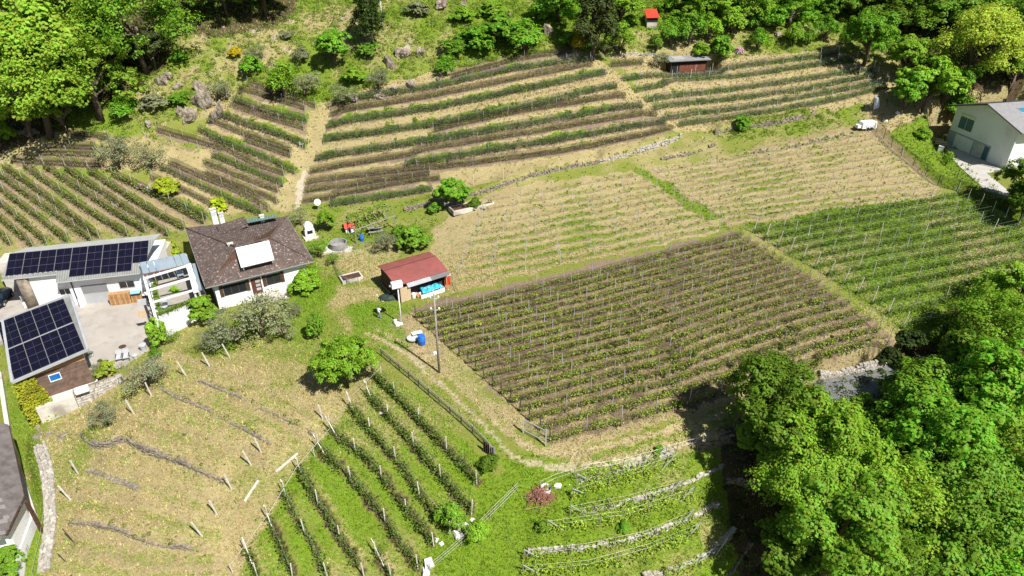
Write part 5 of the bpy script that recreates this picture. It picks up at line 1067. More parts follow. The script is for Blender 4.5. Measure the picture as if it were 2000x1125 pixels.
for a in [
 (722, 18, 36, 'conifer', 'dark', 'dark conifer beside the tall white mast on the hill'),
 (1162, 25, 48, 'conifer', 'pine', 'large dark brown-green conifer left of the tiny red-roofed hut'),
 (1090, 12, 48, 'big1', 'sap', 'deep green tree left of the large dark conifer'),
 (1215, 10, 38, 'mid0', 'bright', 'light green tree at the top right of the dark conifer'),
 (1335, 8, 40, 'big0', 'bright', 'bright tree at the top just right of the red-roofed hut'),
 (1390, 14, 48, 'big2', 'bright', 'bright tree at the top above the brown cabin'),
 (1465, 10, 48, 'big1', 'bright', 'bright tree at the top, second right of the cabin'),
 (1545, 22, 50, 'big0', 'sap', 'deep green tree at the top beside the dark gap'),
 (1640, 10, 42, 'big2', 'mid', 'dark tree at the top in the shaded gap'),
 (1700, 2, 50, 'big1', 'deep', 'dark tree at the top right of the gap'),
 (1775, 25, 55, 'big0', 'deep', 'shaded tree behind the round tree at upper right'),
 (1850, 20, 58, 'big2', 'mid', 'tree at the top behind the tall yellow-green one'),
 (1940, 20, 58, 'big1', 'sap', 'tree near the upper right corner'),
 (2000, 60, 55, 'big0', 'mid', 'tree at the right edge in the upper right corner'),
 (1905, 95, 68, 'bigf0', 'yell', 'tall yellow-green tree above the gable house'),
 (1700, 72, 44, 'big1', 'sap', 'round green tree at the right end of the cabin terraces'),
 (1775, 110, 36, 'mid0', 'bright', 'light green tree right of the round green one'),
 (1815, 165, 46, 'mid1', 'bright', 'spreading bright tree above the sheet metal pile'),
 (1855, 168, 38, 'mid0', 'sap', 'dense green tree next to the gable house meadow'),
 (1775, 180, 36, 'mid1', 'sap', 'low green tree left of the spreading bright one'),
 (1990, 125, 40, 'mid1', 'mid', 'tree at the right edge above the gable house roof'),
 (1870, 205, 24, 'bush0', 'mid', 'green shrub at the back corner of the gable house'),
 (2002, 350, 38, 'big0', 'deep', 'dark green tree in front of the gable house at the right edge'),
 (2008, 392, 36, 'mid1', 'deep', 'darker tree below it at the right edge beside the fence'),
 (650, 92, 33, 'mid0', 'sap', 'round vivid green tree alone on the dry hill'),
 (740, 155, 24, 'olive0', 'grey', 'grey olive tree at the top left of the long terraces'),
 (672, 182, 26, 'olive1', 'olive', 'olive bush at the head of the straw path'),
 (595, 165, 28, 'olive0', 'olive', 'greyish tree above the left terraces'),
 (550, 160, 26, 'spray', 'bright', 'light green thicket above the left terraces'),
 (490, 132, 20, 'bush1', 'sap', 'vivid green shrub below the yellow dwarf bush'),
 (497, 105, 20, 'olive1', 'olive', 'faint grey shrub right of the yellow dwarf bush'),
 (460, 104, 12, 'bush0', 'gold', 'small round yellow bush on the dry hill'),
 (425, 175, 24, 'olive1', 'grey', 'grey shrub on top of the pale cliff'),
 (225, 298, 33, 'olive0', 'grey', 'left one of two grey olive trees above the sloping rows'),
 (290, 302, 30, 'olive1', 'olive', 'right one of two grey olive trees above the sloping rows'),
 (322, 366, 21, 'bush0', 'lime', 'lime green bush among the sloping vine rows'),
 (428, 402, 16, 'bush1', 'lime', 'lime green bush right behind the farmhouse chimneys'),
 (672, 708, 60, 'big2', 'bright', 'round bright tree at the top of the steep grass vineyard'),
 (616, 640, 17, 'upright', 'mid', 'neat upright shrub alone on the lawn'),
 (597, 553, 30, 'bush0', 'bright', 'round clipped bush at the right front of the farmhouse'),
 (393, 611, 29, 'bush1', 'bright', 'round bush below the terrace planters'),
 (306, 655, 17, 'upright', 'bright', 'bush at the courtyard corner below the terrace'),
 (303, 690, 11, 'bush0', 'mid', 'low bush at the lower right end of the courtyard'),
 (505, 618, 54, 'olive0', 'olive', 'large olive tree in front of the farmhouse'),
 (455, 640, 44, 'olive1', 'grey', 'olive tree left of the largest one before the farmhouse'),
 (412, 665, 30, 'olive0', 'grey', 'leftmost olive tree by the bare bank'),
 (550, 640, 30, 'olive1', 'olive', 'olive tree at the right of the group before the farmhouse'),
 (576, 605, 18, 'olive0', 'olive', 'small grey olive on the lawn near the clipped bush'),
 (282, 728, 38, 'olive1', 'grey', 'olive tree below the courtyard chairs'),
 (203, 812, 27, 'olive0', 'grey', 'small olive tree on the straw slope below the stone wall'),
 (208, 722, 16, 'bush1', 'yell', 'sparse yellow-green shrub left of the courtyard chairs'),
 (180, 722, 11, 'olive1', 'grey', 'grey pot shrub beside the timber garage'),
 (636, 432, 20, 'mid0', 'bright', 'light green fruit tree beside the white garden oven'),
 (620, 484, 22, 'olive0', 'mid', 'loose dark tree at the right of the farmhouse'),
 (583, 424, 20, 'olive1', 'olive', 'grey bush behind the farmhouse at the path foot'),
 (755, 470, 26, 'olive0', 'grey', 'grey olive tree behind the shed'),
 (806, 472, 29, 'bush1', 'mid', 'olive-yellow bush right behind the red-roofed shed'),
 (780, 452, 13, 'bush0', 'sap', 'small green bush between olive tree and pergola'),
 (886, 376, 34, 'mid1', 'sap', 'vivid green fig tree at the top of the garden'),
 (850, 408, 13, 'bush1', 'sap', 'low plant in front of the vivid green fig tree'),
 (927, 398, 13, 'bush0', 'deep', 'leafy clump in the dark vegetable bed'),
 (1288, 116, 18, 'olive0', 'grey', 'grey olive tree beside the brown cabin'),
 (1130, 86, 14, 'spray', 'gold', 'golden broom in flower at the top of the terraces'),
 (1108, 80, 16, 'bush1', 'mid', 'green shrub left of the golden broom'),
 (1210, 80, 24, 'spray', 'bright', 'light green shrub right of the golden broom'),
 (1182, 92, 16, 'olive0', 'olive', 'grey shrub next to the golden broom'),
 (1312, 66, 20, 'spray', 'sap', 'upright green shrub right below the red-roofed hut'),
 (1348, 62, 24, 'spray', 'sap', 'upright green shrub above the cabin, left one'),
 (1385, 56, 20, 'spray', 'bright', 'upright green shrub above the cabin, right one'),
 (1282, 86, 12, 'spray', 'mid', 'small shrub above the grey olive by the cabin'),
 (1410, 96, 22, 'bush1', 'sap', 'dense green bush behind the right end of the cabin'),
 (1370, 100, 16, 'bush0', 'bright', 'bush behind the middle of the cabin'),
 (1480, 45, 15, 'spray', 'sap', 'feathery shrub on the stony bank, first from the left at top'),
 (1482, 80, 16, 'spray', 'sap', 'feathery shrub on the stony bank right above the terraces'),
 (1552, 70, 16, 'spray', 'bright', 'feathery shrub in the middle of the stony bank'),
 (1580, 74, 12, 'spray', 'mid', 'small feathery shrub right of the middle one'),
 (1615, 58, 18, 'spray', 'sap', 'feathery shrub at the right end of the stony bank'),
 (1515, 45, 12, 'spray', 'bright', 'small pale feathery shrub below the top trees'),
 (335, 488, 17, 'bush1', 'yell', 'pale leafy bush between annex and farmhouse'),
 (312, 495, 12, 'bush0', 'mid', 'dark leafy bush at the annex corner'),
 (342, 578, 14, 'spray', 'bright', 'potted shrub on the terrace floor'),
 (335, 655, 15, 'olive1', 'mid', 'low shrub under the terrace wall'),
 (10, 1105, 28, 'bush1', 'mid', 'green bush in the lower left corner'),
 (1450, 243, 16, 'bush1', 'sap', 'rounded green bush hanging over the stone wall below the cabin'),
 (650, 505, 14, 'olive0', 'mid', 'sparse climber at the left of the garden fence'),
 (880, 1010, 26, 'spray', 'mid', 'rank green bush in the gully at the bottom of the grass vineyard'),
 (955, 905, 20, 'bush0', 'deep', 'dark bush at the gate end of the track fence'),
 (935, 1040, 20, 'spray', 'bright', 'light green weeds bush left of the curved terraces'),
 (1287, 880, 9, 'bush1', 'sap', 'small round green bush beside the lower edge of the track'),
 (1218, 1030, 12, 'bush0', 'sap', 'green bush in the middle of the fourth curved row'),
 (1060, 1030, 12, 'bush1', 'deep', 'dark green clump at the left end of the curved terraces'),
 (1850, 312, 10, 'spray', 'bright', 'light shrub on the bank left of the driveway'),
 (1805, 262, 12, 'bush0', 'bright', 'small shrub on the green bank near the fence')]: tree(*a, cat='shrub' if a[3][:3] in ('bus', 'spr', 'upr') else 'tree', lift=.7 if a[3][:3] == 'big' and a[1] < 40 else None, squash=.85 if a[3][:3] == 'big' and a[1] < 40 else 1.0)
# thicket on the rocky hill between the mast and the broom
k = 0
for (x, y, r_, c_, lab) in [(975, 60, 42, 'sap', 'dense green thicket in the middle of the rocky hill'), (930, 82, 34, 'sap', 'green thicket at the left of the rocky hill middle'), (1025, 78, 36, 'sap', 'green thicket at the right of the rocky hill beside the grey slab'), (885, 95, 26, 'mid', 'green bush left below the hill thicket'), (905, 30, 24, 'bright', 'light bush above the hill thicket'), (960, 25, 26, 'bright', 'light bush at the top of the hill thicket'), (870, 130, 20, 'sap', 'bush just above the left end of the top terrace'),
      (720, 100, 22, 'sap', 'ivy-green bush on the crag left of the thicket'), (690, 150, 24, 'bright', 'bright bush beside the grey olive above the terraces'), (815, 20, 20, 'olive', 'grey-green bush right of the mast'), (590, 110, 16, 'olive', 'grey-green bush on the dry hill left of the vivid tree'), (560, 70, 12, 'olive', 'small grey bush high on the dry hill'), (350, 110, 14, 'sap', 'small vivid shrub on the upper edge of the dry hill'), (300, 205, 22, 'olive', 'brownish heath bush left of the pale cliff'), (240, 215, 22, 'sap', 'green bush on the grassy slope above the olive pair'), (350, 195, 18, 'sap', 'low green bush just left of the pale cliff'), (1228, 42, 18, 'bright', 'light bush left of the red-roofed hut'), (1318, 34, 16, 'bright', 'light bush right of the red-roofed hut'), (1430, 45, 26, 'bright', 'light bush under the top trees above the stony bank'), (1055, 30, 20, 'bright', 'light bush right of the hill thicket top')]:
    tree(x, y, r_, ['bush0', 'bush1', 'spray', 'mid0'][k % 4], c_, lab, cat='shrub', name='shrub', squash=.75, lift=.6); k += 1
# creeper on the garage corner
cr = thing('creeper', G(62, 830), 'yellow-green creeper covering the corner of the timber garage', 'creeper'); n = 2600
u_, h_ = rng.random(n), rng.random(n); q = np.array([P(45+45*u*(.4+.6*h)-10*(1-h), 832-70*h, 0)*0+np.array(GT(-.1+2.6*u*(.5+.5*(1-abs(h-.4))), .25-(1-h)*.9*rng.random(), -5.1+5.6*h)) for u, h in zip(u_, h_)]); q += rng.normal(0, .12, q.shape)
nr = np.array([.2, -.8, .7])+rng.normal(0, .45, (n, 3)); nr /= np.linalg.norm(nr, axis=1, keepdims=True); v, f = leaf_quads(q-rootloc(cr), nr, .26*rng.uniform(.7, 1.3, n)); ob = link(bpy.data.objects.new('leaves', fast_mesh('leaves', v, f, M_leaf)), cr); ob.color = (.36, .38, .03, 1)
mb = MB()
for k in range(5): a = GT(.2+.4*k, .5, -5.3); mb.tube([a, GT(.2+.5*k, .68, -2.5), GT(.5+.3*k, .68, .0)], .04, 5)
mb.build('stems', M_bark, cr)
# rocks
from mathutils import noise as mnoise
def rock(px, py, wpx, hpx, label, seed, n=1, flat=.7):
    c = G(px, py); d = np.linalg.norm(c-A3(0, 0, CAMZ)); bm = bmesh.new(); bmesh.ops.create_icosphere(bm, subdivisions=4, radius=1.0); r_ = np.random.default_rng(seed); sx = wpx*d/F; sz = hpx*d/F*1.1
    pl = [(u_, r_.uniform(.45, .9)) for u_ in r_.normal(size=(26, 3))]; pl = [(a/np.linalg.norm(a), b) for a, b in pl]
    for v_ in bm.verts:
        p_ = np.array(v_.co)
        for a, b in pl:
            e = p_ @ a
            if e > b: p_ = p_-a*(e-b)*.92
        w_n = Vector((p_[0]*2.2+seed, p_[1]*2.2, p_[2]*1.1)); p_ = p_*(1+.34*mnoise.fractal(w_n, .8, 2.1, 4)); w_n = Vector((p_[0]*7+seed, p_[1]*7, p_[2]*2.0)); p_ = p_*(1-.10*abs(mnoise.noise(w_n)))
        v_.co = p_*np.array([sx, sx*flat, sz])
    me_ = bpy.data.meshes.new('rock'); bm.to_mesh(me_); bm.free(); me_.materials.append(M_rock); o_ = link(bpy.data.objects.new('rock_outcrop', me_)); o_.location = tuple(c+A3(0, 0, sz*.1)); o_.rotation_euler = (0, 0, seed); return tag(o_, label, 'rock')
for i, a in enumerate([(402, 205, 26, 34, 'tall pale cliff block left of the upper rows'), (372, 232, 20, 24, 'lower block of the pale cliff by the upper rows'), (430, 220, 14, 18, 'right-hand knob of the pale cliff'), (392, 178, 18, 20, 'upper shoulder of the pale cliff'), (418, 236, 13, 16, 'foot of the pale cliff above the upper rows'), (352, 222, 13, 13, 'left foot of the pale cliff'), (330, 150, 14, 9, 'flat grey ledge above the pale cliff'), (348, 172, 10, 8, 'small ledge between the pale cliff and the wood'), (445, 190, 10, 9, 'little rock at the top corner of the upper rows'), (760, 128, 16, 18, 'left flank of the striped crag'), (745, 190, 14, 9, 'broken rock left above the long terraces'), (905, 12, 14, 12, 'upper rock at the top of the hill thicket'), (318, 158, 16, 12, 'grey rock on the slope above the pale cliff'), (785, 108, 22, 16, 'striped grey crag right of the mast'), (820, 105, 14, 14, 'darker crag beside the striped one'), (720, 85, 10, 16, 'ivy-streaked rock under the mast'), (1070, 66, 11, 20, 'smooth grey slab right of the hill thicket'), (862, 12, 24, 12, 'pale rock at the top right of the mast'), (995, 32, 7, 7, 'small grey boulder in the hill thicket'), (855, 156, 7, 6, 'round boulder at the left end of the top terrace'), (695, 195, 14, 10, 'grey rock at the foot of the olive above the terraces'), (800, 165, 16, 8, 'low rock band above the long terraces'), (770, 175, 14, 8, 'low rock left of the rock band above the terraces'), (398, 794, 7, 4.5, 'single boulder on the stone edging of the straw slope'), (290, 245, 12, 7, 'flat rock among grass above the olive pair'), (60, 258, 20, 8, 'pale scree patch under the upper left wood'), (1395, 100, 8, 6, 'boulder on the stony bank behind the cabin'), (1520, 68, 12, 7, 'pale boulder on the stony bank'), (1600, 38, 10, 9, 'grey boulder below the top trees near the gap')]): rock(*a[:4], a[4], i+3)
# ------------------------------------------------------------------ grass and weeds: uncountable tufts
def tufts(n, region, wf, hgt, wid, colr, name, label, blades=3, dens=None):
    x = rng.uniform(region[0], region[1], n*4); y = rng.uniform(region[2], region[3], n*4)
    pr = wf(x, y); k = rng.random(n*4) < pr; x, y = x[k][:n], y[k][:n]; m_ = len(x); z = zg(x, y); rep = np.repeat(np.arange(m_), blades); mm = len(rep)
    a = rng.uniform(0, 6.28, mm); s = hgt*rng.uniform(.5, 1.4, mm); ln_ = rng.uniform(.25, .9, mm)
    b = np.c_[x[rep]+rng.normal(0, .06, mm), y[rep]+rng.normal(0, .06, mm), z[rep]-.02]; ca, sa = np.cos(a), np.sin(a); w2 = wid*rng.uniform(.6, 1.3, mm)
    v = np.empty((mm, 3, 3)); v[:, 0] = b+np.c_[-sa*w2, ca*w2, 0*a]; v[:, 1] = b-np.c_[-sa*w2, ca*w2, 0*a]; v[:, 2] = b+np.c_[ca*s*ln_, sa*s*ln_, s]
    o_ = link(bpy.data.objects.new(name, fast_mesh(name, v.reshape(-1, 3), np.arange(mm*3).reshape(-1, 3), M_grass))); o_.color = colr+(1,); tag(o_, label, 'grass', kind='stuff')
inv = lambda x, y: (np.abs(x) < 22+y*.68) & ((y > 34))
nat = lambda x, y: (1-lay('soil', x, y)*.9)*(1-lay('path', x, y))*inv(x, y)
blocked = [np.array(p_[0], float) for p_ in PADS[:2]]
def free(x, y):
    m_ = np.ones(x.shape, bool)
    for b_ in blocked: m_ &= ~inpoly(b_, x, y)
    return m_
tufts(60000, (-70, 75, 34, 84), lambda x, y: nat(x, y)*free(x, y)*np.clip(lay('dry', x, y)*1.2-.25, 0, 1), .2, .045, (.5, .42, .19), 'straw_grass', 'dry straw-coloured grass tufts across the near slopes')
tufts(60000, (-70, 75, 34, 92), lambda x, y: nat(x, y)*free(x, y)*np.clip(lay('lush', x, y)*1.1+.08, 0, 1)*(1-lay('litter', x, y)*.7), .22, .045, (.19, .33, .03), 'green_grass', 'fresh green grass tufts across the near slopes')
tufts(30000, (-100, 105, 88, 150), lambda x, y: nat(x, y)*np.clip(lay('lush', x, y)+lay('litter', x, y)*.4+.12, 0, 1), .32, .08, (.17, .27, .035), 'hill_grass', 'green rough grass over the terraces and hill')
tufts(24000, (-100, 105, 88, 150), lambda x, y: nat(x, y)*np.clip(lay('dry', x, y)*.9-.2, 0, 1)*np.clip((y-108)/8, 0, 1), .3, .08, (.5, .41, .21), 'hill_straw', 'bleached rough grass over the dry hill')
# leafy ground cover on the wild hill (low clumps)
def clumps(n, region, wf, R, per, leaf, colr, name, label):
    x = rng.uniform(region[0], region[1], n*5); y = rng.uniform(region[2], region[3], n*5); k = rng.random(n*5) < wf(x, y); x, y = x[k][:n], y[k][:n]; m_ = len(x); rr = R*rng.uniform(.45, 1.5, m_); rep = np.repeat(np.arange(m_), per); mm = len(rep)
    l = unit(mm); l[:, 2] = np.abs(l[:, 2]); pos = np.c_[x, y, zg(x, y)][rep]+l*rr[rep][:, None]*np.array([1, 1, .75])*rng.uniform(.75, 1.1, (mm, 1)); nr = l+rng.normal(0, .45, (mm, 3)); nr /= np.linalg.norm(nr, axis=1, keepdims=True)
    v, f = leaf_quads(pos, nr, leaf*rng.uniform(.6, 1.4, mm)); o_ = link(bpy.data.objects.new(name, fast_mesh(name, v, f, M_leaf))); o_.color = colr+(1,); tag(o_, label, 'ground cover', kind='stuff')
clumps(3200, (-100, 100, 108, 148), lambda x, y: inv(x, y)*~((x > 58) & (y < 126))*np.clip(lay('lush', x, y)*.9+.03-lay('litter', x, y)*.3, 0, 1)*(1-np.clip(lay('soil', x, y)*3, 0, 1))*(lay('rock', x, y)+lay('lush', x, y) > .1), .55, 46, .2, (.2, .32, .035), 'hill_scrub', 'low green scrub covering the wild hill')
clumps(1700, (-100, 100, 108, 148), lambda x, y: inv(x, y)*np.clip(lay('rock', x, y)*1.5, 0, .7), .42, 40, .17, (.22, .24, .09), 'heath_scrub', 'low olive-brown heath on the dry hill')
clumps(900, (-100, 100, 112, 150), lambda x, y: inv(x, y)*np.clip(lay('lush', x, y)*.6+.1, 0, .7)*(1-np.clip(lay('soil', x, y)*3, 0, 1))*(lay('rock', x, y) > .08), .35, 36, .16, (.28, .36, .05), 'hill_herbs', 'yellowish herbs and brambles on the wild hill')
clumps(420, (-50, 50, 34, 66), lambda x, y: inv(x, y)*np.clip(lay('lush', x, y)*.35, 0, 1)*(1-lay('litter', x, y))*(x > -22), .2, 22, .12, (.14, .25, .03), 'slope_weeds', 'leafy weeds in the near grass')
clumps(160, (-60, -10, 36, 66), lambda x, y: inv(x, y)*np.clip(lay('dry', x, y)-.5, 0, .5), .16, 20, .11, (.13, .2, .03), 'straw_slope_weeds', 'scattered green weeds on the straw slope')
clumps(700, (10, 85, 34, 70), lambda x, y: inv(x, y)*np.clip(lay('litter', x, y), 0, .9), .5, 30, .22, (.05, .1, .015), 'wood_undergrowth', 'dark undergrowth beneath the lower right wood')
clumps(500, (-110, -40, 104, 150), lambda x, y: inv(x, y)*np.clip(lay('litter', x, y), 0, .6), .5, 30, .22, (.06, .11, .015), 'wood_floor_plants', 'dark undergrowth beneath the upper left wood')

# plants growing out of the dry stone walls
fc = []
for w_, h, lab in HW:
    q = resample(w_, .55); q = q[rng.random(len(q)) < .4]; fc.append(q+rng.normal(0, .15, q.shape)+np.array([0, .1]))
fc = np.concatenate(fc); per = 26; rep = np.repeat(np.arange(len(fc)), per); l = unit(len(rep)); l[:, 2] = np.abs(l[:, 2]); rr = rng.uniform(.12, .4, len(fc))[rep][:, None]
pos = np.c_[fc, zg(fc[:, 0], fc[:, 1])][rep]+l*rr; v, f = leaf_quads(pos, l+rng.normal(0, .4, l.shape), .14*rng.uniform(.6, 1.4, len(rep))); o_ = link(bpy.data.objects.new('wall_plants', fast_mesh('wall_plants', v, f, M_leaf))); o_.color = (.22, .28, .06, 1); tag(o_, 'small plants growing along the dry stone walls', 'plants', kind='stuff')
# ------------------------------------------------------------------ poles, fences and small things
def wpole(px, py, h, r, name, label, cat, mat, cross=None):
    c = G(px, py); o_ = thing(name, c, label, cat); MB().tube([c-A3(0, 0, .5), c+A3(0, 0, h)], [r, r*.7], 10).build('shaft', mat, o_, True); return o_, c
pp, c = wpole(858, 728, 10.1, .13, 'utility_pole', 'tall grey wooden utility pole at the track beside the netted rows', 'utility pole', M_oldwood)
MB().tube([c+A3(0, 0, 10.1), c+A3(0, 0, 10.4)], [.14, .1], 8).build('cap', M_whitep, pp)
for s in (-1, 1):
    for h in (9.5, 8.1):
        a = c+A3(0, 0, h); b = a+A3(s*.42, .1, .05); ar = MB().tube([a, b], .03, 5).build('bracket', M_steel, pp); MB().tube([b-A3(0, 0, .05), b+A3(0, 0, .12), b+A3(0, 0, .26)], [.06, .11, .05], 8).build('insulator', M_whitep, ar)
wp, c = wpole(784, 632, 5.3, .09, 'white_light_mast', 'slim white pole with a pale box on top in front of the shed', 'pole', M_whitep)
T_ = frame(c+A3(0, 0, 5.0), 25); MB().box(T_, -.75, .55, -.3, .3, .1, .85).build('top_box', M_whitep, wp, bevel=.04); MB().box(T_, -1.0, -.75, -.1, .1, .4, .55).build('side_lamp', M_frame, wp)
MB().box(frame(c, 25), -.75, .1, -.35, .3, -.1, .18).build('base_block', M_whitep, wp); MB().tube([c+A3(-.7, 0, .18), c+A3(-.7, 0, .55)], [.25, .2], 8).build('base_drum', M_whitep, wp)
wpole(748, 58, 7.5, .1, 'white_mast', 'thin tall white mast on the rocky hill', 'mast', M_whitep)
CONC = 'concrete posts on the straw slope'
for (x, y, dx, lab) in [(262, 808, -8, 'leaning concrete post below the small olive tree'), (492, 909, -11, 'leaning concrete post right of the long stone wall, lower of a pair'), (511, 883, -8, 'leaning concrete post right of the long stone wall, upper of a pair'), (453, 955, -7, 'concrete post at the right end of the long stone wall'), (425, 1005, -8, 'concrete post above the lowest straw bank, first'), (397, 1048, -14, 'concrete post lowest at the right of the straw slope'), (154, 927, -5, 'concrete post at the left of the straw slope by white stones'), (139, 976, -14, 'strongly leaning concrete post near the stone causeway'), (147, 1060, -12, 'thin dark post beside the stone causeway'), (129, 1096, -9, 'short thin post lowest beside the causeway'), (297, 774, -5, 'concrete post right below the courtyard olive tree'), (450, 698, -12, 'concrete post on the lawn edge, right of three'), (410, 715, -10, 'concrete post on the lawn edge, middle of three'), (364, 734, -11, 'concrete post on the lawn edge, left of three'), (631, 819, -4, 'concrete post beside the round bright tree')]:
    c = G(x, y); h = 1.9 if 'short' not in lab else 1.1; o_ = thing('concrete_post', c, lab, 'post', CONC); tx = c+A3(dx*.045, 0, h); MB().bar(c-A3(0, 0, .3), tx, .115 if 'thin' not in lab else .06, .1 if 'thin' not in lab else .06).build('shaft', M_conc if 'thin' not in lab else M_darkpost, o_)
for a, b, lab in (((539, 923), (582, 887), 'concrete post lying in the straw nearest the grass vineyard'), ((478, 981), (505, 940), 'concrete post lying in the straw below the upright pair')):
    qa, qb = G(*a)+A3(0, 0, .1), G(*b)+A3(0, 0, .1); tag(MB().bar(qa, qb, .18, .16).build('fallen_post', M_conc), lab, 'post')
def fence(px, label, ph, sp, pr, rails, mat, netm=None, name='fence', postmat=None, railr=.02, cat='fence', post_lab=None):
    w_ = W(px, .25); ln = (len(w_)-1)*.25; z = zg(w_[:, 0], w_[:, 1]); o_ = thing(name, (w_[0, 0], w_[0, 1], z[0]), label, cat); s_ = np.linspace(0, ln, len(w_)); at = lambda s: A3(np.interp(s, s_, w_[:, 0]), np.interp(s, s_, w_[:, 1]), np.interp(s, s_, z)); l0 = rootloc(o_)
    n = max(2, int(ln/sp)+1); pm = shared('fence_post', MB().tube([(0, 0, -.3), (0, 0, ph)], pr, 6), postmat or mat)
    for s in np.linspace(0, ln, n): q = link(bpy.data.objects.new('post', pm), o_); q.location = tuple(at(s)-l0); q.rotation_euler = (rng.normal(0, .04), rng.normal(0, .04), 0)
    for h in rails: MB().tube([at(s)+A3(0, 0, h+rng.normal(0, .02)) for s in np.linspace(0, ln, max(3, n*2))], railr, 4, cap=False).build('rail', mat, o_)
    if netm:
        v = []; m_ = int(ln)+2
        for h in (.08, ph*.93): v += [at(s)+A3(0, 0, h)-l0 for s in np.linspace(0, ln, m_)]
        i = np.arange(m_-1); link(bpy.data.objects.new('mesh', fast_mesh('mesh', np.array(v), np.stack([i, i+1, m_+i+1, m_+i], 1), netm)), o_)
    return o_
M_wiremesh = net_mat('wire_mesh', (.3, .28, .25), .3)
fence([(745, 695), (800, 740), (850, 783), (900, 826), (940, 862), (966, 892)], 'old wooden fence along the left side of the track', 1.15, 1.7, .07, (.55, 1.05), M_oldwood, M_wiremesh, railr=.05)
fence([(1055, 955), (1085, 940), (1140, 925), (1240, 905), (1330, 878), (1440, 848)], 'wire fence along the lower edge of the curving track', 1.1, 3.4, .04, (.5, 1.0), M_wire, None, postmat=M_oldwood, railr=.012)
fence([(840, 1118), (880, 1085), (930, 1040), (985, 985), (1010, 960)], 'wire fence between the grass vineyard and the curved terraces', 1.2, 2.6, .045, (.4, .8, 1.1), M_wire, None, postmat=M_oldwood, railr=.014)
fence([(455, 1120), (484, 1085), (530, 1020), (560, 970), (588, 920), (628, 878), (655, 845), (690, 790), (720, 758), (745, 735)], 'slack wire along the upper ends of the grass vineyard rows', 1.3, 9.0, .04, (1.2,), M_wire, None, postmat=M_conc, railr=.016)
fence([(1712, 255), (1740, 290), (1790, 330), (1835, 368), (1880, 375), (1950, 412), (2040, 462)], 'tall netted field fence between dry field and driveway', 1.9, 2.6, .05, (1.8,), M_darkpost, M_net)
fence([(1755, 250), (1800, 240), (1850, 228), (1885, 215)], 'thin wire fence on the green bank by the gable house', 1.3, 3.5, .045, (.7, 1.2), M_darkpost)
fence([(1870, 345), (1910, 375), (1960, 400), (2010, 430)], 'low fence along the driveway bank', 1.2, 3.0, .05, (1.1,), M_darkpost)
fence([(650, 505), (656, 530), (675, 560), (700, 555)], 'garden fence corner beside the farmhouse lawn', 1.0, 1.3, .04, (.9,), M_oldwood, M_wiremesh)
fence([(650, 500), (690, 490), (735, 478), (760, 470)], 'low netting fence behind the vegetable plot', 1.0, 1.6, .04, (.9,), M_oldwood, M_netg)
fence([(925, 362), (980, 352), (1030, 345), (1090, 335), (1150, 325), (1230, 310), (1300, 296)], 'row of tall pale stakes above the dry middle field', 1.7, 4.2, .05, (), M_conc)
fence([(70, 860), (78, 905), (85, 960), (92, 1010), (80, 1060), (65, 1125)], 'low wire along the grass strip by the stone causeway', .5, 6.0, .03, (.45,), M_wire, railr=.015)
# gate at the vineyard corner
g0_, g1_ = P(1022, 843, -.95), P(1066, 866, -1.05); gt = thing('field_gate', g0_, 'square steel mesh gate at the lower corner of the netted vineyard', 'gate')
for a in (g0_, g1_): MB().bar(a-A3(0, 0, .3), a+A3(0, 0, 1.75), .12, .12).build('gate_post', M_steel, gt)
MB().bar(g0_+A3(0, 0, 1.6), g1_+A3(0, 0, 1.6), .06, .06).bar(g0_+A3(0, 0, .2), g1_+A3(0, 0, .2), .06, .06).build('gate_frame', M_steel, gt); MB().add([g0_+A3(0, 0, .2), g1_+A3(0, 0, .2), g1_+A3(0, 0, 1.6), g0_+A3(0, 0, 1.6)], [(0, 1, 2, 3)]).build('gate_mesh', M_wiremesh, gt)
fp = thing('plank_gate', G(955, 885), 'narrow dark plank gate at the end of the track fence', 'gate')
for k in range(6): q = G(946+4*k, 882+2.6*k); MB().bar(q-A3(0, 0, .2), q+A3(0, 0, 1.35+.1*(k % 2)), .2, .06).build('plank', M_oldwood if k > 2 else M_wooddark, fp)
# stone causeway (walkable wall)
cw = thing('stone_causeway', G(95, 960), 'broad flat-topped stone causeway along the grass strip', 'stone wall'); l0 = rootloc(cw); w_ = W([(78, 872), (87, 900), (95, 930), (97, 975), (100, 1020), (95, 1060), (84, 1130)], .1); lst = []
d = np.gradient(w_, axis=0); ang = np.arctan2(d[:, 1], d[:, 0])
for j, off in enumerate((-.42, -.14, .14, .42)):
    i = random.randint(0, 3)
    while i < len(w_)-6:
        l = random.uniform(.3, .6); n_ = A3(-math.sin(ang[i]), math.cos(ang[i])); q = w_[i]+n_*off; put_stone(cw, (q[0], q[1], float(zg(q[0], q[1]))-.15), l, .3, random.uniform(.42, .52), ang[i], l0, pal=MSTONES); i += max(2, int(l/.1))
# paving rubble at the wall foot
for px, py, n, lab in ((95, 845, 14, 'loose flat stones at the head of the causeway'), (225, 935, 16, 'line of pale stones in the straw')):
    o_ = thing('loose_stones', G(px, py), lab, 'stones'); l0 = rootloc(o_)
    for k in range(n):
        x, y = (px+random.uniform(-38, 38), py+random.uniform(-12, 12)) if n == 14 else (175+100*k/n, 920+34*k/n+random.uniform(-2, 2)); q = G(x, y); put_stone(o_, q-A3(0, 0, .08), random.uniform(.3, .8), random.uniform(.3, .6), .22, random.uniform(0, 3), l0)
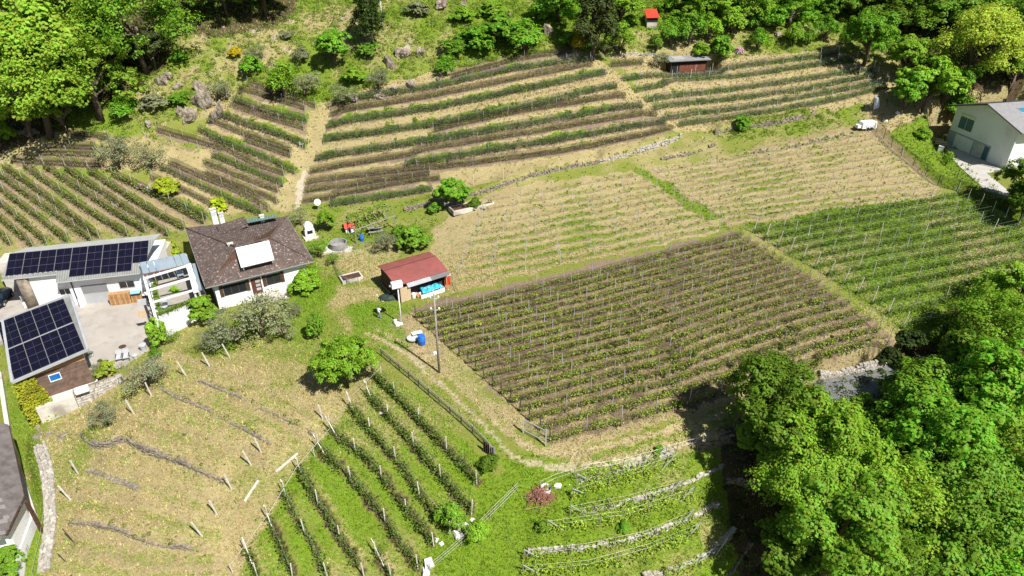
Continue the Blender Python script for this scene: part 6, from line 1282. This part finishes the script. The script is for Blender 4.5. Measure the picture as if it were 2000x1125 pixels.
# pale slabs in the gully
for i, (x, y, s, lab) in enumerate([(886, 1020, 1.05, 'large white slab at the foot of the grass vineyard'), (908, 1028, .6, 'white block right of the large white slab'), (895, 1045, .85, 'white slab below the large one'), (915, 1040, .5, 'small white block nearest the wire fence'), (922, 1015, .4, 'small pale block above the wire fence'), (838, 1100, .9, 'white slab at the bottom edge by the wire fence'), (850, 1055, .5, 'pale boulder left of the white slabs'), (862, 1062, .4, 'second pale boulder left of the white slabs'), (832, 1118, .8, 'grey-white slab on the bottom edge'), (1090, 950, .6, 'single white block beside the twig heap'), (850, 690, .5, 'flat pale plate near the blue barrel'), (745, 807, .4, 'white sack on the grass below the track fence')]):
    c = G(x, y); me_ = random.choice(PSTONES); o_ = link(bpy.data.objects.new('white_stone', me_)); o_.location = tuple(c-A3(0, 0, .1)); o_.scale = (s, s*.8, s*.55); o_.rotation_euler = (.1, .1, i); tag(o_, lab, 'stone')
# heap of prunings
hp = thing('twig_heap', G(1055, 970), 'reddish heap of vine prunings with a white tub', 'brush pile'); mb = MB(); c = G(1055, 968)
for k in range(420):
    a = rng.uniform(0, 6.28); r_ = abs(rng.normal(0, .75)); q = c+A3(math.cos(a)*r_, math.sin(a)*r_, max(0, .75-.55*r_)*rng.random()+.05); dd = unit(1)[0]*A3(1, 1, .35); mb.tube([q-dd*.55, q+dd*.55], .02, 3, cap=False)
o_ = mb.build('twigs', M_vinetw, hp); o_['kind'] = 'stuff'
MB().tube([c+A3(.55, .35, .1), c+A3(.55, .35, .75)], [.42, .5], 12, cap=False).tube([c+A3(.55, .35, .1), c+A3(.55, .35, .3)], [.42, .44], 12).build('white_tub', M_whitep, hp)
# person in a white shirt
def person(c, face, label):
    root = thing('person', c, label, 'person'); me_ = bpy.data.meshes.new('body'); fx = A3(math.cos(face), math.sin(face), 0); sx = A3(-math.sin(face), math.cos(face), 0); V = []; E_ = []; R_ = []
    def v(s, f, z, r, par=None):
        p_ = sx*s+fx*f+A3(0, 0, z); V.append(tuple(p_)); R_.append(r)
        if par is not None: E_.append((par, len(V)-1))
        return len(V)-1
    pel = v(0, 0, .95, .15); wa = v(0, .01, 1.12, .135, pel); ch = v(0, .02, 1.34, .165, wa); nk = v(0, .03, 1.5, .06, ch); h0 = v(0, .06, 1.60, .085, nk); h1 = v(0, .07, 1.70, .095, h0); v(0, .06, 1.78, .06, h1)
    for s in (-1, 1):
        hi = v(s*.1, 0, .9, .1, pel); kn = v(s*.17, .04, .5, .068, hi); an = v(s*.2, 0, .09, .045, kn); v(s*.21, .16, .04, .035, an)
        sh_ = v(s*.19, .02, 1.42, .068, ch); el = v(s*.27, .1, 1.2, .048, sh_); wr = v(s*.12, .3, 1.24, .033, el); pm_ = v(s*.09, .37, 1.25, .03, wr)
        for k in range(4): f1 = v(s*(.06+.02*k), .41+.01*(k % 2), 1.23+.02*k, .011, pm_); v(s*(.04+.02*k), .44, 1.2+.02*k, .009, f1)
        v(s*.06, .37, 1.29, .012, pm_)
    me_.from_pydata(V, E_, []); o_ = link(bpy.data.objects.new('body', me_), root); sk = o_.modifiers.new('skin', 'SKIN'); 
    for i, sv in enumerate(me_.skin_vertices[0].data): sv.radius = (R_[i], R_[i]); sv.use_root = (i == 0)
    o_.modifiers.new('sub', 'SUBSURF').levels = 1; dg = bpy.context.evaluated_depsgraph_get(); ev = o_.evaluated_get(dg); nm = bpy.data.meshes.new_from_object(ev); o_.modifiers.clear(); o_.data = nm
    for m_ in (M_denim, M_whitep, M_skin, M_hair, M_black): nm.materials.append(m_)
    mi = []
    for pl_ in nm.polygons:
        z = pl_.center[2]; f_ = float(np.array(pl_.center) @ fx); s_ = abs(float(np.array(pl_.center) @ sx)); m_ = 0
        if z < .1: m_ = 4
        elif z > 1.68 or (z > 1.58 and f_ < .05): m_ = 3
        elif z > 1.5: m_ = 2
        elif z > .98: m_ = 2 if f_ > .28 else 1
        mi.append(m_)
    nm.polygons.foreach_set('material_index', mi); nm.polygons.foreach_set('use_smooth', [True]*len(mi))
    for s in (-1, 1):
        e = MB().tube([c+sx*s*.03+fx*.155+A3(0, 0, 1.66), c+sx*s*.03+fx*.165+A3(0, 0, 1.66)], .012, 6).build('eye', M_black, root)
    return root
person(G(741, 622), math.radians(60), 'person in white shirt and pale jeans standing on the lawn by the shed')
# green covered lump on the lawn behind the person
gl = thing('covered_wheelbarrow', G(753, 585), 'dark green tarp-covered heap on the lawn left of the shed', 'covered heap'); c = G(757, 583); mb = MB(); nu, nv_ = 14, 6
for i in range(nv_+1):
    for j in range(nu): a = 2*math.pi*j/nu; r_ = math.cos(i/nv_*math.pi/2)**.6; mb.v.append(tuple(c+A3(math.cos(a)*1.15*r_*(1+.12*math.sin(3*j)), math.sin(a)*.75*r_, .5*math.sin(i/nv_*math.pi/2)+.06*math.sin(5*j+i))))
mb.f = [(i*nu+j, i*nu+(j+1) % nu, (i+1)*nu+(j+1) % nu, (i+1)*nu+j) for i in range(nv_) for j in range(nu)]; mb.mi = [0]*len(mb.f); mb.build('tarp', solid('dark_green_tarp', (.015, .03, .025), (.04, .06, .05), 3, .6, bump=.4), gl)
MB().box(frame(c+A3(.9, .3, .1), 20), -.1, .5, -.1, .1, .2, .5).build('plank', M_ivory, gl)
def barrel(px, py, r_, h, mat, label, name='barrel'):
    c = G(px, py); o_ = thing(name, c, label, 'barrel'); MB().tube([c+A3(0, 0, z) for z in (-.05, h*.06, h*.33, h*.36, h*.66, h*.69, h*.95, h)], [r_*.9, r_, r_, r_*1.05, r_*1.05, r_, r_*.98, r_*.9], 16).build('drum', mat, o_, True); MB().tube([c+A3(0, 0, h), c+A3(0, 0, h+.04)], [r_*.93, r_*.9], 16).build('lid', mat, o_); return o_
barrel(824, 672, .42, 1.15, M_blue, 'blue plastic barrel at the corner of the netted vineyard')
barrel(707, 470, .3, .85, M_blue, 'small blue barrel under the garden pergola')
c = G(806, 665); tb = thing('water_tub', c, 'dark round tub with pale rim on the bare soil', 'tub'); MB().tube([c, c+A3(0, 0, .35)], [.5, .62], 16).build('tub', M_black, tb); MB().tube([c+A3(0, 0, .3), c+A3(0, 0, .42)], [.66, .66], 16).build('rim', M_greyr, tb)
hs = thing('garden_hose', G(830, 690), 'pale coiled hose on the bare soil by the blue barrel', 'hose'); pts = []
for k in range(60): a = k*.35; r_ = .5+.9*k/60; q = G(828, 690)+A3(math.cos(a)*r_*1.1, math.sin(a)*r_*.6, .04); q[2] = float(zg(q[0], q[1]))+.04; pts.append(q)
MB().tube(pts, .025, 5).build('hose', M_ivory, hs)
wt = thing('white_table', G(815, 660), 'low white board on trestles behind the blue barrel', 'table'); T_ = frame(G(818, 664), 25); MB().box(T_, -.6, .6, .3, .9, .65, .7).build('table_top', M_whitep, wt)
for a in (-.5, .5):
    for b in (.35, .85): MB().box(T_, a-.03, a+.03, b-.03, b+.03, -.1, .65).build('leg', M_steel, wt)
# covered white trailer
c = G(1692, 252); TR0 = frame((0, 0, 0), 10); TR = lambda u, v_, z, c=c: c+TR0(u*.8, v_*.8, z*.8); tr = thing('covered_trailer', c, 'white tarp-covered trailer at the top of the dry field', 'trailer')
mb = MB(); prof = [(-1.7, 0.35), (-1.7, 1.35), (-1.45, 1.65), (1.5, 1.7), (1.75, 1.4), (1.75, .35)]; n = len(prof)
for v_ in (-.85, -.7, .7, .85): mb.v += [tuple(TR(u, v_, z+(.06 if abs(v_) < .8 and z > 1 else 0))) for u, z in prof]
mb.f = [(r_*n+i, r_*n+i+1, (r_+1)*n+i+1, (r_+1)*n+i) for r_ in range(3) for i in range(n-1)]+[tuple(range(n)), tuple(range(3*n, 4*n))]; mb.mi = [0]*len(mb.f); mb.build('cover', M_cover, tr, bevel=.16)
MB().box(TR, -2.6, -1.72, -.6, .6, .4, 1.1).build('front_box', M_cover, tr, bevel=.1)
for u in (-.9, -.1, .7): MB().box(TR, u, u+.35, -.875, -.86, .75, 1.0).build('vent_flap', M_greyr, tr)
for u in (-.3, .5):
    for v_ in (-.8, .8): q = TR(u, v_, .3); MB().tube([q-TR(0, .09, 0)+TR(0, 0, 0), q+TR(0, .09, 0)-TR(0, 0, 0)], .3, 12).build('wheel', M_black, tr)
# sheet metal pile
sm = thing('sheet_metal_stack', G(1708, 212), 'leaning stack of pale metal sheets above the trailer', 'sheet stack'); c = G(1706, 214)
for k in range(4): MB().slab([c+A3(.28*k, .1*k, 0), c+A3(.28*k+.3, .1*k, 0), c+A3(.28*k+.1, .1*k+.5, 2.4-.2*k), c+A3(.28*k-.2, .1*k+.5, 2.4-.2*k)], .03).build('sheet', M_frame, sm)
for i, (x, y, lab) in enumerate(((1728, 238, 'white plastic heap right of the covered trailer'), (1752, 222, 'white plastic heap under the bright tree edge'))):
    c = G(x, y); o_ = link(bpy.data.objects.new('plastic_heap', random.choice(PSTONES))); o_.location = tuple(c-A3(0, 0, .1)); o_.scale = (.7, .5, .5); o_.rotation_euler = (.3, .2, i); tag(o_, lab, 'heap')
# car by the carport
c = P(4, 590, -1.98); CA = frame(c, -78); car = thing('parked_car', c, 'dark hatchback parked before the carport at the left edge', 'car')
sec = [(-2.0, .55, .78, .62), (-1.95, .75, .95, .74), (-1.5, .85, 1.38, .8), (-.6, .86, 1.5, .82), (.2, .86, 1.46, .82), (.95, .85, 1.0, .84), (1.7, .82, .86, .8), (2.05, .6, .62, .6)]; mb = MB(); ring = []
for u, hw, top, sh_ in sec:
    belt = min(.95, top-.04); tw2 = hw*.72 if top > 1.1 else hw*.9
    ring += [CA(u, -hw, .3), CA(u, -hw, belt*.85), CA(u, -hw*.97, belt), CA(u, -tw2, top), CA(u, tw2, top), CA(u, hw*.97, belt), CA(u, hw, belt*.85), CA(u, hw, .3)]
m8 = 8; nsec = len(sec); fs = []; 
for i in range(nsec-1):
    for k in range(m8): fs.append((i*m8+k, i*m8+(k+1) % m8, (i+1)*m8+(k+1) % m8, (i+1)*m8+k))
mb.add(ring, fs+[tuple(range(m8)), tuple(range((nsec-1)*m8, nsec*m8))]); bd = mb.build('body', M_carp, car, True)
def cp_(u, v_, z): return CA(u, v_, z)
MB().add([CA(.28, -.66, 1.44), CA(.28, .66, 1.44), CA(.92, .78, 1.03), CA(.92, -.78, 1.03)], [(0, 1, 2, 3)]).build('windscreen', M_glass, car)
for s in (-1, 1):
    hl = MB().box(CA, 1.72, 2.0, s*.55-.16, s*.55+.16, .62, .78).build('headlight', M_frame, car); MB().box(CA, -.55, .2, s*.80-.01, s*.80+.01, 1.0, 1.36).build('side_window', M_glass, car)
    for u in (-1.3, 1.3): q0, q1 = CA(u, s*.66, .32), CA(u, s*.88, .32); wh = MB().tube([q0, q1], .32, 16).build('wheel', M_black, car); MB().tube([q1, CA(u, s*.89, .32)], .2, 10).build('rim', M_frame, wh)
MB().box(CA, 2.02, 2.09, -.26, .26, .42, .54).build('number_plate', M_whitep, car)
# pallets in front of the annex
PT = AT
def pallet_mesh():
    mb = MB()
    for k in range(5): mb.box(IDT, -.6, .6, -.4+k*.175, -.4+k*.175+.1, .122, .144)
    for u in (-.53, 0, .53):
        for v_ in (-.34, 0, .34): mb.box(IDT, u-.07, u+.07, v_-.06, v_+.06, .022, .1)
        mb.box(IDT, u-.07, u+.07, -.4, .4, .1, .122)
    for v_ in (-.34, 0, .34): mb.box(IDT, -.6, .6, v_-.05, v_+.05, 0, .022)
    return shared('pallet', mb, M_pallet)
pm_ = pallet_mesh()
for st_i, (u, v_, n, lab) in enumerate(((5.35, -.35, 11, 'left stack of timber pallets'), (6.6, -.35, 11, 'middle stack of timber pallets'), (7.95, -.3, 7, 'right, lower stack of timber pallets'))):
    for k in range(n):
        o_ = link(bpy.data.objects.new('pallet', pm_)); o_.location = tuple(PT(u+random.uniform(-.03, .03), v_+random.uniform(-.03, .03), .03+k*.146)); o_.rotation_euler = (0, 0, math.radians(14+random.uniform(-2, 2)))
        tag(o_, 'timber pallet, '+(ORD[k] if k < n-1 else 'topmost')+(' from the ground' if k < n-1 else '')+' in the '+lab, 'pallet', 'timber pallets before the annex')
bx = thing('blue_crate', PT(7.9, -.3, 1.1), 'light blue folded crates on the right pallet stack', 'crate'); MB().box(PT, 7.35, 8.5, -.7, .1, 1.08, 1.35).build('crate_side', M_black, bx); MB().box(PT, 7.35, 8.5, -.7, .1, 1.355, 1.42).build('crate_top', solid('pale_blue_plastic', (.25, .55, .68), None, rough=.5), bx)
wc = thing('white_crates', PT(9.2, -.2, 0), 'white covered crate with bottles beside the pallets', 'crate'); MB().box(PT, 8.75, 9.75, -.6, .1, .02, .9).build('crate', M_black, wc); MB().box(PT, 8.7, 9.8, -.65, .15, .9, 1.0).build('cover', M_whitep, wc)
# courtyard furniture
for i, (x, y, lab) in enumerate(((234, 702, 'left grey lounge chair at the courtyard edge'), (248, 700, 'right grey lounge chair at the courtyard edge'))):
    c = P(x, y, -1.95); c[2] = max(-1.97, float(zg(c[0], c[1]))); T_ = frame(c, 20); o_ = thing('lounge_chair', c, lab, 'chair', 'lounge chairs at the courtyard'); MB().box(T_, -.33, .33, -.4, .4, .3, .42).build('seat', M_greyr, o_); MB().slab([T_(-.33, .32, .4), T_(.33, .32, .4), T_(.33, .6, 1.0), T_(-.33, .6, 1.0)], .08).build('backrest', M_frame, o_)
    for a in (-.3, .3):
        for b in (-.35, .35): MB().box(T_, a-.03, a+.03, b-.03, b+.03, -.05, .3).build('leg', M_darkpost, o_)
        MB().box(T_, a-.04, a+.04, -.4, .4, .55, .6).build('armrest', M_darkpost, o_)
def pot(px, py, z, r_, h, mat, label, plant=None, name='flower_pot'):
    c = P(px, py, z) if z is not None else G(px, py); o_ = thing(name, c, label, 'pot'); MB().tube([c, c+A3(0, 0, h*.85), c+A3(0, 0, h*.86), c+A3(0, 0, h)], [r_*.7, r_*.95, r_*1.05, r_*1.05], 12).build('pot', mat, o_)
    if plant:
        n = 160; l = unit(n); l[:, 2] = np.abs(l[:, 2]); q = c+A3(0, 0, h)+l*plant[0]*rng.uniform(.3, 1, (n, 1)); v, f = leaf_quads(q-rootloc(o_), l+rng.normal(0, .4, (n, 3)), .14); ob = link(bpy.data.objects.new('plant', fast_mesh('plant', v, f, M_leaf)), o_); ob.color = plant[1]+(1,)
pot(265, 700, None, .28, .5, M_greyr, 'grey metal pot right of the lounge chairs'); pot(281, 684, None, .4, .8, M_greyr, 'tall pale bin at the lower right courtyard corner', name='waste_bin'); pot(198, 712, None, .35, .4, M_ivory, 'pale tub with plant at the lower courtyard edge', (.3, (.14, .2, .05))); pot(185, 748, None, .38, .45, M_whitep, 'white round pot beside the timber garage', (.3, (.12, .17, .06))); pot(178, 700, None, .35, .5, M_greyr, 'grey pot at the garage corner', (.5, (.1, .13, .07)))
pot(160, 727, None, .25, .4, M_red, 'red bucket against the timber garage'); pot(518, 578, None, .3, .4, M_terr, 'terracotta pot with yellow flowers by the front steps', (.35, (.35, .3, .03))); pot(557, 570, None, .3, .4, M_terr, 'terracotta pot with tall plant near the clipped bush', (.4, (.3, .28, .03))); pot(306, 556, .88, .25, .35, M_terr, 'terracotta pot in the shaded terrace corner', (.3, (.15, .22, .04)))
wb = thing('wall_block', G(161, 762), 'white rounded block on the stone retaining wall', 'block'); MB().box(frame(P(161, 765, -2.55), 35), -.7, .7, -.45, .45, 0, .55).build('block', M_whitep, wb, bevel=.12)
tb_ = thing('terrace_lounger', P(322, 601, .9), 'round grey chair on the terrace floor', 'chair'); c = P(322, 603, .9); MB().tube([c+A3(0, 0, .3), c+A3(0, 0, .4)], [.4, .42], 12).build('seat', M_greyr, tb_); MB().tube([c+A3(.0, .3, .4), c+A3(0, .42, .85)], [.3, .35], 10).build('backrest', M_greyr, tb_)
for a in range(4): q = c+A3(math.cos(a*1.57+.8)*.3, math.sin(a*1.57+.8)*.3, 0); MB().tube([q, q+A3(0, 0, .3)], .03, 5).build('leg', M_steel, tb_)
bt = thing('folding_chair', P(354, 540, .9), 'light blue folding seat in the terrace shade', 'chair'); T_ = frame(P(354, 542, .9), 30); MB().box(T_, -.4, .4, -.3, .3, .4, .46).build('seat', M_awn, bt); MB().box(T_, -.4, .4, .28, .34, .46, .95).build('backrest', M_awn, bt)
for a in (-.35, .35):
    for b in (-.25, .25): MB().box(T_, a-.03, a+.03, b-.03, b+.03, 0, .4).build('leg', M_steel, bt)
for (x, y, w_d, lab, mt) in ((279, 590, 1.1, 'grey screen panel hanging beside the terrace wall', M_greyr), (277, 613, 1.0, 'beige sign panel on a post beside the terrace wall', M_ivory)):
    c = P(x, y, .4); o_ = thing('sign_panel', c, lab, 'panel'); T_ = frame(c, 20); MB().box(T_, -.5*w_d, .5*w_d, -.03, .03, -.45, .45).build('board', mt, o_); MB().box(T_, .5*w_d+.02, .5*w_d+.12, -.05, .05, -2.4, .7).build('post', M_darkpost, o_)
# stuff before the carport
for (x, y, s, mt, lab) in ((48, 587, .5, M_greyr, 'grey wheeled bin in the carport'), (66, 592, .6, M_ivory, 'cardboard-brown box before the carport pillar'), (53, 600, .45, M_whitep, 'white sacks on the courtyard by the carport'), (80, 598, .4, M_whitep, 'white bag beside the garage roof edge')):
    c = P(x, y, -1.98); o_ = thing('storage_box', c, lab, 'box'); T_ = frame(c, 14); MB().box(T_, -s*.6, s*.6, -s*.45, s*.45, 0, s*1.5).build('body', mt, o_, bevel=.05); MB().box(T_, -s*.64, s*.64, -s*.49, s*.49, s*1.5+.005, s*1.5+.07).build('lid', mt, o_, bevel=.02)
# ---- kitchen garden: oven, round tank, vine arbour, dolls house, beds
c = G(605, 460); OT = frame(c, 30); ov = thing('garden_oven', c, 'white stone garden oven beside the farmhouse', 'oven'); MB().box(OT, -.7, .7, -.5, .5, -.2, 1.1).build('base', M_paleston, ov); MB().box(OT, -.6, .6, -.4, .5, 1.1, 1.7).build('hood', M_whitep, ov); MB().add([OT(-.6, -.4, 1.7), OT(.6, -.4, 1.7), OT(.6, .5, 1.7), OT(-.6, .5, 1.7), OT(-.2, 0, 2.2), OT(.2, 0, 2.2), OT(.2, .3, 2.2), OT(-.2, .3, 2.2)], [(0, 1, 5, 4), (1, 2, 6, 5), (2, 3, 7, 6), (3, 0, 4, 7), (4, 5, 6, 7)]).build('flue', M_whitep, ov); MB().box(OT, -.4, .4, -.52, -.5, .5, 1.0).build('opening', M_darkin, ov); MB().box(OT, -1.0, 1.0, -1.3, .7, -.25, .06).build('paving', M_concrete, ov)
c = G(662, 484); tk = thing('round_tank', c, 'round grey concrete tank in the kitchen garden', 'tank'); n = 28; mb = MB()
for r_, z in ((1.25, -.2), (1.25, .95), (1.1, .95), (1.1, .3)): mb.v += [tuple(c+A3(r_*math.cos(2*math.pi*k/n), r_*math.sin(2*math.pi*k/n), z)) for k in range(n)]
mb.f = [(i*n+k, i*n+(k+1) % n, (i+1)*n+(k+1) % n, (i+1)*n+k) for i in range(3) for k in range(n)]+[tuple(range(3*n, 4*n))]; mb.mi = [0]*len(mb.f); mb.build('ring', solid('tank_concrete', (.22, .22, .21), (.32, .31, .3), 2, .9), tk); MB().prism([(c+A3(*q, 0))[:2] for q in ((-1.9, -1.7), (2.0, -1.2), (1.9, 1.6), (-1.8, 1.5))], c[2]-.3, c[2]+.08).build('pad', M_concrete, tk)
c = G(640, 452); dh = thing('dolls_house', G(683, 450), 'small red-roofed play house in the kitchen garden', 'play house'); DT = frame(G(683, 452), 20); MB().box(DT, -.6, .6, -.5, .5, 0, .9).build('wall', M_whitep, dh)
MB().slab([DT(-.75, -.7, .85), DT(.75, -.7, .85), DT(.75, 0, 1.45), DT(-.75, 0, 1.45)], .05).slab([DT(-.75, 0, 1.45), DT(.75, 0, 1.45), DT(.75, .7, .85), DT(-.75, .7, .85)], .05).build('roof', M_red, dh); MB().box(DT, -.2, .15, -.52, -.5, .05, .65).build('door', M_darkin, dh)
ar = thing('vine_arbour', G(730, 455), 'weathered timber arbour with young vines in the kitchen garden', 'arbour'); qs = [G(694, 475), G(703, 474), G(775, 447), G(765, 428), G(690, 445)]; 
for q in (G(697, 476), G(773, 448), G(755, 425), G(680, 448)): MB().bar(q-A3(0, 0, .3), q+A3(0, 0, 2.2), .13, .13).build('post', M_oldwood, ar)
a0, a1, b0_, b1_ = G(697, 476)+A3(0, 0, 2.2), G(773, 448)+A3(0, 0, 2.2), G(680, 448)+A3(0, 0, 2.2), G(755, 425)+A3(0, 0, 2.2)
for k in range(6): t_ = k/5; MB().bar(a0+(a1-a0)*t_, b0_+(b1_-b0_)*t_, .09, .1).build('rafter', M_oldwood, ar)
MB().bar(a0, a1, .1, .12).bar(b0_, b1_, .1, .12).build('beam', M_oldwood, ar); n = 900; s, t_ = rng.random(n), rng.random(n); t_ = np.where(rng.random(n) < .6, 1-(t_*.35), t_); pos = a0+(a1-a0)*s[:, None]+(b0_-a0)*t_[:, None]+np.c_[rng.normal(0, .1, n), rng.normal(0, .1, n), rng.normal(.12, .12, n)]; v, f = leaf_quads(pos-rootloc(ar), np.array([0, 0, 1])+rng.normal(0, .5, (n, 3)), .25); ob = link(bpy.data.objects.new('vine_leaves', fast_mesh('vine_leaves', v, f, M_leaf)), ar); ob.color = (.22, .34, .04, 1)
gtb = thing('garden_table', G(733, 452), 'dark garden table with benches under the arbour', 'table'); T_ = frame(G(733, 453), 20); MB().box(T_, -1.1, 1.1, -.4, .4, .7, .76).build('table_top', M_oldwood, gtb)
for s in (-1, 1): MB().box(T_, -1.1, 1.1, s*.8-.15, s*.8+.15, .42, .47).build('bench', M_oldwood, gtb); MB().box(T_, s*.85-.05, s*.85+.05, -.85, .85, .0, .42).build('leg_frame', M_oldwood, gtb); MB().box(T_, s*.8-.05, s*.8+.05, -.3, .3, .42, .7).build('leg_frame', M_oldwood, gtb)
for i, (x, y, u, v_, lab) in enumerate(((686, 545, 1.4, .9, 'grey block bed at the lawn corner of the vegetable plot'), (921, 403, 3.4, 1.0, 'long dark raised bed at the top of the dry middle field'))):
    c = G(x, y); T_ = frame(c, 28); o_ = thing('raised_bed', c, lab, 'raised bed'); MB().box(T_, -u, u, -v_, -v_+.15, -.3, .45).box(T_, -u, u, v_-.15, v_, -.3, .45).box(T_, -u, -u+.15, -v_+.15, v_-.15, -.3, .45).box(T_, u-.15, u, -v_+.15, v_-.15, -.3, .45).build('edging', M_concrete, o_); MB().box(T_, -u+.15, u-.15, -v_+.15, v_-.15, -.3, .35).build('earth', M_wooddark, o_)
c = G(622, 410); sd = thing('satellite_dish', c, 'white satellite dish on a pole behind the farmhouse', 'satellite dish'); mb = MB(); dv = unit(1)[0]; nrm = A3(.5, -.75, .45); nrm /= np.linalg.norm(nrm); ax = np.cross(nrm, (0, 0, 1.)); ax /= np.linalg.norm(ax); ay = np.cross(ax, nrm); o0 = c+A3(0, 0, 1.3)
for i in range(5):
    for k in range(14): a = 2*math.pi*k/14; r_ = .5*i/4+.01; mb.v.append(tuple(o0+ax*r_*math.cos(a)+ay*r_*math.sin(a)+nrm*(r_*r_*.5)))
mb.f = [(i*14+k, i*14+(k+1) % 14, (i+1)*14+(k+1) % 14, (i+1)*14+k) for i in range(4) for k in range(14)]; mb.mi = [0]*len(mb.f); mb.build('dish', M_whitep, sd, True); MB().tube([c-A3(0, 0, .3), c+A3(0, 0, 1.3)], .04, 6).build('mast', M_steel, sd)
# white chairs and stones by the straw path
c = G(590, 286); wc = thing('white_garden_chair', c, 'white plastic chair at the edge of the straw path', 'chair'); T_ = frame(c, 70); MB().box(T_, -.28, .28, -.28, .28, .4, .45).build('seat', M_whitep, wc); MB().box(T_, -.28, .28, .24, .3, .45, .9).build('backrest', M_whitep, wc)
for a in (-.24, .24):
    for b in (-.24, .24): MB().box(T_, a-.03, a+.03, b-.03, b+.03, 0, .4).build('leg', M_whitep, wc)
# blossoms
def blossom(px, py, r_, mat, colr, label):
    c = G(px, py); o_ = thing('flowering_shrub', c, label, 'shrub'); n = 380; l = unit(n); l[:, 2] = np.abs(l[:, 2]); pos = c+l*r_*rng.uniform(.6, 1.05, (n, 1)); v, f = leaf_quads(pos-rootloc(o_), l+rng.normal(0, .3, (n, 3)), .17); link(bpy.data.objects.new('blossom', fast_mesh('blossom', v, f, mat)), o_); pos = c+l*r_*.75; v, f = leaf_quads(pos-rootloc(o_), l, .2); ob = link(bpy.data.objects.new('leaves', fast_mesh('leaves', v, f, M_leaf)), o_); ob.color = (.1, .17, .04, 1)
blossom(275, 366, .75, M_pink, None, 'pink flowering shrub among the sloping vine rows'); blossom(1443, 103, 1.1, M_pink, None, 'pale pink flowering shrub right of the cabin'); blossom(290, 372, .7, M_paleston, None, 'whitish flowering shrub next to the lime green bush')
